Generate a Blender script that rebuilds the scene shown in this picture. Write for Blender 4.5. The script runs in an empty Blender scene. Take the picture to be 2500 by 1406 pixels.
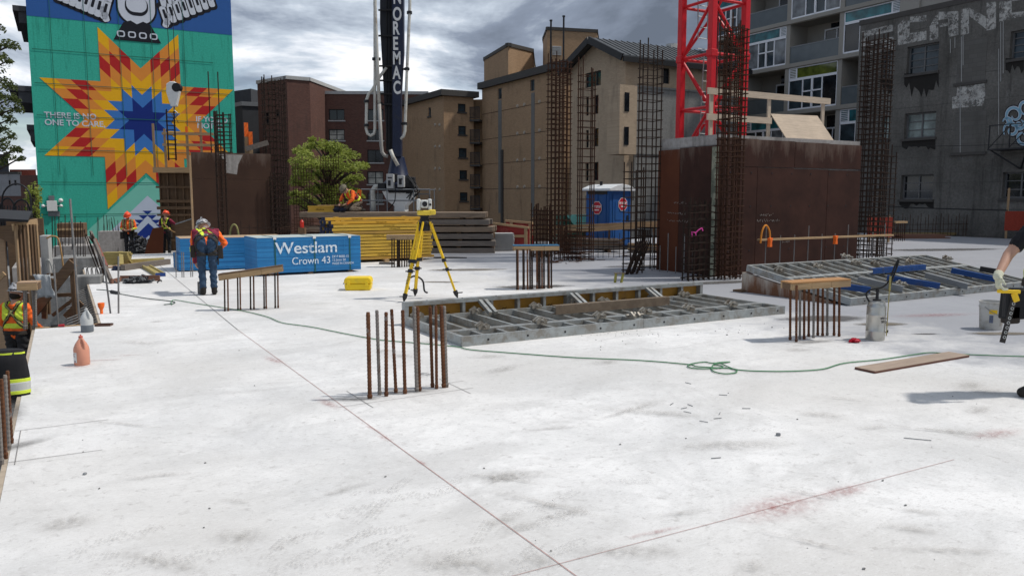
import bpy, bmesh, math, random
import numpy as np
from mathutils import Vector as V, Matrix as MX, Quaternion
random.seed(7)
SC = bpy.context.scene
R = math.radians
# ------------------------------------------------------------------ camera
CAM_H, FPX, CXP, CYP, HOR = 1.75, 1930.0, 1250.0, 703.0, 482.0
PITCH = math.atan((CYP - HOR) / FPX)
cam = bpy.data.cameras.new('camera')
cam.sensor_width = 36.0; cam.lens = 36.0 * FPX / 2500.0
cam.clip_start = 0.05; cam.clip_end = 2000
camo = bpy.data.objects.new('camera', cam); SC.collection.objects.link(camo)
camo.location = (0, 0, CAM_H); camo.rotation_euler = (math.pi / 2 - PITCH, 0, 0)
SC.camera = camo
# ------------------------------------------------------------------ sky, sun, exposure
SUN_EL, SUN_AZ = R(57), R(84)          # azimuth from +Y towards +X
wd = bpy.data.worlds.new('World'); SC.world = wd; wd.use_nodes = True
nt = wd.node_tree; N = nt.nodes; L = nt.links
for n in list(N): N.remove(n)
def wn(t, **k):
    n = N.new(t)
    for a, b in k.items(): setattr(n, a, b)
    return n
def wmath(op, a, b):
    n = wn('ShaderNodeMath', operation=op)
    for i, x in enumerate((a, b)):
        if isinstance(x, (int, float)): n.inputs[i].default_value = x
        else: L.new(x, n.inputs[i])
    return n.outputs[0]
out = wn('ShaderNodeOutputWorld')
sky = wn('ShaderNodeTexSky', sky_type='NISHITA', sun_disc=False, sun_elevation=SUN_EL, sun_rotation=SUN_AZ)
tc = wn('ShaderNodeTexCoord'); sp = wn('ShaderNodeSeparateXYZ'); L.new(tc.outputs['Generated'], sp.inputs[0])
zz = wmath('ADD', wmath('ABSOLUTE', sp.outputs[2], 0), 0.22)
cb = wn('ShaderNodeCombineXYZ')
L.new(wmath('DIVIDE', sp.outputs[0], zz), cb.inputs[0]); L.new(wmath('DIVIDE', sp.outputs[1], zz), cb.inputs[1])
def wnoise(scale, det, rough, dist, off):
    mp = wn('ShaderNodeMapping'); mp.inputs['Location'].default_value = off
    L.new(cb.outputs[0], mp.inputs[0])
    n = wn('ShaderNodeTexNoise'); L.new(mp.outputs[0], n.inputs['Vector'])
    n.inputs['Scale'].default_value = scale; n.inputs['Detail'].default_value = det
    n.inputs['Roughness'].default_value = rough; n.inputs['Distortion'].default_value = dist
    return n.outputs[0]
def wramp(f, stops):
    n = wn('ShaderNodeValToRGB'); L.new(f, n.inputs[0]); e = n.color_ramp.elements
    while len(e) < len(stops): e.new(0.5)
    for q, (p, c) in zip(e, stops): q.position = p; q.color = (c[0], c[1], c[2], 1)
    return n.outputs[0]
SKY_OFF = (6.32, 9.62, 3.52)
shade = wnoise(1.05, 8, 0.58, 0.3, SKY_OFF)
cover = wnoise(0.8, 6, 0.55, 0.3, (7.3, 2.2, 1.0))
CLOUD_STOPS = [(0.38, (0.12, 0.145, 0.19)), (0.475, (0.22, 0.26, 0.335)), (0.54, (0.47, 0.53, 0.61)), (0.62, (1.02, 1.02, 1.04))]
ccol = wramp(shade, CLOUD_STOPS)
cfac = wramp(cover, [(0.35, (0, 0, 0)), (0.47, (1, 1, 1))])
b1 = wn('ShaderNodeBackground'); L.new(sky.outputs[0], b1.inputs[0]); b1.inputs[1].default_value = 0.10
b2 = wn('ShaderNodeBackground'); L.new(ccol, b2.inputs[0]); b2.inputs[1].default_value = 1.0
mx = wn('ShaderNodeMixShader'); L.new(cfac, mx.inputs[0]); L.new(b1.outputs[0], mx.inputs[1]); L.new(b2.outputs[0], mx.inputs[2])
L.new(mx.outputs[0], out.inputs[0])
sl = bpy.data.lights.new('sun', 'SUN'); sl.energy = 2.7; sl.angle = R(2.6); sl.color = (1.0, 0.955, 0.895)
so = bpy.data.objects.new('sun', sl); SC.collection.objects.link(so)
so.rotation_euler = V((-math.cos(SUN_EL) * math.sin(SUN_AZ), -math.cos(SUN_EL) * math.cos(SUN_AZ), -math.sin(SUN_EL))).to_track_quat('-Z', 'Y').to_euler()
so.location = (40, 10, 60)
SC.view_settings.view_transform = 'Standard'; SC.view_settings.look = 'None'
SC.view_settings.exposure = 0.32; SC.view_settings.gamma = 1.0; SC.view_settings.use_curve_mapping = False
# ------------------------------------------------------------------ measuring the place
_cp, _sp = math.cos(PITCH), math.sin(PITCH)
def ray(px, py):
    x = (px - CXP) / FPX; u = -(py - CYP) / FPX
    return V((x, _cp + u * _sp, -_sp + u * _cp))
def G(px, py, z=0.0):                       # point on the level z
    d = ray(px, py); t = (z - CAM_H) / d.z
    return V((d.x * t, d.y * t, z))
def AT(px, py, Y):                          # point at distance Y
    d = ray(px, py); t = Y / d.y
    return V((d.x * t, Y, CAM_H + d.z * t))
def FP(px, py, A, B):                       # (run, height) on the vertical plane A-B
    d = ray(px, py); w = V((B[0] - A[0], B[1] - A[1])); Ln = w.length; w /= Ln
    den = d.x * w.y - d.y * w.x
    t = (A[0] * w.y - A[1] * w.x) / den
    p = V((d.x * t - A[0], d.y * t - A[1]))
    return p.dot(w), CAM_H + d.z * t
GA = R(29.5)
UX = V((math.cos(GA), math.sin(GA), 0)); VX = V((-math.sin(GA), math.cos(GA), 0))
def gr(u, v, z=0.0): return UX * u + VX * v + V((0, 0, z))
def togr(p): return p.dot(UX), p.dot(VX)
# ------------------------------------------------------------------ materials
MATS = {}
def nn(nt, t, **k):
    n = nt.nodes.new(t)
    for a, b in k.items(): setattr(n, a, b)
    return n
def lin(c): return tuple(((x / 255) / 12.92 if x <= 10 else (((x / 255) + 0.055) / 1.055) ** 2.4) for x in c)
def newmat(name):
    m = bpy.data.materials.new(name); m.use_nodes = True
    nt = m.node_tree; b = nt.nodes['Principled BSDF']
    return m, nt, b
def noise(nt, vec, scale, det=4, rough=0.55, sc3=None, dist=0.0):
    if sc3 is not None:
        mp = nn(nt, 'ShaderNodeMapping'); mp.inputs['Scale'].default_value = sc3
        nt.links.new(vec, mp.inputs[0]); vec = mp.outputs[0]
    n = nn(nt, 'ShaderNodeTexNoise'); nt.links.new(vec, n.inputs['Vector'])
    n.inputs['Scale'].default_value = scale; n.inputs['Detail'].default_value = det
    n.inputs['Roughness'].default_value = rough; n.inputs['Distortion'].default_value = dist
    return n.outputs[0]
def ramp(nt, f, stops):
    n = nn(nt, 'ShaderNodeValToRGB'); nt.links.new(f, n.inputs[0]); e = n.color_ramp.elements
    while len(e) < len(stops): e.new(0.5)
    for q, (p, c) in zip(e, stops):
        q.position = p; q.color = (c, c, c, 1) if isinstance(c, (int, float)) else (c[0], c[1], c[2], 1)
    return n.outputs[0]
def mix(nt, f, a, b, mode='MIX'):
    n = nn(nt, 'ShaderNodeMix', data_type='RGBA', blend_type=mode)
    for s, x in ((n.inputs[0], f), (n.inputs[6], a), (n.inputs[7], b)):
        if isinstance(x, (int, float)): s.default_value = x
        elif isinstance(x, (tuple, list)): s.default_value = (x[0], x[1], x[2], 1)
        else: nt.links.new(x, s)
    return n.outputs[2]
def bump(nt, b, h, st, dist=0.01):
    n = nn(nt, 'ShaderNodeBump'); n.inputs['Strength'].default_value = st; n.inputs['Distance'].default_value = dist
    nt.links.new(h, n.inputs['Height']); nt.links.new(n.outputs[0], b.inputs['Normal'])
def M(name, col, rough=0.7, metal=0.0, var=0.2, scale=6.0, sc3=None, dirt=None, dirt_at=0.6, bmp=0.15, spec=0.3, fine=60.0):
    """plain procedural surface: colour, uneven tone, dirt in patches, fine relief"""
    if name in MATS: return MATS[name]
    m, nt, b = newmat(name)
    tc = nn(nt, 'ShaderNodeTexCoord'); oi = nn(nt, 'ShaderNodeObjectInfo')
    ad = nn(nt, 'ShaderNodeVectorMath', operation='ADD'); nt.links.new(tc.outputs['Object'], ad.inputs[0])
    nt.links.new(oi.outputs['Location'], ad.inputs[1]); vec = ad.outputs[0]
    n1 = noise(nt, vec, scale, 5, 0.6, sc3)
    c = mix(nt, n1, tuple(max(0, x * (1 - var)) for x in col), tuple(min(1, x * (1 + var)) for x in col))
    if dirt:
        n2 = noise(nt, vec, scale * 0.7, 6, 0.65)
        c = mix(nt, ramp(nt, n2, [(dirt_at - 0.08, 0.0), (dirt_at + 0.1, 1.0)]), c, dirt)
    nt.links.new(c, b.inputs['Base Color'])
    b.inputs['Roughness'].default_value = rough; b.inputs['Metallic'].default_value = metal
    b.inputs['Specular IOR Level'].default_value = spec
    if bmp: bump(nt, b, noise(nt, vec, fine, 3, 0.6, sc3), bmp, 0.01)
    MATS[name] = m; return m
def wood(name, col, dark=0.55, rough=0.8, axis=0):
    if name in MATS: return MATS[name]
    m, nt, b = newmat(name); tc = nn(nt, 'ShaderNodeTexCoord'); oi = nn(nt, 'ShaderNodeObjectInfo')
    ad = nn(nt, 'ShaderNodeVectorMath', operation='ADD'); nt.links.new(tc.outputs['Object'], ad.inputs[0]); nt.links.new(oi.outputs['Location'], ad.inputs[1])
    s = [18, 18, 18]; s[axis] = 0.9
    g1 = noise(nt, ad.outputs[0], 3.0, 6, 0.65, tuple(s), 0.4)
    g2 = noise(nt, ad.outputs[0], 2.2, 4, 0.6)
    c = mix(nt, ramp(nt, g1, [(0.3, 0.0), (0.7, 1.0)]), tuple(x * dark for x in col), tuple(min(1, x * 1.15) for x in col))
    c = mix(nt, ramp(nt, g2, [(0.45, 0.0), (0.75, 0.5)]), c, tuple(x * 0.6 + 0.04 for x in col))
    nt.links.new(c, b.inputs['Base Color']); b.inputs['Roughness'].default_value = rough
    b.inputs['Specular IOR Level'].default_value = 0.2
    bump(nt, b, g1, 0.25, 0.004); MATS[name] = m; return m
def brick(name, c1, c2, mortar, bw=0.21, bh=0.075, stain=(0.05, 0.045, 0.04)):
    if name in MATS: return MATS[name]
    m, nt, b = newmat(name); tc = nn(nt, 'ShaderNodeTexCoord'); sp = nn(nt, 'ShaderNodeSeparateXYZ'); cb = nn(nt, 'ShaderNodeCombineXYZ')
    nt.links.new(tc.outputs['Object'], sp.inputs[0]); nt.links.new(sp.outputs[0], cb.inputs[0]); nt.links.new(sp.outputs[2], cb.inputs[1])
    br = nn(nt, 'ShaderNodeTexBrick'); nt.links.new(cb.outputs[0], br.inputs['Vector'])
    br.inputs['Color1'].default_value = (*c1, 1); br.inputs['Color2'].default_value = (*c2, 1); br.inputs['Mortar'].default_value = (*mortar, 1)
    br.inputs['Scale'].default_value = 1.0; br.inputs['Brick Width'].default_value = bw; br.inputs['Row Height'].default_value = bh
    br.inputs['Mortar Size'].default_value = 0.009
    n1 = noise(nt, tc.outputs['Object'], 0.5, 6, 0.65); n2 = noise(nt, tc.outputs['Object'], 1.3, 5, 0.6, (1, 1, 0.25))
    c = mix(nt, ramp(nt, n1, [(0.35, 0.0), (0.75, 0.45)]), br.outputs[0], tuple(x * 0.62 for x in c1))
    c = mix(nt, ramp(nt, n2, [(0.56, 0.0), (0.78, 0.55)]), c, stain)
    nt.links.new(c, b.inputs['Base Color']); b.inputs['Roughness'].default_value = 0.9; b.inputs['Specular IOR Level'].default_value = 0.15
    bump(nt, b, br.outputs['Fac'], -0.3, 0.01); MATS[name] = m; return m
def old_concrete(name, col, dark, light, sc=0.5, lines=1.25):
    if name in MATS: return MATS[name]
    m, nt, b = newmat(name); tc = nn(nt, 'ShaderNodeTexCoord'); o = tc.outputs['Object']
    n1 = noise(nt, o, sc, 8, 0.7); n2 = noise(nt, o, 1.1, 6, 0.7, (1.6, 1.6, 0.16)); n3 = noise(nt, o, 9, 6, 0.75)
    c = mix(nt, ramp(nt, n1, [(0.32, 0.0), (0.72, 1.0)]), dark, col)
    c = mix(nt, ramp(nt, n2, [(0.54, 0.0), (0.70, 0.75)]), c, tuple(x * 0.45 for x in dark))
    c = mix(nt, ramp(nt, noise(nt, o, 0.9, 7, 0.75, (1.2, 1.2, 0.3)), [(0.60, 0.0), (0.74, 0.6)]), c, light)
    c = mix(nt, ramp(nt, n3, [(0.3, 0.55), (0.6, 0.0)]), c, tuple(x * 0.5 for x in dark))
    if lines:
        sp = nn(nt, 'ShaderNodeSeparateXYZ'); nt.links.new(o, sp.inputs[0])
        w = nn(nt, 'ShaderNodeMath', operation='PINGPONG'); nt.links.new(sp.outputs[2], w.inputs[0]); w.inputs[1].default_value = lines / 2
        ln = ramp(nt, w.outputs[0], [(0.0, 0.7), (0.025, 0.0)])
        lb = mix(nt, n1, (0, 0, 0), ln, 'MULTIPLY'); 
        c = mix(nt, mix(nt, 1.0, ln, ramp(nt, n1, [(0.4, 0.1), (0.6, 1.0)]), 'MULTIPLY'), c, tuple(x * 0.4 for x in dark))
    nt.links.new(c, b.inputs['Base Color']); b.inputs['Roughness'].default_value = 0.92; b.inputs['Specular IOR Level'].default_value = 0.15
    bump(nt, b, n3, 0.25, 0.03); MATS[name] = m; return m
def glass(name, col, rough=0.06):
    if name in MATS: return MATS[name]
    m, nt, b = newmat(name); tc = nn(nt, 'ShaderNodeTexCoord')
    c = mix(nt, ramp(nt, noise(nt, tc.outputs['Object'], 1.7, 3, 0.5), [(0.35, 0.0), (0.65, 1.0)]), tuple(x * 0.5 for x in col), tuple(x * 1.4 for x in col))
    nt.links.new(c, b.inputs['Base Color']); b.inputs['Roughness'].default_value = rough; b.inputs['Specular IOR Level'].default_value = 0.5
    MATS[name] = m; return m
def slab_mat():
    m, nt, b = newmat('fresh_concrete'); tc = nn(nt, 'ShaderNodeTexCoord'); o = tc.outputs['Object']
    n1 = noise(nt, o, 0.55, 7, 0.6, None, 0.4); n2 = noise(nt, o, 2.1, 8, 0.72, None, 0.6); n3 = noise(nt, o, 14, 8, 0.75)
    n4 = noise(nt, o, 120, 3, 0.6); n5 = noise(nt, o, 0.16, 5, 0.55); n6 = noise(nt, o, 5.0, 7, 0.8, (0.5, 2.2, 1), 1.2)
    n7 = noise(nt, o, 42, 8, 0.82, (0.6, 1.5, 1)); n8 = noise(nt, o, 1.1, 7, 0.62, (0.7, 1.5, 1), 0.9)
    c = mix(nt, ramp(nt, n1, [(0.36, 0.0), (0.58, 1.0)]), (0.58, 0.58, 0.575), (0.74, 0.735, 0.725))
    c = mix(nt, ramp(nt, n8, [(0.34, 0.5), (0.50, 0.0)]), c, (0.47, 0.465, 0.455))
    c = mix(nt, ramp(nt, n2, [(0.30, 0.55), (0.48, 0.0)]), c, (0.45, 0.445, 0.435))
    c = mix(nt, ramp(nt, n6, [(0.58, 0.0), (0.72, 0.4)]), c, (0.43, 0.41, 0.385))
    c = mix(nt, ramp(nt, n7, [(0.34, 0.6), (0.48, 0.0)]), c, (0.44, 0.43, 0.41))
    n9 = noise(nt, o, 0.75, 3, 0.5, None, 3.0); n10 = noise(nt, o, 0.33, 4, 0.5)
    c = mix(nt, ramp(nt, n9, [(0.42, 0.0), (0.49, 0.22), (0.505, 0.22), (0.57, 0.0)]), c, (0.47, 0.47, 0.465))
    c = mix(nt, ramp(nt, n10, [(0.42, 0.0), (0.62, 0.6)]), c, (0.54, 0.525, 0.50))
    c = mix(nt, ramp(nt, n7, [(0.53, 0.0), (0.66, 0.5)]), c, (0.78, 0.78, 0.78))
    c = mix(nt, ramp(nt, n3, [(0.30, 0.75), (0.45, 0.0)]), c, (0.36, 0.345, 0.33))
    c = mix(nt, ramp(nt, n4, [(0.28, 0.7), (0.40, 0.0)]), c, (0.27, 0.26, 0.25))
    # damp, trodden concrete towards the far right of the pour
    sp = nn(nt, 'ShaderNodeSeparateXYZ'); nt.links.new(o, sp.inputs[0])
    def mth(op, a, bb):
        q = nn(nt, 'ShaderNodeMath', operation=op)
        for i, x in enumerate((a, bb)):
            if isinstance(x, (int, float)): q.inputs[i].default_value = x
            else: nt.links.new(x, q.inputs[i])
        return q.outputs[0]
    wet = mth('ADD', mth('MULTIPLY', mth('SUBTRACT', sp.outputs[0], 7.6), 0.34), mth('MULTIPLY', mth('SUBTRACT', n1, 0.5), 2.4))
    wv = mth('ADD', wet, mth('MULTIPLY', mth('SUBTRACT', n2, 0.5), 1.6))
    wf = ramp(nt, wv, [(0.0, 0.0), (0.75, 0.78)])
    c = mix(nt, wf, c, (0.24, 0.25, 0.28))
    nt.links.new(c, b.inputs['Base Color'])
    rg = ramp(nt, wf, [(0.0, 0.85), (0.6, 0.5)]); nt.links.new(rg, b.inputs['Roughness'])
    b.inputs['Specular IOR Level'].default_value = 0.3
    hs = mix(nt, 0.5, n3, n6); bump(nt, b, hs, 0.22, 0.012)
    return m
def rust(name, a, bcol, grey=(0.30, 0.28, 0.26), gat=0.62):
    if name in MATS: return MATS[name]
    m, nt, b = newmat(name); tc = nn(nt, 'ShaderNodeTexCoord'); oi = nn(nt, 'ShaderNodeObjectInfo')
    ad = nn(nt, 'ShaderNodeVectorMath', operation='ADD'); nt.links.new(tc.outputs['Object'], ad.inputs[0]); nt.links.new(oi.outputs['Location'], ad.inputs[1])
    n1 = noise(nt, ad.outputs[0], 7, 6, 0.7); n2 = noise(nt, ad.outputs[0], 4, 5, 0.6)
    c = mix(nt, ramp(nt, n1, [(0.35, 0.0), (0.65, 1.0)]), a, bcol)
    c = mix(nt, ramp(nt, n2, [(gat, 0.0), (gat + 0.08, 1.0)]), c, grey)
    nt.links.new(c, b.inputs['Base Color']); b.inputs['Roughness'].default_value = 0.85; b.inputs['Specular IOR Level'].default_value = 0.2
    MATS[name] = m; return m
def form_ply(name, a, bcol, ztop, smear=(0.34, 0.29, 0.25)):
    m, nt, b = newmat(name); tc = nn(nt, 'ShaderNodeTexCoord'); o = tc.outputs['Object']
    sp = nn(nt, 'ShaderNodeSeparateXYZ'); nt.links.new(o, sp.inputs[0])
    n1 = noise(nt, o, 1.2, 6, 0.65); n2 = noise(nt, o, 2.0, 8, 0.72, (1.4, 1.4, 0.3)); n3 = noise(nt, o, 40, 3, 0.6)
    c = mix(nt, ramp(nt, n1, [(0.3, 0.0), (0.7, 1.0)]), a, bcol)
    mr = nn(nt, 'ShaderNodeMapRange'); nt.links.new(sp.outputs[2], mr.inputs[0])
    mr.inputs[1].default_value = ztop - 1.3; mr.inputs[2].default_value = ztop; mr.inputs[3].default_value = -0.28; mr.inputs[4].default_value = 0.22
    ad = nn(nt, 'ShaderNodeMath', operation='ADD'); nt.links.new(n2, ad.inputs[0]); nt.links.new(mr.outputs[0], ad.inputs[1])
    c = mix(nt, ramp(nt, ad.outputs[0], [(0.58, 0.0), (0.86, 0.8)]), c, smear)
    nt.links.new(c, b.inputs['Base Color']); b.inputs['Roughness'].default_value = 0.75; b.inputs['Specular IOR Level'].default_value = 0.15
    bump(nt, b, n3, 0.08, 0.004); return m
# ------------------------------------------------------------------ mesh builder
COL = SC.collection
class MB:
    def __init__(s): s.v = []; s.f = []; s.m = []
    def add(s, vs, fs, mi=0, T=None):
        o = len(s.v)
        s.v += [tuple(T @ V(p)) if T else tuple(p) for p in vs]
        s.f += [tuple(i + o for i in f) for f in fs]; s.m += [mi] * len(fs); return s
    def box(s, x0, x1, y0, y1, z0, z1, mi=0, T=None):
        vs = [(x, y, z) for z in (z0, z1) for x, y in ((x0, y0), (x1, y0), (x1, y1), (x0, y1))]
        return s.add(vs, [(3, 2, 1, 0), (4, 5, 6, 7), (0, 1, 5, 4), (1, 2, 6, 5), (2, 3, 7, 6), (3, 0, 4, 7)], mi, T)
    def cb(s, c, d, mi=0, T=None): return s.box(c[0] - d[0] / 2, c[0] + d[0] / 2, c[1] - d[1] / 2, c[1] + d[1] / 2, c[2] - d[2] / 2, c[2] + d[2] / 2, mi, T)
    def bar(s, p0, p1, w, h, mi=0):             # box beam between two points
        p0, p1 = V(p0), V(p1); d = p1 - p0; q = d.to_track_quat('X', 'Z').to_matrix().to_4x4()
        return s.box(0, d.length, -w / 2, w / 2, -h / 2, h / 2, mi, MX.Translation(p0) @ q)
    def tube(s, pts, r, n=6, closed=False, mi=0, cap=True):
        pts = [V(p) for p in pts]; k = len(pts); rr = r if isinstance(r, (list, tuple)) else [r] * k
        rings = []; up = None
        for i, p in enumerate(pts):
            a = pts[(i - 1) % k] if (i or closed) else p; b = pts[(i + 1) % k] if (i < k - 1 or closed) else p
            t = (b - a).normalized()
            if up is None: up = t.orthogonal().normalized()
            up = (up - t * up.dot(t)); up = up.normalized() if up.length > 1e-6 else t.orthogonal().normalized()
            w = t.cross(up)
            rings.append([p + (up * math.cos(2 * math.pi * j / n) + w * math.sin(2 * math.pi * j / n)) * rr[i] for j in range(n)])
        vs = [p for q in rings for p in q]; fs = []
        for i in range(k if closed else k - 1):
            for j in range(n):
                a, b = i * n, ((i + 1) % k) * n
                fs.append((a + j, a + (j + 1) % n, b + (j + 1) % n, b + j))
        if cap and not closed: fs += [tuple(range(n))[::-1], tuple((k - 1) * n + j for j in range(n))]
        return s.add(vs, fs, mi)
    def cyl(s, p0, p1, r0, r1=None, n=10, mi=0): return s.tube([p0, p1], [r0, r0 if r1 is None else r1], n, False, mi)
    def lathe(s, prof, n=20, c=(0, 0, 0), mi=0, T=None):
        vs = []; fs = []
        for r, z in prof:
            vs += [(c[0] + r * math.cos(2 * math.pi * j / n), c[1] + r * math.sin(2 * math.pi * j / n), c[2] + z) for j in range(n)]
        for i in range(len(prof) - 1):
            for j in range(n): fs.append((i * n + j, i * n + (j + 1) % n, (i + 1) * n + (j + 1) % n, (i + 1) * n + j))
        fs.append(tuple(range(n))[::-1]); fs.append(tuple((len(prof) - 1) * n + j for j in range(n)))
        return s.add(vs, fs, mi, T)
    def prism(s, poly, z0, z1, mi=0, T=None):   # polygon in xy, counter-clockwise
        n = len(poly); vs = [(x, y, z0) for x, y in poly] + [(x, y, z1) for x, y in poly]
        fs = [tuple(range(n))[::-1], tuple(range(n, 2 * n))] + [(i, (i + 1) % n, n + (i + 1) % n, n + i) for i in range(n)]
        return s.add(vs, fs, mi, T)
    def blob(s, c, r, n=10, m=7, jit=0.0, mi=0, T=None):
        rx = r if isinstance(r, (tuple, list)) else (r, r, r); vs = []; fs = []
        for i in range(m + 1):
            th = math.pi * i / m
            for j in range(n):
                k = 1 + random.uniform(-jit, jit); a = 2 * math.pi * j / n
                vs.append((c[0] + rx[0] * k * math.sin(th) * math.cos(a), c[1] + rx[1] * k * math.sin(th) * math.sin(a), c[2] + rx[2] * k * math.cos(th)))
        for i in range(m):
            for j in range(n): fs.append((i * n + j, (i + 1) * n + j, (i + 1) * n + (j + 1) % n, i * n + (j + 1) % n))
        return s.add(vs, fs, mi, T)
    def mesh(s, name, mats):
        me = bpy.data.meshes.new(name); me.from_pydata(s.v, [], s.f)
        for m in (mats if isinstance(mats, (list, tuple)) else [mats]): me.materials.append(m)
        if any(s.m): me.polygons.foreach_set('material_index', s.m)
        me.update(); return me
    def build(s, name, mats, parent=None, loc=(0, 0, 0), rot=(0, 0, 0), smooth=False, bevel=0, me=None):
        me = s.mesh(name, mats)
        if smooth: me.shade_smooth() if smooth is True else me.set_sharp_from_angle(angle=smooth)
        if smooth and smooth is not True: me.polygons.foreach_set('use_smooth', [True] * len(me.polygons))
        o = link(name, me, parent, loc, rot)
        if bevel:
            b = o.modifiers.new('bevel', 'BEVEL'); b.width = bevel; b.segments = 2; b.limit_method = 'ANGLE'
        return o
def link(name, me, parent=None, loc=(0, 0, 0), rot=(0, 0, 0)):
    o = bpy.data.objects.new(name, me); COL.objects.link(o); o.location = loc; o.rotation_euler = rot
    if parent: o.parent = parent
    return o
def tag(o, label=None, cat=None, group=None, kind=None):
    if label: o['label'] = label
    if cat: o['category'] = cat
    if group: o['group'] = group
    if kind: o['kind'] = kind
    return o
def thing(name, label, cat, loc=(0, 0, 0), rz=0.0, group=None):
    o = bpy.data.objects.new(name, None); COL.objects.link(o); o.empty_display_size = 0.2
    o.location = loc; o.rotation_euler = (0, 0, rz); return tag(o, label, cat, group)
def text(body, size, mat, parent, T, ext=0.001, sx=1.0, align='LEFT', name='lettering', bold=0.0):
    """lettering; T maps text x to the run, text y to up, text z outwards"""
    cu = bpy.data.curves.new('lettering', 'FONT'); cu.body = body; cu.size = size; cu.extrude = ext; cu.align_x = align; cu.offset = bold
    tmp = bpy.data.objects.new('tmp', cu); COL.objects.link(tmp)
    dg = bpy.context.evaluated_depsgraph_get(); me = bpy.data.meshes.new_from_object(tmp.evaluated_get(dg))
    bpy.data.objects.remove(tmp); bpy.data.curves.remove(cu)
    me.transform(T @ MX.Diagonal((sx, 1, 1, 1))); me.materials.clear(); me.materials.append(mat)
    return link(name, me, parent)
FRONT = MX(((1, 0, 0, 0), (0, 0, -1, 0), (0, 1, 0, 0), (0, 0, 0, 1)))     # text on a face that looks along -y
def smooth_path(pts, n=8):
    pts = [V(p) for p in pts]; o = []
    for i in range(len(pts) - 1):
        a, b, c, d = pts[max(i - 1, 0)], pts[i], pts[i + 1], pts[min(i + 2, len(pts) - 1)]
        for k in range(n):
            t = k / n
            o.append(0.5 * ((2 * b) + (c - a) * t + (2 * a - 5 * b + 4 * c - d) * t * t + (3 * b - a - 3 * c + d) * t ** 3))
    o.append(pts[-1]); return o
# shared materials
m_slab = slab_mat()
m_rebar = rust('rusty_rebar', (0.030, 0.015, 0.010), (0.070, 0.030, 0.016), (0.09, 0.08, 0.075), 0.68)
m_rebar2 = rust('dark_rebar', (0.020, 0.014, 0.011), (0.045, 0.026, 0.018), (0.09, 0.085, 0.08), 0.70)
m_rebarg = rust('grey_rebar', (0.16, 0.155, 0.15), (0.24, 0.235, 0.23), (0.3, 0.3, 0.3), 0.7)
m_dowel = rust('dowel_steel', (0.085, 0.035, 0.018), (0.15, 0.065, 0.032), (0.27, 0.26, 0.25), 0.60)
m_lumber = wood('new_lumber', (0.46, 0.31, 0.17))
m_lumberz = wood('new_lumber_upright', (0.42, 0.28, 0.16), axis=2)
m_oldwood = wood('weathered_timber', (0.20, 0.17, 0.145), 0.45)
m_brownwood = wood('brown_timber', (0.17, 0.105, 0.06), 0.5)
m_brownwoodz = wood('brown_timber_upright', (0.17, 0.105, 0.06), 0.5, axis=2)
m_ply = wood('raw_plywood', (0.40, 0.27, 0.17), 0.75)
m_ochre = wood('ochre_plywood', (0.42, 0.22, 0.09), 0.85, 0.6)
m_galv = M('galvanised_steel', (0.33, 0.35, 0.35), 0.5, 0.45, 0.35, 9, dirt=(0.24, 0.225, 0.20), dirt_at=0.53, bmp=0.1)
m_galvd = M('cast_clamp', (0.34, 0.32, 0.28), 0.55, 0.4, 0.35, 14, dirt=(0.16, 0.13, 0.10), dirt_at=0.55)
m_conc = old_concrete('grey_concrete', (0.33, 0.33, 0.32), (0.22, 0.22, 0.215), (0.42, 0.42, 0.41), 1.2, 0)
m_concl = old_concrete('pale_concrete', (0.42, 0.40, 0.38), (0.30, 0.28, 0.265), (0.50, 0.48, 0.46), 1.5, 0)
m_black = M('black_plastic', (0.018, 0.018, 0.02), 0.5, 0, 0.3, 10)
m_white = M('white_paint', (0.72, 0.72, 0.70), 0.55, 0, 0.08, 5, dirt=(0.5, 0.48, 0.44), dirt_at=0.68)
m_orange = M('fluorescent_orange', (0.95, 0.16, 0.02), 0.6, 0, 0.15, 12)
m_navy = M('navy_paint', (0.012, 0.018, 0.045), 0.4, 0.0, 0.3, 4, dirt=(0.03, 0.03, 0.035), dirt_at=0.62)
m_yellow = M('yellow_paint', (0.78, 0.50, 0.02), 0.5, 0, 0.15, 8, dirt=(0.42, 0.30, 0.08), dirt_at=0.66)
m_red = M('red_paint', (0.55, 0.012, 0.02), 0.4, 0, 0.15, 4, dirt=(0.30, 0.01, 0.012), dirt_at=0.66)
m_greyst = M('grey_steel', (0.22, 0.23, 0.24), 0.5, 0.5, 0.2, 8)
m_cable = M('black_cable', (0.014, 0.014, 0.015), 0.6, 0, 0.2, 8)
# ================================================================== the setting
GZ = -3.6
m_asph = M('asphalt', (0.055, 0.055, 0.058), 0.9, 0, 0.25, 0.8, dirt=(0.09, 0.085, 0.08), dirt_at=0.58)
mb = MB(); mb.box(-500, 500, -200, 800, GZ - 0.5, GZ); tag(mb.build('ground', m_asph), kind='structure')
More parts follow.
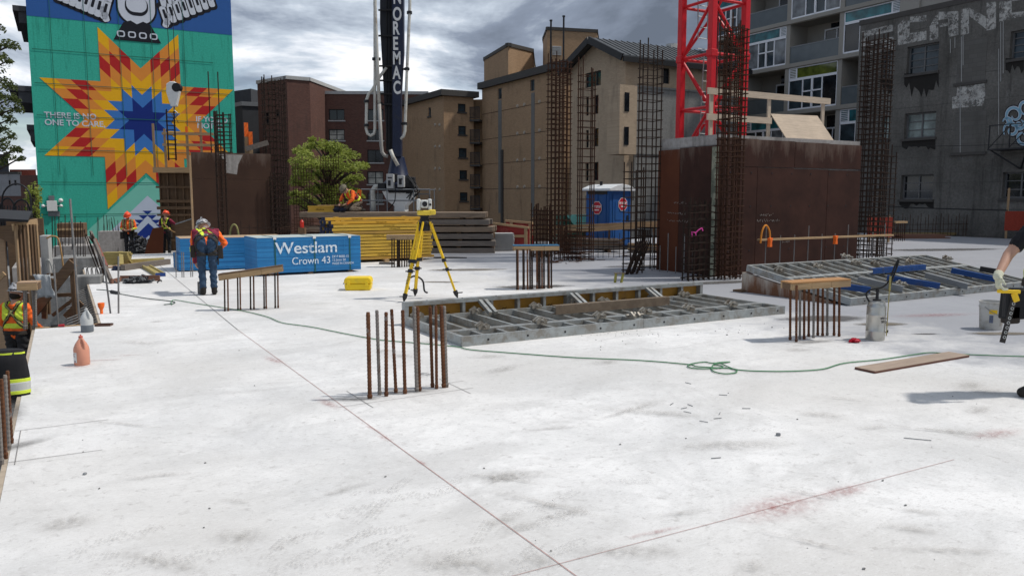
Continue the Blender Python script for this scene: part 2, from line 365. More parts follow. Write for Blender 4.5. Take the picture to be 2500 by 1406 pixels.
# suspended slab with its notch for the pit
SLAB = [(-0.41, -9), (35.0, -9), (35.0, 27), (0.38, 27), (0.38, 12.25), (-0.41, 12.25)]
mb = MB(); mb.prism(SLAB, -0.30, 0.0)
slab = tag(mb.build('concrete_slab', m_slab, rot=(0, 0, GA)), kind='structure')
m_beige = old_concrete('form_board_beige', (0.50, 0.42, 0.33), (0.36, 0.30, 0.23), (0.55, 0.5, 0.44), 2.5, 0)
for k, (u0, v0, u1, v1) in enumerate([(-0.41, -6, -0.41, 0.5), (-0.41, 0.52, -0.41, 4.55), (-0.41, 4.57, -0.41, 8.3), (-0.41, 8.32, -0.41, 12.2), (0.38, 12.3, 0.38, 17), (0.38, 17.02, 0.38, 22)]):
    mb = MB(); mb.box(u0 - 0.034, u0 - 0.002, v0, v1, -0.42, -0.004); mb.build('edge_board', m_beige, slab)
mb = MB(); mb.box(-0.41, 0.36, 12.262, 12.30, -0.38, 0.012); mb.build('edge_board', m_lumber, slab)
mb = MB(); mb.prism([(-14, -9), (34, -9), (34, 27), (8, 27), (8, 48), (-14, 48)], GZ + 0.01, -1.75)
tag(mb.build('pit_floor', m_conc, rot=(0, 0, GA)), kind='structure')
mb = MB(); mb.box(0.5, 34, -8, 26.5, -1.76, -0.30); tag(mb.build('lower_storey', m_conc, rot=(0, 0, GA)), kind='structure')
mb = MB(); mb.prism([(-1.5, 29.5), (7, 29.5), (7, 40), (-1.5, 40)], -1.76, -0.47)
deck = tag(mb.build('lower_deck', m_concl, rot=(0, 0, GA)), kind='structure')

# ------------------------------------------------------------------ buildings
g_dark = glass('dark_window_glass', (0.012, 0.014, 0.018))
g_blind = glass('blind_window_glass', (0.34, 0.34, 0.30), 0.3)
g_blue = glass('bluish_window_glass', (0.030, 0.045, 0.055))
g_pale = glass('pale_window_glass', (0.20, 0.25, 0.24), 0.25)
g_teal = glass('teal_window_glass', (0.02, 0.14, 0.16)); g_lime = glass('lime_window_glass', (0.10, 0.12, 0.02))
m_dframe = M('dark_window_frame', (0.02, 0.02, 0.022), 0.5); m_wframe = M('white_window_frame', (0.80, 0.81, 0.84), 0.5, var=0.05)
m_gframe = M('grey_window_frame', (0.12, 0.12, 0.12), 0.6)
STY = {'d': (2, 1, m_dframe, g_dark), 'd2': (2, 2, m_dframe, g_dark), 'b': (2, 2, m_dframe, g_blind), 's': (1, 2, m_dframe, g_dark), 'u': (1, 2, m_dframe, g_blue),
       'w4': (2, 4, m_gframe, g_blue), 'wp': (2, 3, m_gframe, g_pale), 'wn': (1, 4, m_gframe, g_blue), 'wnp': (1, 3, m_gframe, g_pale), 'wd': (2, 3, m_gframe, g_dark), 'slit': (1, 1, m_gframe, g_blue)}
def frame_of(A, B):
    return math.atan2(B[1] - A[1], B[0] - A[0]), math.hypot(B[0] - A[0], B[1] - A[1])
def wall_mb(Ln, z0, z1, holes, dep):
    mb = MB(); xs = sorted({0, Ln, *[h[0] for h in holes], *[h[1] for h in holes]}); zs = sorted({z0, z1, *[h[2] for h in holes], *[h[3] for h in holes]})
    for a, b in zip(xs, xs[1:]):
        for c, d in zip(zs, zs[1:]):
            mx_, mz_ = (a + b) / 2, (c + d) / 2
            if any(h[0] < mx_ < h[1] and h[2] < mz_ < h[3] for h in holes): continue
            mb.add([(a, 0, c), (b, 0, c), (b, 0, d), (a, 0, d)], [(0, 1, 2, 3)])
    for a, b, c, d in holes:
        mb.add([(a, 0, c), (b, 0, c), (b, 0, d), (a, 0, d), (a, dep, c), (b, dep, c), (b, dep, d), (a, dep, d)], [(0, 4, 5, 1), (1, 5, 6, 2), (2, 6, 7, 3), (3, 7, 4, 0)])
    return mb
def window(root, loc, ang, h, dep, sty, sill=None):
    a, b, c, d = h; nx, ny, fm, pm = STY[sty] if isinstance(sty, str) else sty
    fw = min(0.07, (b - a) * 0.09); mb = MB(); y0, y1 = dep - 0.09, dep - 0.01
    mb.box(a, b, y0, y1, c, c + fw); mb.box(a, b, y0, y1, d - fw, d); mb.box(a, a + fw, y0, y1, c + fw, d - fw); mb.box(b - fw, b, y0, y1, c + fw, d - fw)
    for i in range(1, nx):
        x = a + (b - a) * i / nx; mb.box(x - fw / 2, x + fw / 2, y0 + 0.01, y1, c + fw, d - fw)
    for j in range(1, ny):
        z = c + (d - c) * j / ny; mb.box(a + fw, b - fw, y0 + 0.02, y1, z - fw * 0.3, z + fw * 0.3)
    w = mb.build('window', fm, root, loc, (0, 0, ang))
    mb = MB(); mb.box(a, b, dep - 0.03, dep + 0.02, c, d); mb.build('pane', pm, w)
    if sill:
        mb = MB(); mb.box(a - 0.08, b + 0.08, -0.09, 0.12, c - 0.12, c - 0.003); mb.build('sill', sill, w)
    return w
def building(name, label, corners, z0, z1, mat, wins={}, mats={}, parapet=None, roof=None, dep=0.18, sill=None, group=None, z0s={}):
    A0 = V((corners[0][0], corners[0][1], 0)); root = thing(name, label, 'building', A0 + V((0, 0, z0)), 0, group)
    root['z0'] = z0; n = len(corners); off = V((0, 0, -z0))
    for i in range(n):
        A, B = corners[i], corners[(i + 1) % n]; ang, Ln = frame_of(A, B); holes = []; ws = []
        for w in wins.get(i, []):
            xm, ym = (w[0] + w[2]) / 2, (w[1] + w[3]) / 2
            h = (FP(w[0], ym, A, B)[0], FP(w[2], ym, A, B)[0], FP(xm, w[3], A, B)[1], FP(xm, w[1], A, B)[1])
            if h[0] < 0.03 or h[1] > Ln - 0.03: continue
            holes.append(h); ws.append((h, w[4]))
        loc = V((A[0], A[1], 0)) - A0 + off
        wall_mb(Ln, z0s.get(i, z0), z1, holes, dep).build('wall', mats.get(i, mat), root, loc, (0, 0, ang))
        for h, s in ws: window(root, loc, ang, h, dep, s, sill)
        if parapet:
            ph, pm, ov = parapet
            mb = MB(); mb.box(-ov * 0.999, Ln + ov * 0.998, -ov, 0.25, z1 - ph, z1 + 0.12 + 0.003 * i); mb.build('cornice', pm, root, loc, (0, 0, ang))
    mb = MB(); mb.add([(c[0] - A0.x, c[1] - A0.y, z1 - z0 - 0.02) for c in corners], [tuple(range(n))]); mb.build('roof', roof or m_asph, root)
    return root
def at2(px, Y): p = AT(px, HOR, Y); return (p.x, p.y)
def add2(p, w, t): return (p[0] + w.x * t, p[1] + w.y * t)
b_brown = brick('brown_brick', (0.15, 0.072, 0.054), (0.105, 0.05, 0.04), (0.13, 0.09, 0.08))
b_tan = brick('tan_brick', (0.45, 0.29, 0.17), (0.36, 0.23, 0.13), (0.33, 0.24, 0.165))
b_tan2 = brick('pale_tan_brick', (0.52, 0.40, 0.28), (0.44, 0.33, 0.23), (0.38, 0.30, 0.22))
m_stucco = old_concrete('grey_stucco', (0.27, 0.265, 0.25), (0.23, 0.225, 0.215), (0.30, 0.295, 0.285), 0.3, 0)
m_cornice = M('dark_cornice', (0.07, 0.065, 0.06), 0.8); m_coping = M('pale_coping', (0.42, 0.42, 0.41), 0.7)
m_slate = M('charcoal_wall', (0.055, 0.058, 0.065), 0.85, 0, 0.2, 1.5); m_metalroof = M('metal_roof', (0.075, 0.08, 0.085), 0.5, 0.4, 0.15, 2)
m_seam = M('roof_edge_black', (0.018, 0.018, 0.02), 0.5)

# --- brown brick apartment block
bx = [at2(638, 73.5), at2(709, 70.5), at2(764, 71.6)]
bx += [(bx[2][0] + 2, bx[2][1] + 14), (bx[0][0] + 1, bx[0][1] + 14)]
building('brick_apartment_block', 'dark brown brick stair tower with pale coping behind the tall rebar column', bx, GZ, 12.15, b_brown,
         {0: [(648, 275, 658, 305, 's'), (672, 268, 684, 284, 's')]}, parapet=(0.18, m_coping, 0.08))
bx = [at2(757, 77), at2(783, 75.2), at2(1047, 75.5), at2(1055, 95), at2(745, 95)]
ws = []
for (x0, x1, rows) in ((803, 841, (0, 1)), (897, 936, (0, 1, 2, 3, 4)), (984, 1017, (0, 1, 2, 3, 4))):
    for r in rows:
        y0, y1 = [(267, 294), (316, 343), (366, 397), (419, 450), (471, 497)][r]
        ws.append((x0, y0, x1, y1, 'b' if (r == 1 and x0 == 803) or (r == 3 and x0 == 897) else 'd2' if r == 3 else 'd'))
building('brick_apartment_block', 'long brown brick apartment block with paired dark windows behind the pump mast', bx, GZ, 11.45, b_brown,
         {1: ws, 0: [(765, 271, 771, 297, 's'), (767, 319, 773, 334, 's')]}, parapet=(0.16, m_coping, 0.08), sill=m_coping)
# --- charcoal building beside the mural
bx = [at2(574, 84), at2(600, 82), at2(652, 83), at2(660, 95), at2(565, 95)]
b = building('charcoal_building', 'charcoal painted low building between mural wall and brown brick', bx, GZ, 11.3, m_slate, parapet=(0.3, m_greyst, 0.1))
bx = [at2(582, 90), at2(622, 88), at2(640, 89.5), at2(640, 99), at2(585, 99)]
building('dark_penthouse', 'black roof box above the charcoal building', bx, 11.2, 13.5, m_slate)
# --- tan block with stacked balconies
c0 = at2(1085, 66); bx = [add2(c0, VX, 8.2), c0, add2(c0, UX, 2.75), add2(add2(c0, UX, 2.75), VX, 9), add2(c0, VX, 10)]
tanL = building('tan_brick_block', 'small tan brick block with five square windows and dark cornice', bx, GZ, 10.35, b_tan,
                {1: [(1118, 254, 1137, 274, 'u'), (1119, 308, 1138, 329, 'u'), (1120, 362, 1140, 385, 'u'), (1122, 416, 1141, 438, 'u'), (1123, 470, 1142, 491, 'u')],
                 0: [(1045, 263, 1052, 284, 'slit')]}, parapet=(0.35, m_cornice, 0.35), sill=m_cornice)
c1 = at2(1178, 67.5); c1b = add2(c1, -VX, 12.6)
bx = [c1, c1b, add2(c1b, UX, 8), add2(c1, UX, 8)]
tanM = building('tan_brick_block', 'tall windowless tan brick wall with vertical grey strips and tie rod dots', bx, GZ, 11.1, b_tan,
                {0: [(1215, 216, 1225, 243, 'slit'), (1294, 195, 1305, 223, 'slit')]}, parapet=(0.4, m_cornice, 0.3))
A, B = c1, c1b; ang, Ln = frame_of(A, B); off = V((0, 0, -GZ))
m_patch = M('cement_patch', (0.17, 0.165, 0.155), 0.9, 0, 0.2, 3)
m_dot = M('pale_tie_plate', (0.42, 0.36, 0.29), 0.8)
m_crack = M('brick_joint', (0.09, 0.06, 0.04), 0.9)
for (x0, x1, y0, y1) in ((1217, 1225, 246, 520), (1297, 1305, 228, 530)):
    s0, s1 = FP(x0, 400, A, B)[0], FP(x1, 400, A, B)[0]; z0, z1 = FP(x0, y1, A, B)[1], FP(x0, y0, A, B)[1]
    mb = MB(); mb.box(s0, s1, -0.02, 0.01, max(z0, GZ + 0.1), z1); mb.build('cement_strip', m_patch, tanM, off, (0, 0, ang))
for py in (278, 346, 412, 478):
    z = FP(1280, py - 18, A, B)[1]
    mb = MB(); mb.box(0.02, Ln - 0.02, -0.012, 0.01, z - 0.02, z + 0.02); mb.build('floor_joint', m_crack, tanM, off, (0, 0, ang))
    for px in (1264, 1281, 1318):
        s = FP(px, py, A, B)[0]; mb = MB(); mb.cyl((s, -0.09, z + 0.12), (s, 0.0, z + 0.12), 0.11, 0.14, 8); mb.build('tie_plate', m_dot, tanM, off, (0, 0, ang))
mb = MB(); s = FP(1228, 470, A, B)[0]; mb.box(s - 0.12, s + 0.12, -0.16, -0.02, GZ + 0.2, FP(1228, 366, A, B)[1]); mb.build('duct', m_cornice, tanM, off, (0, 0, ang))
A, B = bx0 = (add2(c0, VX, 8.2), c0); ang, Ln = frame_of(A, B)
lo = V((A[0] - tanL.location.x, A[1] - tanL.location.y, -GZ))
for py in (305, 358, 412, 463):
    for px in (1063, 1074):
        s, z = FP(px, py, A, B); mb = MB(); mb.cyl((s, -0.09, z), (s, 0.0, z), 0.11, 0.14, 8); mb.build('tie_plate', m_dot, tanL, lo, (0, 0, ang))
# balconies between the two tan blocks
bal_a = add2(add2(c0, UX, 2.8), VX, 0.4)
bw = math.hypot(c1[0] - bal_a[0], c1[1] - bal_a[1])
for i, py in enumerate((292, 347, 402, 456, 508)):
    z = AT(1166, py, 67)[2]
    t = thing('balcony', ['topmost railed balcony between the two tan brick blocks', 'railed balcony second from the top between the tan brick blocks', 'middle railed balcony between the two tan brick blocks', 'railed balcony second from the bottom between the tan brick blocks', 'lowest railed balcony between the two tan brick blocks'][i], 'balcony', (bal_a[0], bal_a[1], z), frame_of(bal_a, c1)[0], 'stacked balconies of the tan blocks')
    mb = MB(); mb.box(0, bw, -0.7, 0.9, -0.15, 0.0); mb.build('floor', m_cornice, t)
    mb = MB(); mb.box(0.02, bw - 0.02, 0.8, 0.9, 0.0, 1.7); mb.build('back_wall', b_tan, t)
    mb = MB()
    for x in (0.03, bw - 0.06): mb.box(x, x + 0.04, -0.68, -0.64, 0, 1.0)
    mb.box(0, bw, -0.68, -0.64, 0.97, 1.02); mb.box(0, bw, -0.68, -0.64, 0.12, 0.16)
    for k in range(1, 14): mb.box(bw * k / 14 - 0.01, bw * k / 14 + 0.01, -0.67, -0.65, 0.16, 0.97)
    mb.build('railing', m_dframe, t)
lk = [add2(bal_a, VX, 1.0), add2((c1[0] + 0.6 * UX.x, c1[1] + 0.6 * UX.y), VX, 0.8), add2(c1, VX, 6), add2(bal_a, VX, 6)]
building('tan_link_wall', 'shaded tan brick wall behind the stacked balconies', lk, GZ, 10.0, b_tan)
# roof boxes
bx = [at2(1183, 70), at2(1241, 63.5), at2(1300, 66), at2(1305, 74), at2(1200, 78)]
building('roof_plant_room', 'wide tan brick plant room on the flat roof', bx, 10.9, 13.6, b_tan, parapet=(0.15, m_cornice, 0.06))
bx = [at2(1324, 66), at2(1334, 62), at2(1453, 63), at2(1460, 70), at2(1330, 72)]
pr = building('roof_plant_room', 'taller tan brick plant room with a louvred vent and flues', bx, 10.9, 14.5, b_tan, parapet=(0.12, m_cornice, 0.06))
A, B = bx[1], bx[2]; ang, Ln = frame_of(A, B); lo = V((A[0] - pr.location.x, A[1] - pr.location.y, -10.9))
s0, z0 = FP(1348, 135, A, B); s1, z1 = FP(1370, 114, A, B)
mb = MB(); mb.box(s0, s1, -0.05, 0.01, z0, z1)
for k in range(6): mb.box(s0, s1, -0.1, -0.051, z0 + (z1 - z0) * k / 6, z0 + (z1 - z0) * (k + 0.55) / 6)
mb.build('louvre', m_coping, pr, lo, (0, 0, ang))
for px, fh, fl in ((1345, 3.7, 'lone black flue pipe left of the louvred vent'), (1376, 4.0, 'black flue pipe right of the louvred vent')):
    p = AT(px, 90, 60); t = thing('flue_pipe', fl, 'flue', (p.x, p.y, 10.9), 0, 'flues on the tan building roof')
    mb = MB(); mb.cyl((0, 0, 0), (0, 0, fh), 0.07, n=10); mb.build('pipe', m_dframe, t)
    mb = MB(); mb.cyl((0, 0, fh), (0, 0, fh + 0.1), 0.11, n=10); mb.build('cap', m_dframe, t)
# --- gabled house
c2 = at2(1390, 54.2); c3 = add2(c2, -VX, 6.0); c4 = add2(c3, UX, 9.5); c5 = add2(c2, UX, 9.5)
EZ = 10.2
gab = building('gabled_apartment_house', 'pale tan brick apartment house with metal gable roof and bay window', [c2, c3, c4, c5], GZ, EZ, b_tan2,
               {0: [(1430, 237, 1437, 283, 's'), (1449, 233, 1461, 279, 's'), (1430, 318, 1437, 361, 's'), (1448, 314, 1461, 358, 's'), (1429, 399, 1437, 442, 's'), (1449, 396, 1461, 441, 's'), (1429, 478, 1437, 520, 's'), (1429, 176, 1467, 212, (3, 1, m_dframe, g_blue))],
                1: [(1619, 167, 1635, 205, 's')]}, roof=m_metalroof)
A, B = c2, c3; ang, Ln = frame_of(A, B); off = V((0, 0, -GZ)); pk = 1.35; ovh = 0.5
mb = MB(); mb.add([(0, 0, EZ), (Ln, 0, EZ), (Ln / 2, 0, EZ + pk)], [(0, 1, 2)]); mb.build('gable_wall', b_tan2, gab, off, (0, 0, ang))
mb = MB()
for sgn in (0, 1):
    xe, xr = (-ovh, Ln / 2) if sgn == 0 else (Ln + ovh, Ln / 2); ze = EZ - ovh * pk / (Ln / 2)
    q = [(xe, -0.6, ze + 0.05), (xr, -0.6, EZ + pk + 0.05), (xr, 10, EZ + pk + 0.05), (xe, 10, ze + 0.05)]
    q2 = [(x, y, z + 0.16) for x, y, z in q]
    mb.add(q + q2, [(0, 1, 2, 3), (4, 7, 6, 5), (0, 4, 5, 1), (1, 5, 6, 2), (2, 6, 7, 3), (3, 7, 4, 0)], 0)
rf = mb.build('roof_sheet', m_metalroof, gab, off, (0, 0, ang))
mb = MB()
for k in range(22):
    y = -0.5 + k * 0.48
    mb.bar((Ln + ovh, y, EZ - ovh * pk / (Ln / 2) + 0.235), (Ln / 2, y, EZ + pk + 0.235), 0.04, 0.05)
mb.build('standing_seam', m_metalroof, rf)
mb = MB()
for xe in (-ovh, Ln + ovh): mb.bar((xe, -0.66, EZ - ovh * pk / (Ln / 2) + 0.05), (Ln / 2, -0.66, EZ + pk + 0.05), 0.1, 0.42)
mb.box(Ln + ovh, Ln + ovh + 0.1, -0.6, 10, EZ - ovh * pk / (Ln / 2) - 0.2, EZ - ovh * pk / (Ln / 2) + 0.1)
mb.build('bargeboard', m_seam, rf)
# grey lower side wall and bay
A, B = c3, c4; ang2, Ln2 = frame_of(A, B); lo = V((A[0] - c2[0], A[1] - c2[1], -GZ))
sx0 = FP(1547, 300, A, B)[0]; sz0 = FP(1520, 490, A, B)[1]
mb = MB(); mb.box(sx0, Ln2, -0.14, 0.0, sz0, 8.4); mb.box(0.02, Ln2, -0.138, 0.0, GZ, sz0 - 0.002); mb.build('stucco_wall', m_stucco, gab, lo, (0, 0, ang2))
for z in (8.4, 4.4):
    mb = MB(); mb.box(sx0 - 0.05, Ln2 + 0.05, -0.2, 0.0, z, z + 0.12); mb.build('string_course', m_stucco, gab, lo, (0, 0, ang2))
mb = MB(); z0, z1 = FP(1480, 358, A, B)[1] - 0.5, FP(1480, 212, A, B)[1]; mb.box(-1.3, -0.02, -1.2, 0.02, z0, z1); by = mb.build('bay', b_tan2, gab, lo, (0, 0, ang2))
for (py0, py1) in ((232, 277), (314, 357)):
    za, zb = AT(1490, py1, 48.6)[2], AT(1490, py0, 48.6)[2]
    mb = MB(); mb.box(-0.95, -0.62, -1.23, -1.19, za, zb); mb.build('bay_window', g_dark, by)
# roof-top cooler
p = AT(1640, 140, 56); t = thing('rooftop_cooler', 'beige rooftop air unit beside the metal roof', 'air unit', (p.x, p.y, 10.4), GA)
mb = MB(); mb.box(-0.9, 2.4, -0.8, 0.8, -0.4, 0.55); mb.build('base', m_stucco, t)
mb = MB(); mb.box(-0.5, 0.5, -0.5, 0.5, 0.56, 1.65); c = mb.build('case', m_coping, t)
mb = MB(); mb.box(-0.56, -0.505, -0.35, 0.35, 0.75, 1.45); mb.build('grille', m_dframe, c)
mb = MB(); mb.cyl((0, 0, 1.66), (0, 0, 1.8), 0.42, n=14); mb.build('fan_cowl', m_coping, c)

# --- mural building
m_green = old_concrete('mural_green', lin((70, 188, 164)), lin((64, 178, 155)), lin((78, 194, 170)), 0.25, 0)
MA = at2(95, 62.0); MBp = add2(MA, UX, 14.95)
mur = building('mural_building', 'tall building whose green side wall carries a big painted star mural', [MA, MBp, add2(MBp, VX, 18), add2(MA, VX, 18)], GZ, 19.5, m_conc,
               mats={0: m_green})
mang, mLn = frame_of(MA, MBp); moff = V((0, 0, -GZ))
def paint(name, polys, layer, mats):      # polygons in (run, height) on the mural wall
    mb = MB(); y = -0.006 - 0.006 * layer
    for pts, mi in polys: mb.add([(s, y, z) for s, z in pts], [tuple(range(len(pts)))], mi)
    return mb.build(name, mats, mur, moff, (0, 0, mang))
def mp(name, c): return M('mural_' + name, lin(c), 0.75, 0, 0.08, 1.5, bmp=0.2, fine=8)
zb = FP(330, 64, MA, MBp)[1]
paint('painted_band', [([(0, zb), (mLn, zb), (mLn, 19.45), (0, 19.45)], 0)], 1, [mp('blue', (44, 92, 158))])
cs, cz = FP(350, 296, MA, MBp); RS = (FP(350, 296, MA, MBp)[1] - FP(350, 528, MA, MBp)[1])
ringcol = [0, 1, 1, 2, 2, 3, 4, 3, 2]; polys = []; NG = 4
for k in range(8):
    a0 = math.pi / 8 + k * math.pi / 4
    e1 = V((math.cos(a0 - math.pi / 8), math.sin(a0 - math.pi / 8))); e2 = V((math.cos(a0 + math.pi / 8), math.sin(a0 + math.pi / 8)))
    st = RS / (2 * math.cos(math.pi / 8)) / NG; c = V((cs, cz))
    for i in range(NG):
        for j in range(NG):
            r = i + j; ci = [0, 1, 2, 3, 4, 3, 2][r]
            q = [c + (e1 * x + e2 * y) * st for x, y in ((i, j), (i + 1, j), (i + 1, j + 1), (i, j + 1))]
            polys.append(([tuple(p) for p in q], ci))
paint('painted_star', polys, 2, [mp('deep_blue', (8, 40, 120)), mp('sky_blue', (58, 118, 190)), mp('gold', (236, 176, 22)), mp('amber', (224, 140, 56)), mp('crimson', (182, 34, 34))])
# plain stand-in shapes on the blue band
def rrect(s, z, w, h, ang, r=0.35, n=5):
    o = []
    for cx_, cy_, a0 in ((1, 1, 0), (-1, 1, 90), (-1, -1, 180), (1, -1, 270)):
        for k in range(n + 1):
            a = R(a0 + 90 * k / n); rr = r * min(w, h); x = cx_ * (w / 2 - rr) + rr * math.cos(a); y = cy_ * (h / 2 - rr) + rr * math.sin(a)
            o.append((s + x * math.cos(ang) - y * math.sin(ang), z + x * math.sin(ang) + y * math.cos(ang)))
    return o
m_mbk, m_mwh = mp('black', (22, 24, 34)), mp('white', (205, 210, 220)); blk = []; wht = []; blk2 = []
def fan(px0, py0, px1, py1, n, tilt, w, h):
    for i in range(n):
        t = i / (n - 1); s, z = FP(px0 + (px1 - px0) * t, py0 + (py1 - py0) * t, MA, MBp)
        blk.append((rrect(s, z, w, h, R(tilt)), 0)); wht.append((rrect(s, z - 0.05, w * 0.62, h * 0.72, R(tilt)), 0)); blk2.append((rrect(s, z + h * 0.05, w * 0.26, h * 0.34, R(tilt)), 0))
fan(190, -44, 268, -16, 6, -14, 0.82, 2.0); fan(396, -6, 500, -44, 7, 14, 0.8, 2.0); fan(150, -22, 258, 24, 8, -16, 0.80, 2.1); fan(402, 38, 512, -6, 8, 16, 0.76, 2.1)
s, z = FP(333, 10, MA, MBp); blk.append((rrect(s, z + 0.1, 3.0, 3.7, 0, 0.45, 8), 0)); wht.append((rrect(s, z + 0.1, 2.7, 3.4, 0, 0.45, 8), 0)); blk2.append((rrect(s, z - 0.2, 1.7, 1.5, 0, 0.45, 8), 0)); wh3 = (rrect(s, z - 0.05, 1.5, 1.25, 0, 0.45, 8), 0)
s, z = FP(335, 76, MA, MBp); blk2.append(([(s - 1.75, z - 0.85), (s + 1.75, z - 0.85), (s + 1.0, z + 0.55), (s + 0.45, z + 0.75), (s, z + 0.5), (s - 0.45, z + 0.75), (s - 1.0, z + 0.55)], 0))
wh2 = [(rrect(s - 1.2 + 0.8 * i, z - 0.35, 0.58, 0.5, 0), 0) for i in range(4)]; bk3 = [(rrect(s - 1.2 + 0.8 * i, z - 0.35, 0.38, 0.3, 0), 0) for i in range(4)]
for sx in (-2.3, 2.25): blk.append((rrect(s + sx, z + 1.2, 0.7, 1.5, R(14 * (1 if sx < 0 else -1))), 0)); wht.append((rrect(s + sx, z + 1.05, 0.48, 1.2, R(14 * (1 if sx < 0 else -1))), 0))
for ps_, ly_, mm_ in ((blk, 3, m_mbk), (wht, 4, m_mwh), (blk2, 5, m_mbk), (wh2 + [wh3], 6, m_mwh), (bk3, 7, m_mbk)):
    for q_ in ps_: paint('painted_shape', [q_], ly_, [mm_])
# pale triangles low on the wall
def tri(px, py, slope, zlow):
    s, z = FP(px, py, MA, MBp); h = z - zlow; return [(s - h * slope, zlow), (s + h * slope, zlow), (s, z)]
def clipw(p): return [(min(max(s, 0.0), mLn), z) for s, z in p]
paint('painted_triangle', [(clipw(tri(357, 433, 1.05, -3.4)), 0)], 1, [mp('pale_green', (120, 196, 176))])
paint('painted_triangle', [(clipw(tri(360, 478, 1.0, -3.4)), 0)], 2, [mp('pale_white', (190, 200, 216))])
nav = []
for (px, py) in ((360, 520), (350, 531), (371, 531), (340, 542), (381, 542), (329, 553), (392, 553), (319, 564)):
    s, z = FP(px, py, MA, MBp); nav.append(([(s, z - 0.16), (s + 0.36, z + 0.18), (s - 0.36, z + 0.18)], 0))
s, z = FP(362, 545, MA, MBp); nav.append(([(s - 1.9, z - 1.9), (s - 0.9, z - 1.9), (s, z - 1.0), (s + 0.9, z - 1.9), (s + 1.9, z - 1.9), (s, z)], 0))
paint('painted_triangle', nav[:-1], 3, [mp('navy', (20, 50, 130))])
mb = MB(); q = nav[-1][0]; mb.add([(a, -0.024, b) for a, b in q], [(0, 1, 2, 5), (2, 3, 4, 5)]); mb.build('painted_triangle', mp('navy', (20, 50, 130)), mur, moff, (0, 0, mang))
for body, px, py in (('THERE IS NO', 108, 287), ('ONE TO CARE,', 109, 305), ('IF YOU D', 478, 297), ('NOT C', 481, 313)):
    s, z = FP(px, py, MA, MBp); o = text(body, 0.62, m_mwh, mur, MX.Translation((s, -0.02, z)) @ FRONT, 0.002, 1.0, bold=0.012); o.location = moff; o.rotation_euler = (0, 0, mang)
m_gline = mp('groove', (34, 104, 88))
mb = MB()
for (x0, y0, x1, y1) in ((78, 122, 520, 152), (84, 206, 560, 228), (90, 288, 578, 296), (96, 368, 575, 374), (100, 448, 575, 446), (104, 524, 575, 520)):
    (s0, z0), (s1, z1) = FP(x0, y0, MA, MBp), FP(x1, y1, MA, MBp); z0 = z1 = (z0 + z1) / 2; mb.box(max(s0, 0.1), min(s1, mLn - 0.1), -0.052, -0.045, z0 - 0.022, z0 + 0.022)
for px in (135, 217, 300, 378, 455):
    s, z = FP(px, 250, MA, MBp); mb.box(s - 0.018, s + 0.018, -0.052, -0.045, 3.5, 19)
mb.build('joint_line', m_gline, mur, moff, (0, 0, mang))
# cornice and dark flank of the mural building
for (py, w) in ((18, 0.9), (212, 1.5), (306, 0.5)):
    z = FP(80, py, MA, MBp)[1]; mb = MB(); mb.box(-w, -0.01, 0.2, 9, z - 0.35, z + 0.05); mb.box(-w * 0.6, -0.01, 0.3, 9, z - 1.2, z - 0.355); mb.build('cornice', m_slate, mur, moff, (0, 0, mang))
# utility box on the mural wall
s, z = FP(127, 503, MA, MBp); w = V((math.cos(mang), math.sin(mang), 0)); p = V((MA[0], MA[1], 0)) + w * s
t = thing('wall_meter_box', 'white meter box with round lamps on the green mural wall', 'meter box', (p.x, p.y, z), mang)
mb = MB(); mb.box(-0.35, 0.35, -0.3, -0.03, -0.4, 0.4); mb.build('case', m_white, t, bevel=0.02)
mb = MB(); mb.blob((0.62, -0.2, 0.42), 0.17); mb.blob((-0.6, -0.2, 0.0), 0.13); mb.blob((0.62, -0.2, 0.0), 0.13); mb.cyl((-0.6, -0.1, 0), (0.62, -0.1, 0.0), 0.04); mb.build('lamp_globe', m_white, t, smooth=True)
mb = MB(); mb.box(-0.2, 0.2, -0.25, -0.03, 0.42, 0.8); mb.box(-0.3, 0.5, -0.08, -0.03, -0.8, -0.42); mb.build('bracket', m_greyst, t)

# --- weathered concrete warehouse with faded letters
m_ware = old_concrete('warehouse_concrete', (0.20, 0.192, 0.176), (0.085, 0.080, 0.072), (0.32, 0.31, 0.29), 0.4, 1.22)
SA = at2(2080, 42.0); SB = add2(SA, -VX, 24)
sw = [(2152, 128, 2178, 188, 'wn'), (2214, 109, 2291, 178, 'w4'), (2466, 72, 2535, 141, 'w4'), (2150, 284, 2172, 340, 'wnp'), (2208, 275, 2284, 337, 'wp'), (2199, 427, 2278, 487, 'wd'), (2447, 420, 2530, 484, 'wd')]
ware = building('warehouse', 'dark stained concrete warehouse with faded white block letters along its top', [SA, SB, add2(SB, UX, 5.2), add2(SA, UX, 5.2)], GZ, 10.65, m_ware, {0: sw}, parapet=(0.12, m_cornice, 0.04), dep=0.28, sill=m_cornice)
sang, sLn = frame_of(SA, SB)
m_fade = old_concrete('faded_white_paint', (0.66, 0.65, 0.61), (0.30, 0.29, 0.27), (0.70, 0.69, 0.66), 1.6, 0)
def SP(px, py): return FP(px, py, SA, SB)
def wpaint(name, polys, mat, layer=1):
    mb = MB(); y = -0.004 - 0.005 * layer
    for q in polys: mb.add([(s, y, z) for s, z in (SP(*p) for p in q)], [tuple(range(len(q)))])
    return mb.build(name, mat, ware, moff, (0, 0, sang))
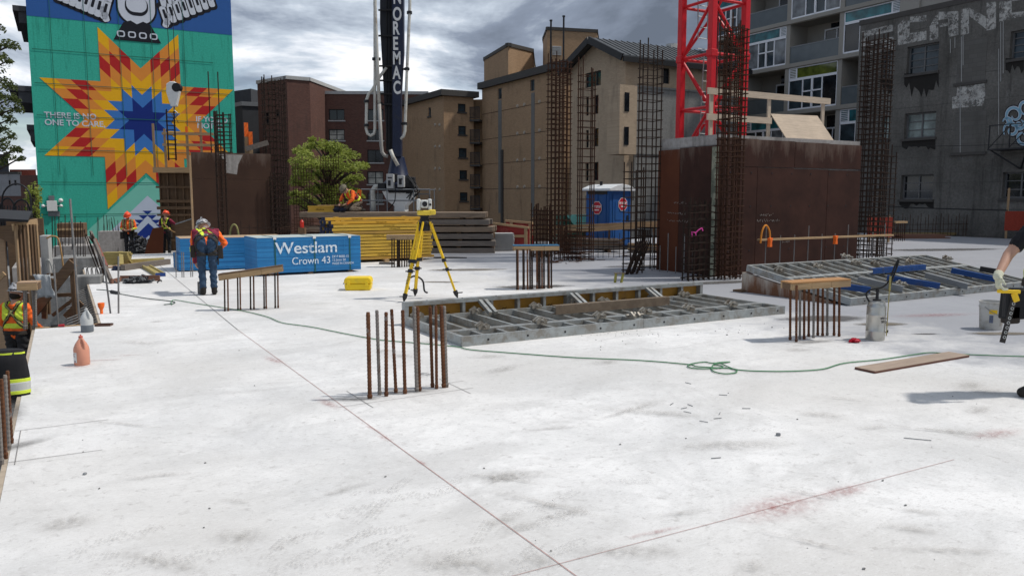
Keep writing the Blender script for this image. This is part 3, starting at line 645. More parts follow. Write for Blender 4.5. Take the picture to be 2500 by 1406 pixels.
# letters S C A N and the start of the next, as block strokes (source pixels)
def strokes(L_): return [[(a, b), (c, d), (e, f), (g, h)] for a, b, c, d, e, f, g, h in L_]
wpaint('painted_letter', strokes([(2104, 78, 2104, 92, 2181, 77, 2181, 60), (2104, 93, 2104, 106, 2120, 104, 2120, 90), (2104, 107, 2104, 120, 2168, 106, 2183, 90), (2160, 108, 2160, 118, 2184, 122, 2184, 91), (2104, 137, 2104, 124, 2184, 123, 2180, 119)]), m_fade)
wpaint('painted_letter', strokes([(2192, 62, 2192, 112, 2221, 106, 2221, 52), (2222, 56, 2222, 42, 2262, 38, 2262, 52), (2222, 106, 2222, 82, 2262, 76, 2262, 98), (2192, 62, 2221, 52, 2221, 50, 2204, 51)]), m_fade)
wpaint('painted_letter', strokes([(2270, 66, 2270, 100, 2291, 96, 2291, 50), (2292, 50, 2292, 30, 2340, 28, 2340, 42), (2315, 44, 2315, 92, 2340, 86, 2340, 43), (2292, 68, 2292, 60, 2314, 56, 2314, 64), (2270, 66, 2291, 50, 2291, 36, 2284, 40)]), m_fade)
wpaint('painted_letter', strokes([(2346, 24, 2346, 88, 2366, 82, 2366, 20), (2367, 20, 2367, 40, 2408, 72, 2408, 42), (2409, 8, 2409, 76, 2432, 70, 2432, 5)]), m_fade)
wpaint('painted_letter', strokes([(2440, 6, 2440, 54, 2470, 48, 2470, 2), (2471, 46, 2471, 32, 2500, 28, 2500, 40), (2471, 4, 2471, -6, 2500, -12, 2500, 0)]), m_fade)
wpaint('paint_patch', [[(2325, 238), (2325, 266), (2400, 258), (2406, 232), (2404, 204), (2338, 214), (2335, 236)]], m_fade)
_nt = m_fade.node_tree; _tc = nn(_nt, 'ShaderNodeTexCoord')
_nt.links.new(ramp(_nt, noise(_nt, _tc.outputs['Object'], 2.6, 9, 0.78), [(0.42, 0.0), (0.52, 1.0)]), _nt.nodes['Principled BSDF'].inputs['Alpha'])
m_streak = M('white_paint_run', (0.36, 0.36, 0.35), 0.9, 0, 0.3, 3)
wpaint('paint_run', [[(x, y0), (x, y1), (x + 1.6, y1), (x + 1.6, y0)] for x, y0, y1 in ((2347, 90, 200), (2351, 86, 160), (2344, 205, 376), (2443, 55, 200), (2449, 52, 180), (2438, 120, 330), (2320, 96, 130), (2331, 92, 118))], m_streak, 3)
m_soot = M('soot_stain', (0.022, 0.020, 0.018), 0.95, 0, 0.3, 3)
def drips(x0, x1, y, amp, n):
    pts = [(x0, y)]; xs = [x0 + (x1 - x0) * i / n for i in range(n + 1)]
    low = [(x, y + amp * random.uniform(0.25, 1.0)) for x in xs]
    return [[(xs[i], y), low[i], low[i + 1], (xs[i + 1], y)] for i in range(n)]
for a_ in ((2208, 2292, 180, 62, 14), (2150, 2180, 190, 50, 7), (2455, 2500, 143, 45, 8), (2202, 2284, 341, 26, 14), (2196, 2280, 491, 20, 12)): wpaint('soot_stain', drips(*a_), m_soot, 2)
# bricked-up openings
m_infill = brick('infill_block', (0.135, 0.13, 0.12), (0.115, 0.11, 0.10), (0.10, 0.095, 0.09), 0.4, 0.2)
for (x0, y0, x1, y1) in ((2338, 96, 2408, 200), (2330, 272, 2406, 372)):
    (s0, z1), (s1, z0) = SP(x0, (y0 + y1) / 2)[0:1] + (SP((x0 + x1) / 2, y0)[1],), SP(x1, (y0 + y1) / 2)[0:1] + (SP((x0 + x1) / 2, y1)[1],)
    mb = MB(); mb.box(s0, s1, -0.012, 0.0, z0, z1); mb.build('infill', m_infill, ware, moff, (0, 0, sang))
    mb = MB(); mb.box(s0 - 0.1, s1 + 0.1, -0.07, -0.013, z0 - 0.12, z0); mb.build('sill', m_cornice, ware, moff, (0, 0, sang))
# swirling graffiti
gcol = [M('graffiti_black', (0.012, 0.013, 0.02), 0.7), M('graffiti_blue', (0.22, 0.40, 0.52), 0.7), M('graffiti_white', (0.6, 0.62, 0.66), 0.7)]
rg = random.Random(4)
def swirl(px, py, r, turns, w, mat, layer, a0, mb):
    prev = None
    for k in range(int(26 * turns) + 1):
        t = k / (26 * turns); a = a0 + t * turns * 2 * math.pi; rr = r * (1 - 0.75 * t)
        c = V((px + rr * math.cos(a), py + rr * 1.1 * math.sin(a))); d = V((math.cos(a), math.sin(a))) * w * (0.5 + math.sin(t * math.pi))
        pr_ = (SP(*(c - d)), SP(*(c + d)))
        if prev: mb.add([(q[0], -0.01 - 0.006 * layer, q[1]) for q in (prev[0], prev[1], pr_[1], pr_[0])], [(0, 1, 2, 3)])
        prev = pr_
for mi, w, layer in ((0, 4.6, 2), (2, 2.9, 3), (1, 1.9, 4)):
    mb = MB()
    for (px, py, r, tn, a0) in ((2478, 282, 26, 1.4, 0.5), (2470, 318, 20, 1.2, 2.6), (2498, 335, 24, 1.3, 4.0), (2505, 262, 18, 1.1, 1.2), (2462, 300, 13, 0.9, 3.3), (2490, 306, 12, 1.2, 5.0)):
        swirl(px, py, r, tn, w, mi, layer, a0, mb)
    mb.build('graffiti', gcol[mi], ware, moff, (0, 0, sang))
# fire-escape landing
(s0, z), (s1, _) = SP(2442, 366), SP(2560, 366)
p = V((SA[0], SA[1], 0)) + V((math.cos(sang), math.sin(sang), 0)) * s0
t = thing('fire_escape_landing', 'black steel fire escape landing below the graffiti', 'fire escape', (p.x, p.y, z), sang)
mb = MB(); mb.box(0, s1 - s0, -1.0, -0.02, -0.06, 0.0); mb.build('deck', m_dframe, t)
mb = MB()
for x in (0.03, 0.9, 1.8): mb.bar((x, -0.97, 0), (x, -0.97, 1.0), 0.04, 0.04)
mb.bar((0, -0.97, 1.0), (s1 - s0, -0.97, 1.0), 0.04, 0.04); mb.bar((0.03, -0.97, 0.02), (0.9, -0.97, 0.98), 0.03, 0.03); mb.bar((0.9, -0.97, 0.02), (1.8, -0.97, 0.98), 0.03, 0.03); mb.build('railing', m_dframe, t)
mb = MB(); mb.bar((0.1, -0.9, -0.06), (0.9, -0.03, -0.85), 0.06, 0.06); mb.bar((1.6, -0.9, -0.06), (0.95, -0.03, -0.85), 0.06, 0.06); mb.build('brace', m_dframe, t)

# --- condominium with loggias
m_condo = M('condo_taupe', (0.31, 0.29, 0.255), 0.85, 0, 0.12, 1.0); m_cond2 = M('condo_dark_inside', (0.055, 0.053, 0.05), 0.9)
m_rail = M('glass_rail', (0.11, 0.13, 0.14), 0.1, 0, 0.3, 1.2, bmp=0); m_beigew = M('condo_beige', (0.34, 0.32, 0.285), 0.85, 0, 0.08, 0.7)
g_condo = [g_blue, g_teal, g_lime, glass('curtain_glass', (0.16, 0.17, 0.18))]
CA = at2(1735, 60.9); CB0 = at2(1820, 58.0); CBd = -VX
CB = add2(CB0, CBd, 16.5)
cang, cLn = frame_of(CA, CB)
condo = thing('condominium', 'taupe condominium with glass railed loggias and white framed window bays', 'building', (CA[0], CA[1], GZ), 0)
coff = V((0, 0, -GZ))
def CP(px, py): return FP(px, py, CA, CB)
cols = [0.0, CP(1820, 100)[0], CP(1924, 100)[0], CP(2053, 100)[0], CP(2205, 60)[0], cLn]
flo = [CP(1924, y)[1] for y in (398, 277, 163, 57)]; st_ = (flo[3] - flo[0]) / 3
flo = [flo[0] - 2 * st_, flo[0] - st_] + flo + [flo[3] + st_, flo[3] + 2 * st_]
holes = []; kinds = []
for ci in (0, 1, 2, 3):
    for fi in range(len(flo) - 1):
        a, b, z0, z1 = cols[ci] + 0.16, cols[ci + 1] - 0.16, flo[fi] + 0.16, flo[fi + 1] - 0.16
        kind = 'win' if (ci + fi) % 2 == 1 else 'log'
        if ci == 0: kind = 'win' if fi % 2 else 'log'
        holes.append((a, b, z0, z1)); kinds.append(kind)
wall_mb(cLn, GZ, flo[-1] + 0.8, holes, 0.35).build('wall', m_condo, condo, coff, (0, 0, cang))
for (a, b, z0, z1), kd in zip(holes, kinds):
    w_ = b - a; h_ = z1 - z0
    if kd == 'win':
        zt = z0 + h_ * 0.72; ci = random.choice((1, 2)); left = random.random() < 0.5
        mb = MB(); y0, y1 = 0.02, 0.12; f = 0.1
        for xa, xb, za, zc in ((a, b, z0, z0 + f), (a, b, zt - f * 0.8, zt + f * 0.8), (a, b, z1 - f * 0.6, z1), (a, a + f * 0.6, z0, z1), (b - f * 0.6, b, z0, z1)): mb.box(xa, xb, y0, y1, za, zc)
        for q in (0.3, 0.7): mb.box(a + w_ * q - 0.035, a + w_ * q + 0.035, y0 + 0.004, y1, z0 + f, zt)
        mb.box(a + w_ * 0.5 - 0.06, a + w_ * 0.5 + 0.06, y0 - 0.03, y1, z0 + f, zt - f); mb.box(a + w_ * 0.3, a + w_ * 0.7, y0 - 0.03, y1, z0 + f + (zt - z0) * 0.5, z0 + f + (zt - z0) * 0.5 + 0.08)
        xv = a + w_ * (0.16 if left else 0.84); mb.box(xv - 0.04, xv + 0.04, y0 + 0.004, y1, zt, z1)
        w = mb.build('window', m_wframe, condo, coff, (0, 0, cang))
        for k, (qa, qb) in enumerate(((0, 0.3), (0.3, 0.5), (0.5, 0.7), (0.7, 1.0))):
            mb = MB(); mb.box(a + w_ * qa + 0.01, a + w_ * qb - 0.01, 0.08, 0.1, z0, zt); mb.build('pane', g_condo[3] if (k in (0, 3) and random.random() < 0.45) else random.choice((g_blue, g_blue, g_dark)), w)
        mb = MB(); mb.box(a, b, 0.081, 0.101, zt, z1); mb.build('pane', g_condo[ci], w)
        xa, xb = (a + 0.03, xv - 0.05) if left else (xv + 0.05, b - 0.03); mb = MB()
        for k in range(6): zc = zt + 0.1 + (z1 - zt - 0.15) * k / 6; mb.box(xa, xb, 0.01, 0.06, zc, zc + 0.045)
        mb.build('vent', m_wframe, w)
        mb = MB(); mb.box(a, b, 0.35, 0.42, z0, z1); mb.build('room_back', m_cond2, w)
    else:
        mb = MB(); D_ = 1.7
        mb.add([(a, 0.34, z0), (b, 0.34, z0), (b, D_, z0), (a, D_, z0), (a, 0.34, z1), (b, 0.34, z1), (b, D_, z1), (a, D_, z1)], [(0, 1, 2, 3), (4, 7, 6, 5), (0, 3, 7, 4), (1, 5, 6, 2), (3, 2, 6, 7)])
        lg = mb.build('loggia', m_condo, condo, coff, (0, 0, cang))
        mb = MB(); mb.box(a + 0.01, b - 0.01, 0.06, 0.085, z0 - 0.05, z0 + 1.05); mb.build('glass_rail', m_rail, lg)
        mb = MB(); mb.box(a, b, 0.04, 0.11, z0 + 1.052, z0 + 1.11); mb.build('handrail', m_greyst, lg)
        mb = MB(); mb.box(a + w_ * 0.38, b - 0.1, D_ - 0.06, D_ - 0.01, z0 + 0.05, z0 + 2.0); mb.box(a + w_ * 0.5, b - 0.2, D_ - 0.06, D_ - 0.01, z0 + 2.15, z1 - 0.1); gp = mb.build('door_glass', g_dark, lg)
        mb = MB()
        for q in (0.38, 0.62, 0.86): mb.box(a + w_ * q, a + w_ * q + 0.08, D_ - 0.1, D_ - 0.061, z0 + 0.03, z0 + 2.05)
        mb.box(a + w_ * 0.38, b - 0.05, D_ - 0.1, D_ - 0.061, z0 + 2.052, z0 + 2.14); mb.build('door_frame', m_wframe, lg)
mb = MB()
for z in flo[1:]: mb.box(0, cols[4], -0.1, -0.003, z - 0.12, z + 0.06)
mb.build('slab_edge', m_condo, condo, coff, (0, 0, cang))
mb = MB(); mb.box(cols[4] - 0.1, cols[4] + 1.1, -0.25, -0.002, GZ + 0.1, flo[-1]); mb.box(cols[4] + 1.11, cLn, -0.12, -0.002, GZ + 0.1, flo[-1]); mb.build('pier', m_beigew, condo, coff, (0, 0, cang))
mb = MB(); mb.add([(0, 0, flo[-1] + 0.8), (0, 14, flo[-1] + 0.8), (0, 14, GZ), (0, 0, GZ)], [(0, 1, 2, 3)]); mb.add([(0, 0, flo[-1] + .8), (cLn, 0, flo[-1] + .8), (cLn, 14, flo[-1] + .8), (0, 14, flo[-1] + .8)], [(0, 1, 2, 3)]); mb.build('side_wall', m_condo, condo, coff, (0, 0, cang))

# --- far street at the left
bx = [at2(-60, 120), at2(52, 118), at2(54, 130), at2(-60, 130)]
building('far_brick_house', 'pale whitewashed brick building far down the side street', bx, GZ, 5.4, brick('whitewashed_brick', (0.36, 0.36, 0.37), (0.3, 0.3, 0.31), (0.3, 0.3, 0.3)), {0: [(21, 440, 27, 453, 's'), (35, 440, 41, 453, 's')]}, parapet=(0.2, m_cornice, 0.1))
bx = [at2(52, 112), at2(104, 110), at2(106, 125), at2(54, 125)]
building('far_brick_house', 'plain red brown brick building far down the side street', bx, GZ, 4.8, b_brown)
bx = [at2(28, 140), at2(92, 140), at2(92, 150), at2(28, 150)]
building('far_brick_house', 'orange red roofed block behind the whitewashed brick building', bx, GZ, 6.6, M('orange_cladding', (0.35, 0.09, 0.06), 0.8))
bx = [at2(-30, 135), at2(27, 135), at2(27, 150), at2(-30, 150)]
building('far_brick_house', 'black tower block beyond the side street', bx, GZ, 9.0, m_slate)
bx = [at2(-70, 90), at2(62, 86), at2(80, 98), at2(-70, 100)]
building('far_brick_house', 'low brown brick wall building with a pale painted ring sign', bx, GZ, 1.9, b_brown)
# ================================================================== formwork core at the right
m_formR = form_ply('core_form_ply', (0.027, 0.0125, 0.010), (0.062, 0.027, 0.0195), 3.1, (0.17, 0.125, 0.10))
m_formO = form_ply('orange_form_ply', (0.085, 0.026, 0.013), (0.11, 0.035, 0.016), 3.1, (0.17, 0.125, 0.10))
CC = G(1745, 675); CL, CW, CHT = 4.75, 1.98, 3.12
core = thing('core_formwork', 'large dark brown plywood core wall form with concrete showing along its top', 'formwork', CC, GA)
mb = MB(); mb.box(0.03, CL - 0.03, 0.03, CW - 0.03, 0, 2.9); mb.box(0.02, CL - 0.02, 0.02, CW - 0.02, 2.9, CHT); mb.build('concrete_core', m_concl, core)
for i, (a, b) in enumerate(((0.0, 1.19), (1.195, 2.385), (2.39, 3.56), (3.565, CL))):
    for j, (z0, z1) in enumerate(((0.0, 2.43), (2.435, 3.05))):
        mb = MB(); mb.box(a, b, -0.02 - 0.004 * ((i + j) % 2), 0.028, z0, z1 - 0.01 * i); mb.build('form_panel', m_formR, core)
for i, (a, b) in enumerate(((0.03, 1.22), (1.225, CW))):
    mb = MB(); mb.box(-0.02 - 0.004 * i, 0.028, a, b, 0.0, 2.88 - 0.02 * i); mb.build('form_panel', m_formO if i else m_formR, core)
mb = MB(); mb.box(-0.07, -0.021, -0.03, 0.12, 0.02, 2.85); mb.build('corner_batten', M('limed_batten', (0.30, 0.30, 0.22), 0.8, 0, 0.5, 5, (6, 6, 0.8), dirt=(0.10, 0.11, 0.08), dirt_at=0.52), core)
mb = MB()
for i in range(7):
    for z in (0.55, 1.55, 2.3): mb.cyl((0.35 + i * 0.65, -0.03, z), (0.35 + i * 0.65, -0.02, z), 0.018, n=8)
mb.build('tie_hole', m_black, core)['kind'] = 'stuff'
# chalk jottings on the panels (illegible strokes)
m_chalk = M('chalk_mark', (0.34, 0.31, 0.28), 0.95)
rg = random.Random(3); mb = MB()
def scrib(x, z, n, w, face):
    for k in range(n):
        a = x + k * w; pts = [(a + rg.uniform(0, w * 0.8), z + rg.uniform(-0.03, 0.03)) for _ in range(3)]
        for p, q in zip(pts, pts[1:]):
            if face: mb.bar((p[0], -0.027, p[1]), (q[0], -0.027, q[1]), 0.004, 0.006)
            else: mb.bar((-0.027, p[0], p[1]), (-0.027, q[0], q[1]), 0.004, 0.006)
for x, z, n, w, f in ((1.3, 1.35, 9, 0.05, 1), (1.2, 1.22, 14, 0.055, 1), (2.05, 0.72, 6, 0.045, 1), (0.95, 1.62, 9, 0.05, 0), (0.95, 1.38, 11, 0.06, 0), (0.85, 1.2, 13, 0.06, 0)): scrib(x, z, n, w, f)
mb.build('chalk_note', m_chalk, core)
m_pale = wood('bleached_lumber', (0.52, 0.42, 0.32), 0.8); m_pale_z = wood('bleached_lumber_upright', (0.52, 0.42, 0.32), 0.8, axis=2)
# guard rail and tilted sheet on the core top
gt = thing('timber_guard_rail', 'new lumber guard rail standing on the brown core form', 'guard rail', CC + V((0, 0, CHT)), GA)
for x in (0.1, 1.9, 3.75):
    mb = MB(); mb.box(x - 0.045, x + 0.045, 0.35, 0.39, 0.0, 1.02); mb.build('post', m_pale_z, gt)
for z, x1 in ((0.98, 3.95), (0.42, 1.95)):
    mb = MB(); mb.box(-0.05, x1, 0.31, 0.348, z - 0.09, z + 0.05); mb.build('rail', m_pale, gt)
tp = thing('plywood_sheet', 'pale plywood sheet leaning against the guard rail above the core form', 'plywood', CC + UX * 1.95 + VX * 0.1 + V((0, 0, CHT)), GA)
mb = MB(); mb.prism([(0.25, 0), (1.9, 0), (1.62, 0.66), (0, 0.62)], -0.009, 0.009, 0, MX.Rotation(R(65), 4, 'X')); mb.build('sheet', m_pale, tp)

# ================================================================== formwork at the left
LF = AT(466, 372, 24.0); LF.z = 0
m_formL = form_ply('left_form_ply', (0.040, 0.022, 0.016), (0.062, 0.034, 0.023), 3.1, (0.16, 0.12, 0.10))
lf = thing('wall_formwork', 'tall dark brown plywood wall form beside the wooden stud backing', 'formwork', LF, GA)
for i, (a, b) in enumerate(((0.0, 0.72), (0.725, 2.34))):
    for z0, z1 in ((0.0, 2.3), (2.305, 3.1)):
        mb = MB(); mb.box(a, b, 0.0 - 0.004 * i, 0.03, z0, z1); mb.build('form_panel', m_formL, lf)
mb = MB(); mb.box(0.05, 2.3, 0.04, 0.40, 0, 3.07); mb.build('concrete_wall', m_concl, lf)
mb = MB(); mb.box(-0.06, -0.004, -0.02, 0.07, 0, 3.0); mb.build('end_batten', m_lumberz, lf)
mb = MB(); mb.add([(0.95, -0.006, 2.5), (1.3, -0.006, 2.45), (1.35, -0.006, 2.75), (1.5, -0.006, 3.05), (0.8, -0.006, 3.05), (1.0, -0.006, 2.8)], [(0, 1, 2, 3, 4, 5)]); mb.build('concrete_splash', m_concl, lf)
# stud backed panel behind it
SBp = AT(384, 400, 33.0); SBp.z = -0.47
sb = thing('stud_backed_form', 'wooden stud and waler backed form with scaffold deck on top', 'formwork', SBp, R(12))
Wd = 1.62
mb = MB(); mb.box(0, Wd, 0.14, 0.17, 0, 3.3); mb.build('face_sheet', m_brownwoodz, sb)
for k in range(6):
    x = 0.02 + k * (Wd - 0.1) / 5; mb = MB(); mb.box(x, x + 0.05, 0.03, 0.138, 0, 3.3); mb.build('stud', m_brownwoodz, sb)
for z in (0.4, 0.75, 1.45, 1.72, 2.0, 2.6):
    mb = MB(); mb.box(-0.1, Wd + 0.1, -0.03, 0.028, z, z + (0.12 if z in (1.72, 2.0) else 0.08)); mb.build('waler', m_brownwood, sb)
for z in (3.32,):
    mb = MB(); mb.box(-0.1, Wd + 0.3, -0.35, 0.4, z, z + 0.05); mb.build('deck_plank', m_lumber, sb)
    mb = MB(); mb.box(-0.1, Wd + 0.3, -0.4, -0.36, z - 0.1, z + 0.12); mb.build('toe_board', m_lumber, sb)
for x, z1, om in ((-0.08, 5.2, 0), (0.35, 5.0, 0), (1.2, 5.1, 1), (1.75, 5.3, 0)):
    mb = MB(); mb.box(x, x + 0.09, -0.3, -0.26, 3.37, z1); p = mb.build('post', m_lumberz, sb)
    if om: mb = MB(); mb.box(x - 0.005, x + 0.095, -0.305, -0.255, z1 - 0.35, z1 + 0.002); mb.build('orange_band', m_orange, p)
for z in (4.3, 4.75):
    mb = MB(); mb.box(0.3, 2.3, -0.345, -0.305, z, z + 0.11); mb.build('rail', m_lumber, sb)
# braces and orange marked posts behind the brown form
for px, y0, y1, lbl in ((603, 300, 372, 'taller orange topped timber stake behind the left wall form'), (613, 322, 372, 'shorter orange topped timber stake behind the left wall form')):
    p = AT(px, 372, 26.2); h = AT(px, y0, 26.2).z; t = thing('marker_stake', lbl, 'stake', (p.x, p.y, 0), GA)
    mb = MB(); mb.box(-0.06, 0.06, -0.02, 0.02, 0.0, h - 0.45); mb.build('stake', m_lumberz, t); mb = MB(); mb.box(-0.062, 0.062, -0.022, 0.022, h - 0.45, h); mb.build('orange_top', m_orange, t)
t = thing('timber_brace', 'weathered plank sloping over the top of the left wall form', 'plank', AT(600, 368, 25.6), 0)
a, b = AT(598, 370, 25.6), AT(653, 354, 25.8); mb = MB(); mb.bar((0, 0, 0.05), b - a + V((0, 0, 0.05)), 0.04, 0.16); mb.build('plank', m_oldwood, t)

# ================================================================== rebar cages
TIEC = {}
def cage(label, px0, px1, Y, ytop, w, d, nx, ny, sp, z0=0.0, rz=GA, rb=0.017, rt=0.0105, mat=None, over=0.3, group='rebar column cages', name='rebar_cage', lean=(0, 0), P=None, ztop=None, seed=1):
    rr = random.Random(seed + int(px0)); mat = mat or m_rebar
    P = P or AT((px0 + px1) / 2, HOR, Y); z1 = ztop if ztop else AT((px0 + px1) / 2, ytop, Y).z
    t = thing(name, label, 'rebar cage', (P.x, P.y, z0), rz, group); h = z1 - z0
    pos = []
    for i in range(nx): pos += [(-w / 2 + w * i / (nx - 1), -d / 2), (-w / 2 + w * i / (nx - 1), d / 2)]
    for j in range(1, ny - 1): pos += [(-w / 2, -d / 2 + d * j / (ny - 1)), (w / 2, -d / 2 + d * j / (ny - 1))]
    me = None
    for k, (x, y) in enumerate(pos):
        if me is None: mb = MB(); mb.tube([(0, 0, 0), (0, 0, h * 0.5), (0, 0, h)], rb, 6); me = mb.mesh('bar', mat)
        o = link('bar', me, t, (x * 0.96, y * 0.96, 0), (rr.uniform(-.003, .003), rr.uniform(-.003, .003), 0)); o.scale = (1, 1, 1 - rr.uniform(0, over) / h * (1 if k > 1 else 0))
    mb = MB(); W, D = w / 2 + rb, d / 2 + rb
    mb.tube([(-W, -D, 0), (W, -D, 0.004), (W, D, 0), (-W, D, 0.004)], rt, 4, closed=True)
    if nx > 3: mb.tube([(-W * 0.34, -D, 0.02), (W * 0.34, -D, 0.02), (W * 0.34, D, 0.02), (-W * 0.34, D, 0.02)], rt, 4, closed=True)
    me = mb.mesh('tie', mat); z = 0.06
    while z < h - over * 0.55:
        o = link('tie', me, t, (rr.uniform(-.008, .008), rr.uniform(-.008, .008), z), (rr.uniform(-.03, .03), rr.uniform(-.03, .03), rr.uniform(-.03, .03)))
        z += sp * rr.uniform(0.8, 1.2)
    return t
cage('tall thick rebar column cage in front of the tan brick building beside the blue toilet', 1333, 1395, 24.5, 130, 0.56, 0.5, 5, 3, 0.165)
cage('slender tall rebar column cage whose top meets the gable', 1405, 1455, 21.8, 140, 0.42, 0.2, 2, 3, 0.2, over=0.6)
cage('tall open rebar column cage standing just left of the brown core form', 1552, 1614, 19.2, 98, 0.46, 0.32, 2, 3, 0.2, over=0.5, mat=m_rebar2)
cage('waist high leftover rebar cage with slanting bars left of the core form', 1523, 1572, 18.4, 396, 0.36, 0.28, 2, 2, 0.19, over=0.2, mat=m_rebar2, group='low rebar cages')
cage('dense tall rebar column cage at the near corner of the brown core form', 1748, 1814, 17.0, 38, 0.46, 0.34, 4, 4, 0.125)
cage('low wide rebar cage tied against the orange side of the core form', 1668, 1752, 16.75, 482, 0.75, 0.2, 6, 2, 0.15, over=0.1, group='low rebar cages', mat=m_rebar2)
cage('dense tall rebar column cage in front of the concrete warehouse', 2086, 2165, 21.5, 78, 0.62, 0.52, 5, 4, 0.14, mat=m_rebar2)
cage('shorter rebar cage behind the one in front of the warehouse', 2132, 2186, 23.8, 350, 0.5, 0.35, 3, 3, 0.16, over=0.5, group='low rebar cages', mat=m_rebar2)
cage('tall rebar column cage beside the left wall form in front of the brown brick tower', 640, 712, 26.3, 187, 0.66, 0.5, 4, 3, 0.19, mat=m_rebar2)
cage('narrow ladder like rebar cage standing against the left wall form', 527, 557, 23.7, 272, 0.26, 0.1, 2, 2, 0.115, over=0.15, mat=m_rebar2)
cage('open rebar cage poking above the left wall form in front of the mural', 533, 573, 25.4, 272, 0.42, 0.2, 3, 2, 0.13, z0=0.0, over=0.1, mat=m_rebar2)
cage('hip high crowded rebar cage behind the capped dowels in the middle', 1298, 1348, 23.3, 496, 0.5, 0.4, 6, 4, 0.14, over=0.25, group='low rebar cages')
cage('low rebar cage with crossing bars beside the tall cages in the middle', 1350, 1445, 22.2, 548, 1.0, 0.3, 8, 2, 0.13, over=0.35, group='low rebar cages')
cage('rebar cage with slanted bars standing behind the plywood stack beside the left form', 655, 700, 25.2, 420, 0.45, 0.3, 4, 3, 0.15, over=0.2, group='low rebar cages', mat=m_rebar2)
for px, y0 in ((521, 175), (544, 176)):
    p = AT(px, HOR, 24.4); h = AT(px, y0, 24.4).z; t = thing('tall_rebar', 'single tall rebar pole rising in front of the mural star', 'rebar', (p.x, p.y, 0), 0, 'tall lone bars over the left form')
    mb = MB(); mb.cyl((0, 0, 0), (0, 0, h), 0.018, n=6); mb.build('bar', m_rebar2, t)
# slanting loose bars in the leftover cage
p = G(1550, 668); t = thing('slanted_bar_bundle', 'bundle of slanting dark bars leaning in the leftover cage', 'rebar', p, GA)
for k in range(8):
    mb = MB(); mb.tube([(-0.35 + k * 0.05, -0.1 + 0.02 * (k % 3), 0.0), (0.1 + k * 0.05, 0.02, 0.75), (0.14 + k * 0.05, 0.05, 1.0)], 0.016, 6); mb.build('bar', m_rebar2, t)
# hanging cage on the crane hook
hk = AT(424, 232, 29.0)
cage('slim rebar cage hanging from the crane hook in front of the mural', 414, 437, 29.0, 268, 0.26, 0.2, 2, 2, 0.16, z0=AT(424, 392, 29).z, over=0.05, group='hanging load', mat=m_rebar2)
t = thing('crane_hook_block', 'off white crane hook block with cables holding the slim cage', 'crane hook', hk, 0)
mb = MB(); mb.prism([(-0.22, 0.38), (-0.24, 0.1), (-0.1, -0.42), (0.1, -0.42), (0.24, 0.1), (0.2, 0.38), (0.05, 0.46), (-0.08, 0.46)][::-1], -0.09, 0.09, 0, MX.Rotation(R(90), 4, 'X')); mb.build('block', m_white, t, bevel=0.03)
mb = MB(); mb.cyl((0.14, -0.1, 0.25), (0.14, 0.1, 0.25), 0.16, n=12); mb.build('sheave', m_black, t)
mb = MB(); mb.tube(smooth_path([(0, 0, -0.42), (0.0, 0, -0.55), (0.1, 0, -0.66), (0.02, 0, -0.78), (-0.1, 0, -0.68)], 4), 0.03, 6); mb.build('hook', m_greyst, t)
for x in (-0.1, 0.1):
    mb = MB(); mb.cyl((x, 0, 0.4), (x, 0, 12), 0.012, n=5); mb.build('cable', m_cable, t)
mb = MB(); mb.tube([(-0.12, 0, -1.0), (0, 0, -0.72), (0.12, 0, -1.0)], 0.012, 5); mb.build('sling', m_cable, t)
# upright rebar mats by the tree
def mat_grid(label, px0, px1, y0, y1, Y, nv, nh, mat, rot=0.0):
    a, b = AT(px0, y1, Y), AT(px1, y0, Y); t = thing('rebar_mat', label, 'rebar mat', (a.x, a.y, max(0, 0)), rot, 'upright rebar mats'); w = b.x - a.x; zt = b.z; zb = 0.0
    mb = MB(); mb.cyl((0, 0, zb), (0, 0, zt), 0.012, n=5); mv = mb.mesh('bar', mat); mb = MB(); mb.cyl((0, 0.02, 0), (w, 0.02, 0), 0.009, n=5); mh = mb.mesh('bar', mat)
    for k in range(nv): link('bar', mv, t, (w * k / (nv - 1), 0, 0)).scale = (1, 1, random.uniform(0.86, 1))
    for k in range(nh): link('bar', mh, t, (0, 0, zb + (zt - zb) * (k + 0.5) / nh * 0.92))
mat_grid('upright rebar mat in front of the tree, next to the left cage', 718, 760, 392, 520, 30, 8, 22, m_rebar)
mat_grid('upright rebar mat in front of the tree, nearer the pump mast', 786, 826, 362, 520, 31, 8, 26, m_rebar)
mat_grid('low rebar mat standing behind the blue plywood stacks', 590, 665, 536, 600, 21.5, 5, 4, m_rebar2, GA * 0.6)
# dowels with a plank along the core form
t = thing('plank_on_dowels', 'long plank tied along a row of dowels before the core form', 'plank', CC + UX * 0.75 - VX * 0.55, GA)
mb = MB(); mb.box(0, 4.6, -0.06, 0.06, 0.80, 0.84); mb.build('plank', m_lumber, t)
for k in range(10):
    mb = MB(); mb.cyl((0.3 + k * 0.46, 0.08, 0), (0.3 + k * 0.46, 0.08, 0.9 + 0.2 * (k % 3 == 0)), 0.012, n=6); mb.build('dowel', m_rebarg, t)
for x in (0.24, 2.4):
    mb = MB(); mb.prism([(-0.05, 0.0), (-0.03, -0.1), (-0.045, -0.2), (0.045, -0.2), (0.03, -0.1), (0.06, 0.0)][::-1], -0.04, 0.04, 0, MX.Translation((x, -0.09, 0.86)) @ MX.Rotation(R(90), 4, 'X')); mb.build('orange_cap', m_orange, t, bevel=0.012)
mb = MB(); mb.tube(smooth_path([(-0.08, 0.0, 0.75), (-0.04, 0, 1.02), (0.07, 0, 1.14), (0.19, 0, 1.0), (0.22, 0, 0.7)], 6), 0.02, 8); tag(mb.build('hose_loop', M('orange_hose', (0.70, 0.25, 0.03), 0.5), None, CC + UX * 0.8 - VX * 0.62, (0, 0, GA)), 'short orange hose loop hooked by the core form plank', 'hose')
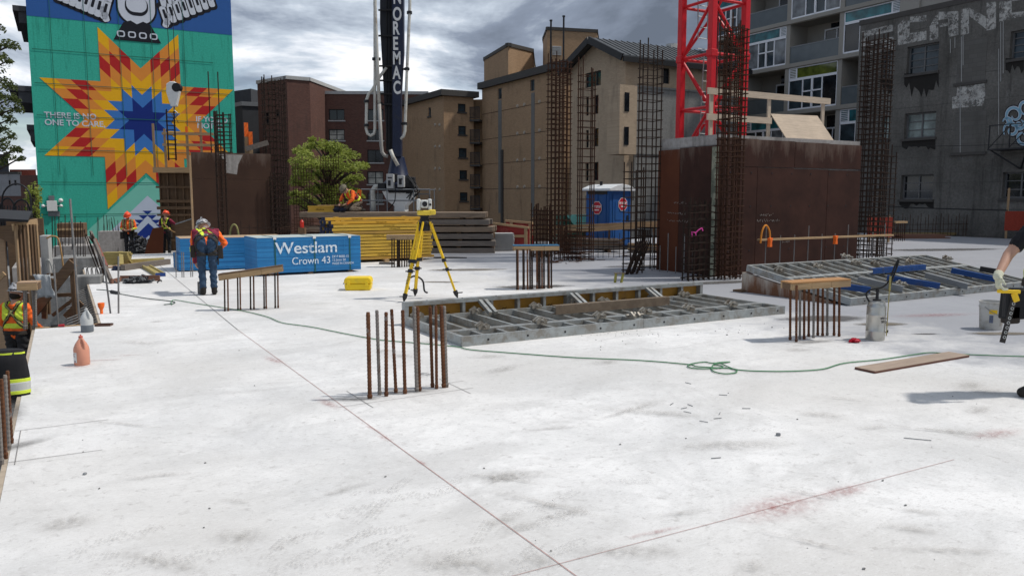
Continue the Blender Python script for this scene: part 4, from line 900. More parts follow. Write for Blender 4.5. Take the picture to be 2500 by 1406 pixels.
t = thing('starter_bars', 'short grey starter bars along the orange panel of the core form', 'rebar', CC + VX * 0.4 - UX * 0.3, GA)
for k in range(6):
    mb = MB(); mb.cyl((0, k * 0.28, 0), (0.0, k * 0.28, 0.62 + 0.3 * (k % 2)), 0.012, n=6); mb.build('bar', m_rebarg, t)
t = thing('marking_ribbon', 'bright pink ribbon tied to the low cage at the core form', 'ribbon', AT(1703, 566, 16.55), 0)
m_pink = M('pink_ribbon', (0.85, 0.08, 0.40), 0.6)
mb = MB()
for p in ([(-0.11, 0, -0.1), (-0.12, 0, 0.0), (-0.04, 0, -0.02), (0.02, 0, 0.04), (0.09, 0, 0.08), (0.11, 0, 0.02)], [(-0.04, 0, -0.02), (-0.03, 0, -0.09)]): mb.tube(p, 0.014, 5)
mb.build('ribbon', m_pink, t)

# ================================================================== tower crane mast
CR = AT(1728, HOR, 22.4); TW = 1.24
cr = thing('tower_crane_mast', 'red lattice tower crane mast behind the brown core form', 'crane', (CR.x, CR.y, -0.3), GA)
corn = [(0, 0), (TW, 0), (TW, TW), (0, TW)]; HC = 13.0
for x, y in corn:
    mb = MB(); mb.box(x - 0.09, x + 0.09, y - 0.09, y + 0.09, 0, HC); mb.build('leg', m_red, cr, bevel=0.012)
    for z in (3.1, 6.0, 8.9, 11.8):
        mb = MB(); mb.box(x - 0.115, x + 0.115, y - 0.115, y + 0.115, z - 0.1, z + 0.1); mb.build('splice', m_red, cr, bevel=0.02)
for k in range(9):
    z = 0.2 + k * 1.45
    for i in range(4):
        (xa, ya), (xb, yb) = corn[i], corn[(i + 1) % 4]
        mb = MB(); mb.cyl((xa, ya, z), (xb, yb, z), 0.045, n=8); mb.build('horizontal_strut', m_red, cr)
        mb = MB()
        if (k + i) % 2: mb.cyl((xa, ya, z), (xb, yb, z + 1.45), 0.045, n=8)
        else: mb.cyl((xb, yb, z), (xa, ya, z + 1.45), 0.045, n=8)
        mb.build('diagonal_strut', m_red, cr)
for x in (0.35, 0.72):
    mb = MB(); mb.cyl((x, 0.95, 0), (x + 0.25, 0.95, 6.2), 0.018, n=6); mb.cyl((x, 0.95, 6.6), (x - 0.2, 0.95, 12.5), 0.018, n=6); mb.build('ladder_rail', m_galv, cr)
for k in range(40):
    z = 0.3 + k * 0.3
    if z < 12.3: x0 = 0.35 + 0.25 * z / 6.2 if z < 6.2 else 0.33 - 0.2 * (z - 6.6) / 6; mb = MB(); mb.cyl((x0, 0.95, z), (x0 + 0.37, 0.95, z), 0.012, n=5); mb.build('rung', m_galv, cr)
mb = MB(); mb.cyl((0.45, 0.3, 0), (0.5, 0.3, HC), 0.022, n=6); mb.build('cable', m_cable, cr)

# ================================================================== concrete placing boom
BY = 31.0
def BP(px, py, dy=0.0): p = AT(px, py, BY + dy); return p
B0 = BP(985, 515); B0.z = GZ
bm = thing('concrete_placing_boom', 'navy folded concrete placing boom with white pipes and vertical lettering', 'concrete pump', B0, 0)
def rel(p): return p - B0
def quadbeam(name, pts, mat, y0, y1, parent=bm):   # prism in the picture-facing plane
    mb = MB(); n = len(pts); q = [rel(BP(*p)) for p in pts]
    vs = [(p.x, y0, p.z) for p in q] + [(p.x, y1, p.z) for p in q]
    mb.add(vs, [tuple(range(n)), tuple(range(n, 2 * n))[::-1]] + [(i, n + i, n + (i + 1) % n, (i + 1) % n) for i in range(n)])
    return mb.build(name, mat, parent, bevel=0.015)
quadbeam('outer_boom', [(961, 384), (982, 384), (981, 230), (987, 130), (987, -120), (961, -120)], m_navy, -0.35, 0.1)
quadbeam('inner_boom', [(948, 378), (958, 384), (959.5, -120), (929, -120), (929, 60), (940, 260)], M('boom_black', (0.010, 0.011, 0.016), 0.45, 0, 0.3, 5), -0.15, 0.4)
z0 = None
mb = MB()
for py in (30, 92, 165, 200, 232, 258): p, q = rel(BP(927, py)), rel(BP(963, py)); mb.cyl((p.x, -0.3, p.z), (q.x, -0.3, q.z), 0.035, n=6)
for px in (946, 953): p, q = rel(BP(px, -100)), rel(BP(px, 370)); mb.cyl((p.x, -0.2, p.z), (q.x, -0.2, q.z), 0.03, n=6)
mb.build('hydraulic_line', m_cable, bm)
for i, ch in enumerate('NOREMAC'):
    py = [15, 55, 89, 126, 161, 196, 232][i]; p = rel(BP([963, 962.5, 962, 962.5, 962, 963, 963.5][i], py))
    text(ch, 0.66, m_white, bm, MX.Translation((p.x, -0.36, p.z)) @ FRONT, 0.004, 0.62, bold=0.018)
m_pipe = M('cream_pipe', (0.55, 0.54, 0.49), 0.5, 0, 0.15, 5, dirt=(0.35, 0.30, 0.24), dirt_at=0.62)
def pipe(pts, r=0.062, mat=None, y=-0.2):
    q = [rel(BP(*p)) for p in pts]; mb = MB(); mb.tube([(p.x, y, p.z) for p in q], r, 10); return mb.build('concrete_pipe', mat or m_pipe, bm, smooth=True)
pipe([(921, -100), (921, 20), (926, 140), (931, 256)], y=-0.5)
pipe([(931, 258), (936, 358), (938, 374), (944, 382), (952, 384)], 0.07, M('grey_pipe', (0.28, 0.27, 0.25), 0.5), -0.5)
pipe([(946, 168), (930, 190), (912, 222), (903, 232), (898, 246), (897, 316), (900, 328), (908, 333), (916, 328), (918, 318), (918, 160), (918, 30)], 0.058, y=-0.25)
pipe([(1003, -100), (1003, 20), (996, 180), (991, 322), (988, 334), (980, 341)], 0.058, y=-0.3)
pipe([(958, 368), (964, 384), (976, 406)], 0.07, y=-0.5)
mb = MB()
for px, py in ((1002, 36), (996, 172), (990, 304), (926, 148), (931, 256), (918, 148), (898, 250), (898, 308)):
    p = rel(BP(px, py)); mb = MB(); mb.cyl((p.x, -0.28, p.z - 0.05), (p.x, -0.28, p.z + 0.05), 0.1, n=10); mb.build('pipe_clamp', m_black, bm)
mb = MB()
for py in (172, 304): a, b = rel(BP(982, py)), rel(BP(996, py)); mb.cyl((a.x, -0.25, a.z), (b.x, -0.25, b.z), 0.04, n=6)
mb.build('pipe_bracket', m_black, bm)
# turret, machinery, pedestal
a = rel(BP(972, 457)); b = rel(BP(972, 384)); hh = b.z - a.z
mb = MB(); mb.lathe([(0.62, -0.15), (0.62, 0.12), (0.45, 0.3), (0.26, hh), (0.2, hh + 0.02)], 16, (a.x, 0, a.z)); mb.build('turret', m_navy, bm, smooth=R(40))
mb = MB()
for x, z, w, h in ((-0.55, 0.0, 0.3, 0.3), (0.5, 0.15, 0.4, 0.45), (-0.1, 0.35, 0.3, 0.3), (0.15, -0.1, 0.9, 0.25)): mb.cb((a.x + x, -0.35, a.z + z), (w, 0.5, h))
mb.build('slewing_gear', m_black, bm, bevel=0.03)
for px0, px1, py0, py1 in ((953, 969, 427, 461), (979, 994, 430, 458)):
    p, q = rel(BP(px0, py1)), rel(BP(px1, py0)); mb = MB(); mb.box(p.x, q.x, -0.95, -0.62, p.z, q.z); bb = mb.build('control_box', m_coping, bm, bevel=0.015)
    mb = MB(); mb.box(p.x + 0.06, p.x + 0.16, -0.97, -0.951, p.z + 0.1, p.z + 0.3); mb.box(p.x + 0.05, q.x - 0.05, -0.965, -0.951, q.z - 0.16, q.z - 0.12); mb.build('switch', m_black, bb)
quadbeam('pedestal_head', [(938, 467), (950, 490), (968, 503), (968, 516), (993, 516), (993, 503), (1006, 492), (1017, 467)], m_white, -0.55, 0.55)
p = rel(BP(969, 512)); q = rel(BP(992, 512)); mb = MB(); mb.box(p.x, q.x, -0.3, 0.3, 0, p.z); mb.build('pedestal', m_white, bm)
rg = random.Random(5)
for k in range(9):
    s = rel(BP(996 + rg.uniform(-3, 6), 440 + rg.uniform(-14, 10))); e = rel(BP(990 + rg.uniform(-6, 20), 478 + rg.uniform(-10, 16)))
    m_ = rel(BP(1024 + rg.uniform(-10, 6), 458 + rg.uniform(-12, 10))); mb = MB(); mb.tube(smooth_path([(s.x, -0.5, s.z), (m_.x, -0.7 + rg.uniform(-.2, .2), m_.z), (e.x, -0.5, e.z)], 8), 0.022, 6); mb.build('hydraulic_hose', m_cable, bm)
mb = MB(); p, q, r_ = rel(BP(974, 458)), rel(BP(972, 490)), rel(BP(955, 512)); mb.tube(smooth_path([(p.x, -1, p.z), (q.x, -0.9, q.z), (r_.x, -0.8, r_.z)], 8), 0.02, 6); mb.build('power_cable', m_cable, bm)
pipe([(930, 456), (920, 456), (913, 466), (914, 490), (916, 515)], 0.1, y=-0.3)
# railed platform
pl = thing('railed_platform', 'grey steel railed platform around the boom pedestal', 'railing', rel(BP(893, 516)) + B0, 0)
def rl(px, py): return BP(px, py) - pl.location
mb = MB(); x0, x1 = 0.0, rl(1056, 515).x; mb.box(x0, x1, -0.9, 0.9, -0.09, -0.03); mb.build('deck', m_greyst, pl)
for y in (-0.88, 0.88):
    for px in (914, 954, 1017, 1055): x = rl(px, 500).x; mb = MB(); mb.cyl((x, y, -0.03), (x, y, 0.84), 0.022, n=6); mb.build('post', m_greyst, pl)
    for z in (0.84, 0.42): mb = MB(); mb.cyl((x0, y, z), (x1, y, z), 0.022, n=6); mb.build('rail', m_greyst, pl)
mb = MB(); mb.box(x0 + 0.3, x1 - 0.3, -0.5, 0.5, GZ - pl.location.z, -0.09); mb.build('support', m_greyst, pl)
p = BP(886, 476); t = thing('warning_placard', 'orange warning placard tilted on the platform rail', 'sign', p, 0)
mb = MB(); mb.prism([(-0.12, -0.2), (0.09, -0.22), (0.12, 0.18), (-0.02, 0.2)], -0.01, 0.01, 0, MX.Translation((0, -0.9, 0)) @ MX.Rotation(R(90), 4, 'X')); mb.build('board', m_orange, t)
mb = MB(); mb.box(-0.02, 0.03, -0.925, -0.915, -0.08, 0.06); mb.build('symbol', m_black, t)
# ================================================================== gang forms lying on the slab
m_formtan = M('form_face_tan', (0.29, 0.235, 0.16), 0.75, 0, 0.35, 5, dirt=(0.20, 0.17, 0.13), dirt_at=0.55)
m_formyel = M('form_face_yellow', (0.40, 0.20, 0.03), 0.55, 0, 0.25, 5, dirt=(0.22, 0.12, 0.04), dirt_at=0.6)
def frame_panel(root, T, Ln, W, step, face, hh=0.12, mat=None):
    mat = mat or m_galv
    mb = MB(); e = 0.055
    mb.box(0, Ln, 0, e, 0, hh, 0, T); mb.box(0, Ln, W - e, W, 0, hh, 0, T); mb.box(0, e, e, W - e, 0, hh - 0.002, 0, T); mb.box(Ln - e, Ln, e, W - e, 0, hh - 0.002, 0, T)
    fr = mb.build('panel_frame', mat, root)
    n = max(2, round(Ln / step)); mb0 = None
    for k in range(1, n):
        x = Ln * k / n; mb = MB(); mb.box(x - 0.022, x + 0.022, e, W - e, 0.02, hh - 0.012, 0, T); mb.build('rib', mat, fr)
    mb = MB(); mb.box(e, Ln - e, e, W - e, -0.0, 0.018, 0, T); mb.build('face_sheet', face, fr)
    mb = MB(); k = 0.35
    while k < Ln - 0.1:
        for y in (-0.001, W + 0.001): mb.tube([T @ V((k, y - 0.004, hh * 0.5)), T @ V((k, y + 0.004, hh * 0.5))], 0.014, 8)
        k += 0.55
    mb.build('tie_hole', m_black, fr)['kind'] = 'stuff'; return fr
def clamp(root, p, rz):
    T = MX.Translation(p) @ MX.Rotation(rz, 4, 'Z') @ MX.Diagonal((0.75, 0.75, 0.75, 1)); mb = MB()
    mb.prism([(-0.10, -0.02), (0.10, -0.02), (0.11, 0.05), (0.05, 0.09), (0.0, 0.06), (-0.05, 0.10), (-0.11, 0.05)], -0.02, 0.02, 0, T @ MX.Rotation(R(90), 4, 'X') @ MX.Translation((0, 0, 0.06)))
    mb.prism([(-0.10, -0.02), (0.10, -0.02), (0.11, 0.04), (0.0, 0.11), (-0.11, 0.04)], -0.02, 0.02, 0, T @ MX.Rotation(R(90), 4, 'X') @ MX.Translation((0, 0, -0.06)))
    mb.tube([T @ V((-0.02, -0.2, 0.045)), T @ V((0.02, 0.16, 0.045))], 0.016, 7); mb.cb((0, 0, 0.015), (0.16, 0.14, 0.03), 0, T)
    return mb.build('clamp', m_galvd, root)
I4 = MX.Identity(4)
FA = G(1128, 847)
ga = thing('gang_form', 'long galvanised gang form lying flat with an upright yellow lip', 'formwork panel', FA, GA)
for x in (0, 2.715):
    frame_panel(ga, MX.Translation((x, 0, 0)), 2.71, 0.45, 0.34, m_formtan)
    frame_panel(ga, MX.Translation((x, 0.455, 0)), 2.71, 1.32, 0.34, m_formtan)
    frame_panel(ga, MX.Translation((x, 1.90, 0.0)) @ MX.Rotation(R(90), 4, 'X'), 2.71, 0.32, 0.45, m_formyel)
for x in (0.5, 1.35, 2.3, 3.1, 3.9, 4.75): clamp(ga, (x, 0.452, 0.122), 0.05 * math.sin(x * 7))
for x in (0.15, 1.05, 2.05, 2.75, 3.3, 4.3, 4.95): clamp(ga, (x, 1.72, 0.122), 0.1 * math.sin(x * 5))
for y in (0.22, 1.15): clamp(ga, (2.712, y, 0.122), R(90))
mb = MB(); mb.box(1.9, 3.95, 0.92, 0.935, 0.124, 0.25); mb.box(1.9, 3.95, 0.936, 1.02, 0.235, 0.25); mb.box(1.9, 3.95, 0.936, 1.02, 0.124, 0.138)
mb.build('channel_waler', rust('rusty_channel', (0.13, 0.10, 0.075), (0.19, 0.15, 0.11), (0.25, 0.24, 0.22)), ga)
for x in (1.15, 2.72, 4.2):
    for dx in (0, 0.09): mb = MB(); mb.bar((x + dx, 1.45, 0.13), (x + dx, 1.78, 0.27), 0.05, 0.05); mb.build('strut', m_galv, ga)
m_doka = M('form_print_dark', (0.07, 0.035, 0.01), 0.8)
for x, tx in ((0.62, 'doka'), (1.02, 'ka d'), (1.55, 'doka'), (2.0, 'ka'), (2.35, 'doka'), (3.0, 'doka'), (3.4, 'ka'), (3.75, 'doka'), (4.4, 'ka d'), (4.85, 'doka')):
    text(tx, 0.13, m_doka, ga, MX.Translation((x, 1.8795, 0.10)) @ FRONT @ MX.Rotation(R(-38), 4, 'Z'), 0.0008)
# second form, tilted, over a brown panel
FB = G(2075, 747); TB = MX.Rotation(R(9.5), 4, 'X')
gb = thing('gang_form', 'wide galvanised gang form resting tilted with blue walers on it', 'formwork panel', FB + V((0, 0, 0.004)), GA)
for x in (0, 2.715):
    frame_panel(gb, TB @ MX.Translation((x, 0, 0.0)), 2.71, 1.35, 0.30, m_formtan)
    frame_panel(gb, TB @ MX.Translation((x, 1.355, 0.0)), 2.71, 0.95, 0.34, m_formtan)
WB = MX.Translation(FB) @ MX.Rotation(GA, 4, 'Z') @ TB
def PB(px, py, lift=0.13):          # where a sight line meets the top of the tilted form
    o = WB.inverted() @ V((0, 0, CAM_H)); d = WB.inverted().to_3x3() @ ray(px, py); t = (lift - o.z) / d.z; return o + d * t
for px, py in ((1902, 662), (1998, 652), (2065, 628), (2090, 643), (2138, 645), (2222, 640), (2312, 632), (2200, 695), (2290, 682), (2365, 675)):
    p = PB(px, py); c = clamp(gb, (p.x, p.y, 0.122), random.uniform(-0.4, 0.4)); c.data.transform(TB)
m_blue = M('blue_steel', (0.012, 0.055, 0.20), 0.45, 0, 0.25, 6, dirt=(0.05, 0.06, 0.09), dirt_at=0.62)
for (a, b, c, d), col, lbl in (((2126, 662, 2255, 652), m_blue, 'blue steel waler lying lengthwise behind the sprayer hose on the tilted form'), ((2165, 678, 2294, 698), m_blue, 'blue steel waler slanting just below the lengthwise blue one'), ((2324, 660, 2432, 682), m_blue, 'blue steel waler pointing toward the gloved worker on the tilted form'), ((2052, 698, 2124, 708), m_blue, 'short blue steel waler between the wooden cap and the sprayer'),
                               ((2096, 682, 2206, 706), m_greyst, 'grey steel waler beside the sprayer on the tilted form'), ((2262, 672, 2366, 700), m_greyst, 'grey steel waler between two blue ones on the tilted form'), ((2392, 656, 2440, 664), m_black, 'short black steel waler at the far end of the tilted form')):
    p, q = WB @ PB(a, b, 0.19), WB @ PB(c, d, 0.19)
    o = MB(); w = q - p; n = w.length; o.box(0, n, -0.05, -0.042, -0.05, 0.05); o.box(0, n, -0.0415, 0.05, 0.042, 0.05); o.box(0, n, -0.0415, 0.05, -0.05, -0.042)
    for k in range(2, int(n / 0.1)): o.cyl((k * 0.1, -0.0525, 0.0), (k * 0.1, -0.0505, 0.0), 0.013, n=6) if k % 3 == 0 else None
    o = o.build('steel_waler', col, None, p); o.rotation_euler = w.to_track_quat('X', 'Z').to_euler()
    tag(o, lbl, 'steel beam', 'walers on the tilted form')
m_brpan = form_ply('brown_prop_panel', (0.14, 0.065, 0.035), (0.19, 0.09, 0.05), 0.36, (0.55, 0.52, 0.45))
sp_ = thing('prop_panel', 'brown panel with peeling white edge propping up the tilted form', 'formwork panel', FB - UX * 0.05, GA)
mb = MB(); q = [(0.35, 0.0), (2.32, 0.0), (2.32, 0.36), (0.35, 0.034)]
vs = [(x, a, b) for x in (0.0, 0.10) for a, b in q]; mb.add(vs, [(0, 1, 2, 3)[::-1], (4, 5, 6, 7), (0, 1, 5, 4), (1, 2, 6, 5), (2, 3, 7, 6), (3, 0, 4, 7)]); mb.build('panel', m_brpan, sp_)
mb = MB(); mb.box(-0.12, 0.2, 2.2, 2.42, 0.0, 0.035); mb.build('foot_block', m_brownwood, sp_)

# ================================================================== dowel groups
def rib_bar(p, q, r, mat, parent, ribs=True):
    L_ = (q - p).length; mb = MB()
    if ribs:
        n = int(L_ / 0.016); pts = []; rr = []
        for k in range(n + 1):
            pts.append(p.lerp(q, k / n)); rr.append(r * (1.10 if k % 2 else 0.94) * (1.25 if k in (2, 3) else 1))
        rr[-1] = r * 0.85; mb.tube(pts, rr, 8)
    else: mb.cyl(p, q, r, n=7)
    return mb.build('bar', mat, parent, smooth=False)
def dowels(label, bars, r, mats, group='dowel groups', ribs=True, name='dowel_group'):
    P0 = G(*bars[0][:2]); t = thing(name, label, 'rebar', P0, 0, group)
    for i, (bx_, by_, tx_, ty_) in enumerate(bars):
        p = G(bx_, by_); q = AT(tx_, ty_, p.y); m_ = mats[i % len(mats)]
        rib_bar(p - P0 - V((0, 0, 0.02)), q - P0, r if not isinstance(r, list) else r[i], m_, t, ribs)
    return t
def cap(label, c, rz, L_, W, th, tilt=0.0, top=None, nseg=3, group='wooden dowel caps'):
    t = thing('timber_cover', label, 'wooden cap', c, rz, group); t.rotation_euler = (0, -tilt, rz)
    mb = MB(); mb.box(-L_ / 2, L_ / 2, -W / 2, W / 2, th, th + 0.018); mb.build('top_board', top or m_ochre, t)
    for k in range(nseg):
        a, b = -L_ / 2 + L_ * k / nseg, -L_ / 2 + L_ * (k + 1) / nseg - 0.004
        for y in (-W / 2, W / 2 - 0.038): mb = MB(); mb.box(a, b, y, y + 0.038, 0, th - 0.002); mb.build('side_block', m_lumber, t)
    for x in (-L_ / 2 - 0.0, L_ / 2 - 0.038): mb = MB(); mb.box(x, x + 0.038, -W / 2 + 0.04, W / 2 - 0.04, 0, th - 0.003); mb.build('end_block', m_brownwood, t)
    return t
m_dg = rust('mortar_grey_bar', (0.17, 0.155, 0.14), (0.22, 0.20, 0.185), (0.10, 0.05, 0.03), 0.6)
front = [(903, 973, 898.5, 762), (927, 964, 920, 757), (943, 967, 942.6, 762), (967, 959, 956, 755), (989, 961, 983, 757), (1018, 956, 1011, 748), (1024, 955, 1019, 749), (1056, 945, 1050, 748), (1066, 949, 1064, 746), (1084, 946, 1077, 746), (1090, 945, 1084, 747)]
dowels('bare ribbed dowel bars standing alone in a row on the open slab', front, [.018, .015, .0155, .0145, .0155, .017, .017, .015, .0135, .018, .017], [m_dowel, m_dg, m_dowel, m_dowel, m_dowel, m_dg, m_dowel, m_dowel, m_dowel])
Z = lambda z, s, o: o + z / s
rb = [(Z(x, 3.472, 1780), Z(y, 3.472, 580), Z(x + 2, 3.472, 1780), 697 - 5 * (x - 518) / 415) for x, y in ((518, 868), (570, 885), (600, 862), (636, 862), (675, 840), (716, 850), (752, 830), (793, 835), (832, 830), (890, 832), (933, 838))]
dowels('rusty dowel bars under a wooden cap beside the steel sprayer', rb, 0.0155, [m_dowel, m_dowel, m_dg])
p = G(1989, 832); z = AT(1989, 700, p.y).z
cap('ochre topped wooden cap on the dowels beside the steel sprayer', (p.x + 0.03, p.y + 0.12, z - 0.02), R(12), 0.80, 0.26, 0.075, R(2.0))
lb = [(x, 760 - 8 * (x - 549) / 130, x - 1, 683 - 22 * (x - 549) / 130) for x in (549, 557, 581, 587, 612, 620, 645, 650, 672, 679)]
dowels('thin dark dowel bars under the sloping cap before the blue plywood', lb, 0.0125, [m_rebar2, m_dowel])
p = G(614, 757); z = AT(614, 672, p.y).z
cap('sloping wooden cap on the dowels before the blue plywood stack', (p.x, p.y + 0.08, z - 0.015), R(10), 0.97, 0.16, 0.085, R(7.5), m_brownwood)
cb_ = [(Z(x, 5.682, 1180), 708 - 4 * (x - 468) / 480, Z(x - 3, 5.682, 1180), 609) for x in (468, 480, 555, 565, 615, 650, 678, 745, 760, 785, 815, 843, 900, 912, 945)]
dowels('dark thick dowel bars under the blue topped cap by the gang form', cb_, 0.017, [m_rebar2, m_dowel, m_rebar2])
p = G(1307, 706); z = AT(1307, 609, p.y).z
cap('wooden cap with blue top sheet on the dowels behind the gang form', (p.x + 0.01, p.y + 0.1, z - 0.02), R(6), 0.88, 0.25, 0.085, 0.0, M('blue_ply_top', (0.03, 0.13, 0.24), 0.7))
tb = [(Z(x, 4.535, 700), 653 - 2 * (x - 1165) / 235, Z(x, 4.535, 700), 583) for x in (1165, 1190, 1225, 1236, 1250, 1275, 1305, 1330, 1355, 1392, 1404)]
dowels('brown dowel bars under a cap in front of the yellow beams', tb, 0.016, [m_rebar2])
p = G(984, 652); z = AT(984, 583, p.y).z
cap('pale wooden cap on the dowels in front of the yellow beams', (p.x + 0.0, p.y + 0.05, z - 0.02), R(3), 0.80, 0.24, 0.1, 0, m_ply)
dowels('slim galvanised dowels beside the left blue plywood stack', [(430, 678, 429, 614), (444.5, 677, 443.5, 615), (449, 677.5, 448, 616), (466, 676, 465, 615), (470.5, 676, 469.5, 616)], 0.0105, [m_rebarg], ribs=False)
dowels('two short galvanised pipe sleeves by the bending worker', [(485.5, 718, 484.5, 688), (490, 719, 489.5, 690)], 0.02, [m_rebarg], ribs=False)
pb = [(60, 801, 59, 700), (64, 800, 63, 700), (83, 799, 80, 703), (88, 799, 86, 704)]
dowels('grey dowel bars under a box cap at the pit edge', pb, 0.015, [m_dg])
p = G(73, 800); z = AT(73, 702, p.y).z
cap('small square wooden box cap on the pit edge dowels', (p.x, p.y + 0.05, z - 0.03), R(20), 0.24, 0.26, 0.09, 0, m_ply, 1)
nb = [(4, 1132, -8, 930), (14, 1118, 3, 925), (22, 1096, 12, 915), (28, 1082, 18, 905)]
dowels('mortar stained dowels under a cap on the near slab edge', nb, 0.0125, [m_dg, m_dowel])
p = G(10, 1110); z = AT(0, 925, p.y).z
cap('sawn wooden cap on the dowels at the near slab edge', (p.x - 0.17, p.y + 0.02, z - 0.02), R(118), 0.42, 0.16, 0.12, 0, m_ply, 1)
fb = [(2178 + 5 * k, 588 + (k % 2), 2178 + 5 * k, 545) for k in range(7)]
dowels('far rusty dowels under a plank cap near the warehouse', fb, 0.016, [m_rebar], ribs=False)
p = G(2194, 588); cap('plank cap on the far dowels near the warehouse', (p.x, p.y, AT(2194, 545, p.y).z), GA, 0.75, 0.2, 0.06, 0, m_lumber)

# ================================================================== survey tripod and total station
feet = [G(985.6, 737.6), G(1013, 723), G(1117.4, 728)]; hc = AT(1036, 533, 13.75)
tr = thing('survey_tripod', 'yellow survey tripod with black clamps standing on the slab', 'tripod', V((hc.x, hc.y, 0)), 0)
def rt(p): return p - tr.location
for i, f in enumerate(feet):
    d = (f - hc); d2 = V((d.x, d.y, 0)).normalized(); top = hc + d2 * 0.10 + V((0, 0, -0.06)); sd = d2.cross(V((0, 0, 1))) * 0.045
    mid = top.lerp(f, 0.52); low = top.lerp(f, 0.90); mb = MB()
    for s in (-1, 1): mb.bar(rt(top + sd * s), rt(mid + sd * s), 0.026, 0.03)
    lg = mb.build('leg', m_yellow, tr)
    mb = MB(); mb.bar(rt(top.lerp(f, 0.36)), rt(low), 0.05, 0.032); mb.build('lower_leg', m_yellow, lg)
    mb = MB(); ax = (f - top).normalized()
    for q in (0.50, 0.62): c = top.lerp(f, q); mb.bar(rt(c - ax * 0.03), rt(c + ax * 0.03), 0.15 if q == 0.5 else 0.08, 0.05)
    c = top.lerp(f, 0.62); mb.cyl(rt(c) + V((-0.08, -0.03, 0)), rt(c) + V((0.08, -0.03, 0)), 0.012, n=6); mb.build('clamp', m_black, lg)
    mb = MB(); mb.tube([rt(low), rt(low.lerp(f, 0.45)), rt(f)], [0.045, 0.042, 0.006], 6); mb.bar(rt(low.lerp(f, 0.3)), rt(low.lerp(f, 0.3)) + d2 * 0.12 + V((0, 0, 0.01)), 0.05, 0.015); mb.build('foot_spike', m_black, lg)
mb = MB(); mb.tube(smooth_path([rt(feet[1]) + V((-0.1, 0, 0.12)), rt(feet[1]) + V((-0.12, 0, 0.28)), rt(feet[1]) + V((0, 0, 0.36)), rt(feet[1]) + V((0.14, 0, 0.28)), rt(feet[1]) + V((0.17, 0, 0.1)), rt(feet[1]) + V((0.23, 0, 0.06))], 5), 0.016, 6); mb.build('carry_strap', m_black, tr)
mb = MB(); mb.lathe([(0.13, 0), (0.13, 0.03), (0.10, 0.06), (0.06, 0.065)], 6, (0, 0, hc.z - 0.10)); mb.lathe([(0.10, -0.12), (0.10, 0.0)], 8, (0, 0, hc.z - 0.10)); mb.build('head', m_black, tr)
f0, tp0 = feet[0], hc
dl = (tp0 - f0); o = text('Tri-Max', 0.085, m_black, tr, MX.Identity(4), 0.0006)
xd = (f0 - tp0).normalized(); yv = V((0, -1, 0)); yv = (yv - xd * yv.dot(xd)).normalized(); up_ = yv.cross(xd)
d3 = V((feet[0].x - hc.x, feet[0].y - hc.y, 0)).normalized(); top0 = hc + d3 * 0.10 + V((0, 0, -0.06)); b0 = top0.lerp(f0, 0.60)
o.data.transform(MX.Translation(rt(b0) + yv * 0.035 - up_ * 0.025) @ MX((xd.to_4d(), up_.to_4d(), yv.to_4d(), (0, 0, 0, 1))).transposed().to_3x3().to_4x4())
ts = thing('total_station', 'white and yellow total station mounted on the tripod', 'survey instrument', V((hc.x, hc.y, hc.z - 0.035)), R(12))
mb = MB(); mb.lathe([(0.085, 0), (0.085, 0.025), (0.07, 0.03), (0.07, 0.06), (0.085, 0.065), (0.085, 0.085)], 12); mb.build('tribrach', m_black, ts)
m_inst = M('instrument_white', (0.66, 0.66, 0.62), 0.4, 0, 0.05); m_insy = M('instrument_yellow', (0.75, 0.55, 0.06), 0.45, 0, 0.08)
mb = MB(); mb.prism([(-0.12, -0.1), (0.12, -0.1), (0.12, 0.1), (-0.12, 0.1)], 0.086, 0.17); mb.cb((0.13, -0.02, 0.14), (0.12, 0.16, 0.09), 0, MX.Rotation(R(0), 4, 'Z')); mb.build('base', m_insy, ts, bevel=0.02)
for s in (-1, 1): mb = MB(); mb.box(s * 0.095 - 0.03, s * 0.095 + 0.03, -0.075, 0.075, 0.171, 0.37); mb.build('yoke', m_inst, ts, bevel=0.02)
mb = MB(); mb.box(-0.062, 0.062, -0.08, 0.08, 0.21, 0.35); tl = mb.build('telescope', m_inst, ts, bevel=0.02)
mb = MB(); mb.cyl((0, -0.08, 0.28), (0, -0.105, 0.28), 0.045, n=14); mb.cyl((0.095, -0.076, 0.27), (0.095, -0.09, 0.27), 0.022, n=10); mb.build('lens', m_black, tl)
mb = MB(); mb.tube([(-0.09, 0, 0.37), (-0.09, 0, 0.45), (0.09, 0, 0.45), (0.09, 0, 0.37)], 0.013, 6); mb.build('handle', m_black, ts)

# ================================================================== yellow case
p = G(876, 707); c = thing('instrument_case', 'yellow hard shell instrument case lying on the slab', 'case', p, R(4))
m_case = M('case_yellow', (0.80, 0.56, 0.02), 0.45, 0, 0.08, 6, dirt=(0.6, 0.42, 0.05), dirt_at=0.68)
mb = MB(); mb.prism([(-0.235, -0.0), (0.235, 0.0), (0.255, 0.13), (-0.255, 0.13)], -0.17, 0.17, 0, MX.Rotation(R(90), 4, 'X')); mb.build('body', m_case, c, bevel=0.025)
mb = MB(); mb.prism([(-0.26, 0.134), (0.26, 0.134), (0.25, 0.215), (0.215, 0.25), (-0.215, 0.25), (-0.25, 0.215)], -0.175, 0.175, 0, MX.Rotation(R(90), 4, 'X')); mb.build('lid', m_case, c, bevel=0.02)
for x in (-0.17, 0.17): mb = MB(); mb.box(x - 0.03, x + 0.03, -0.195, -0.176, 0.09, 0.19); mb.build('latch', m_case, c, bevel=0.006)
mb = MB(); mb.tube([(-0.26, -0.03, 0.13), (-0.285, -0.03, 0.12), (-0.285, 0.03, 0.12), (-0.26, 0.03, 0.13)], 0.01, 6); mb.build('handle', m_black, c)

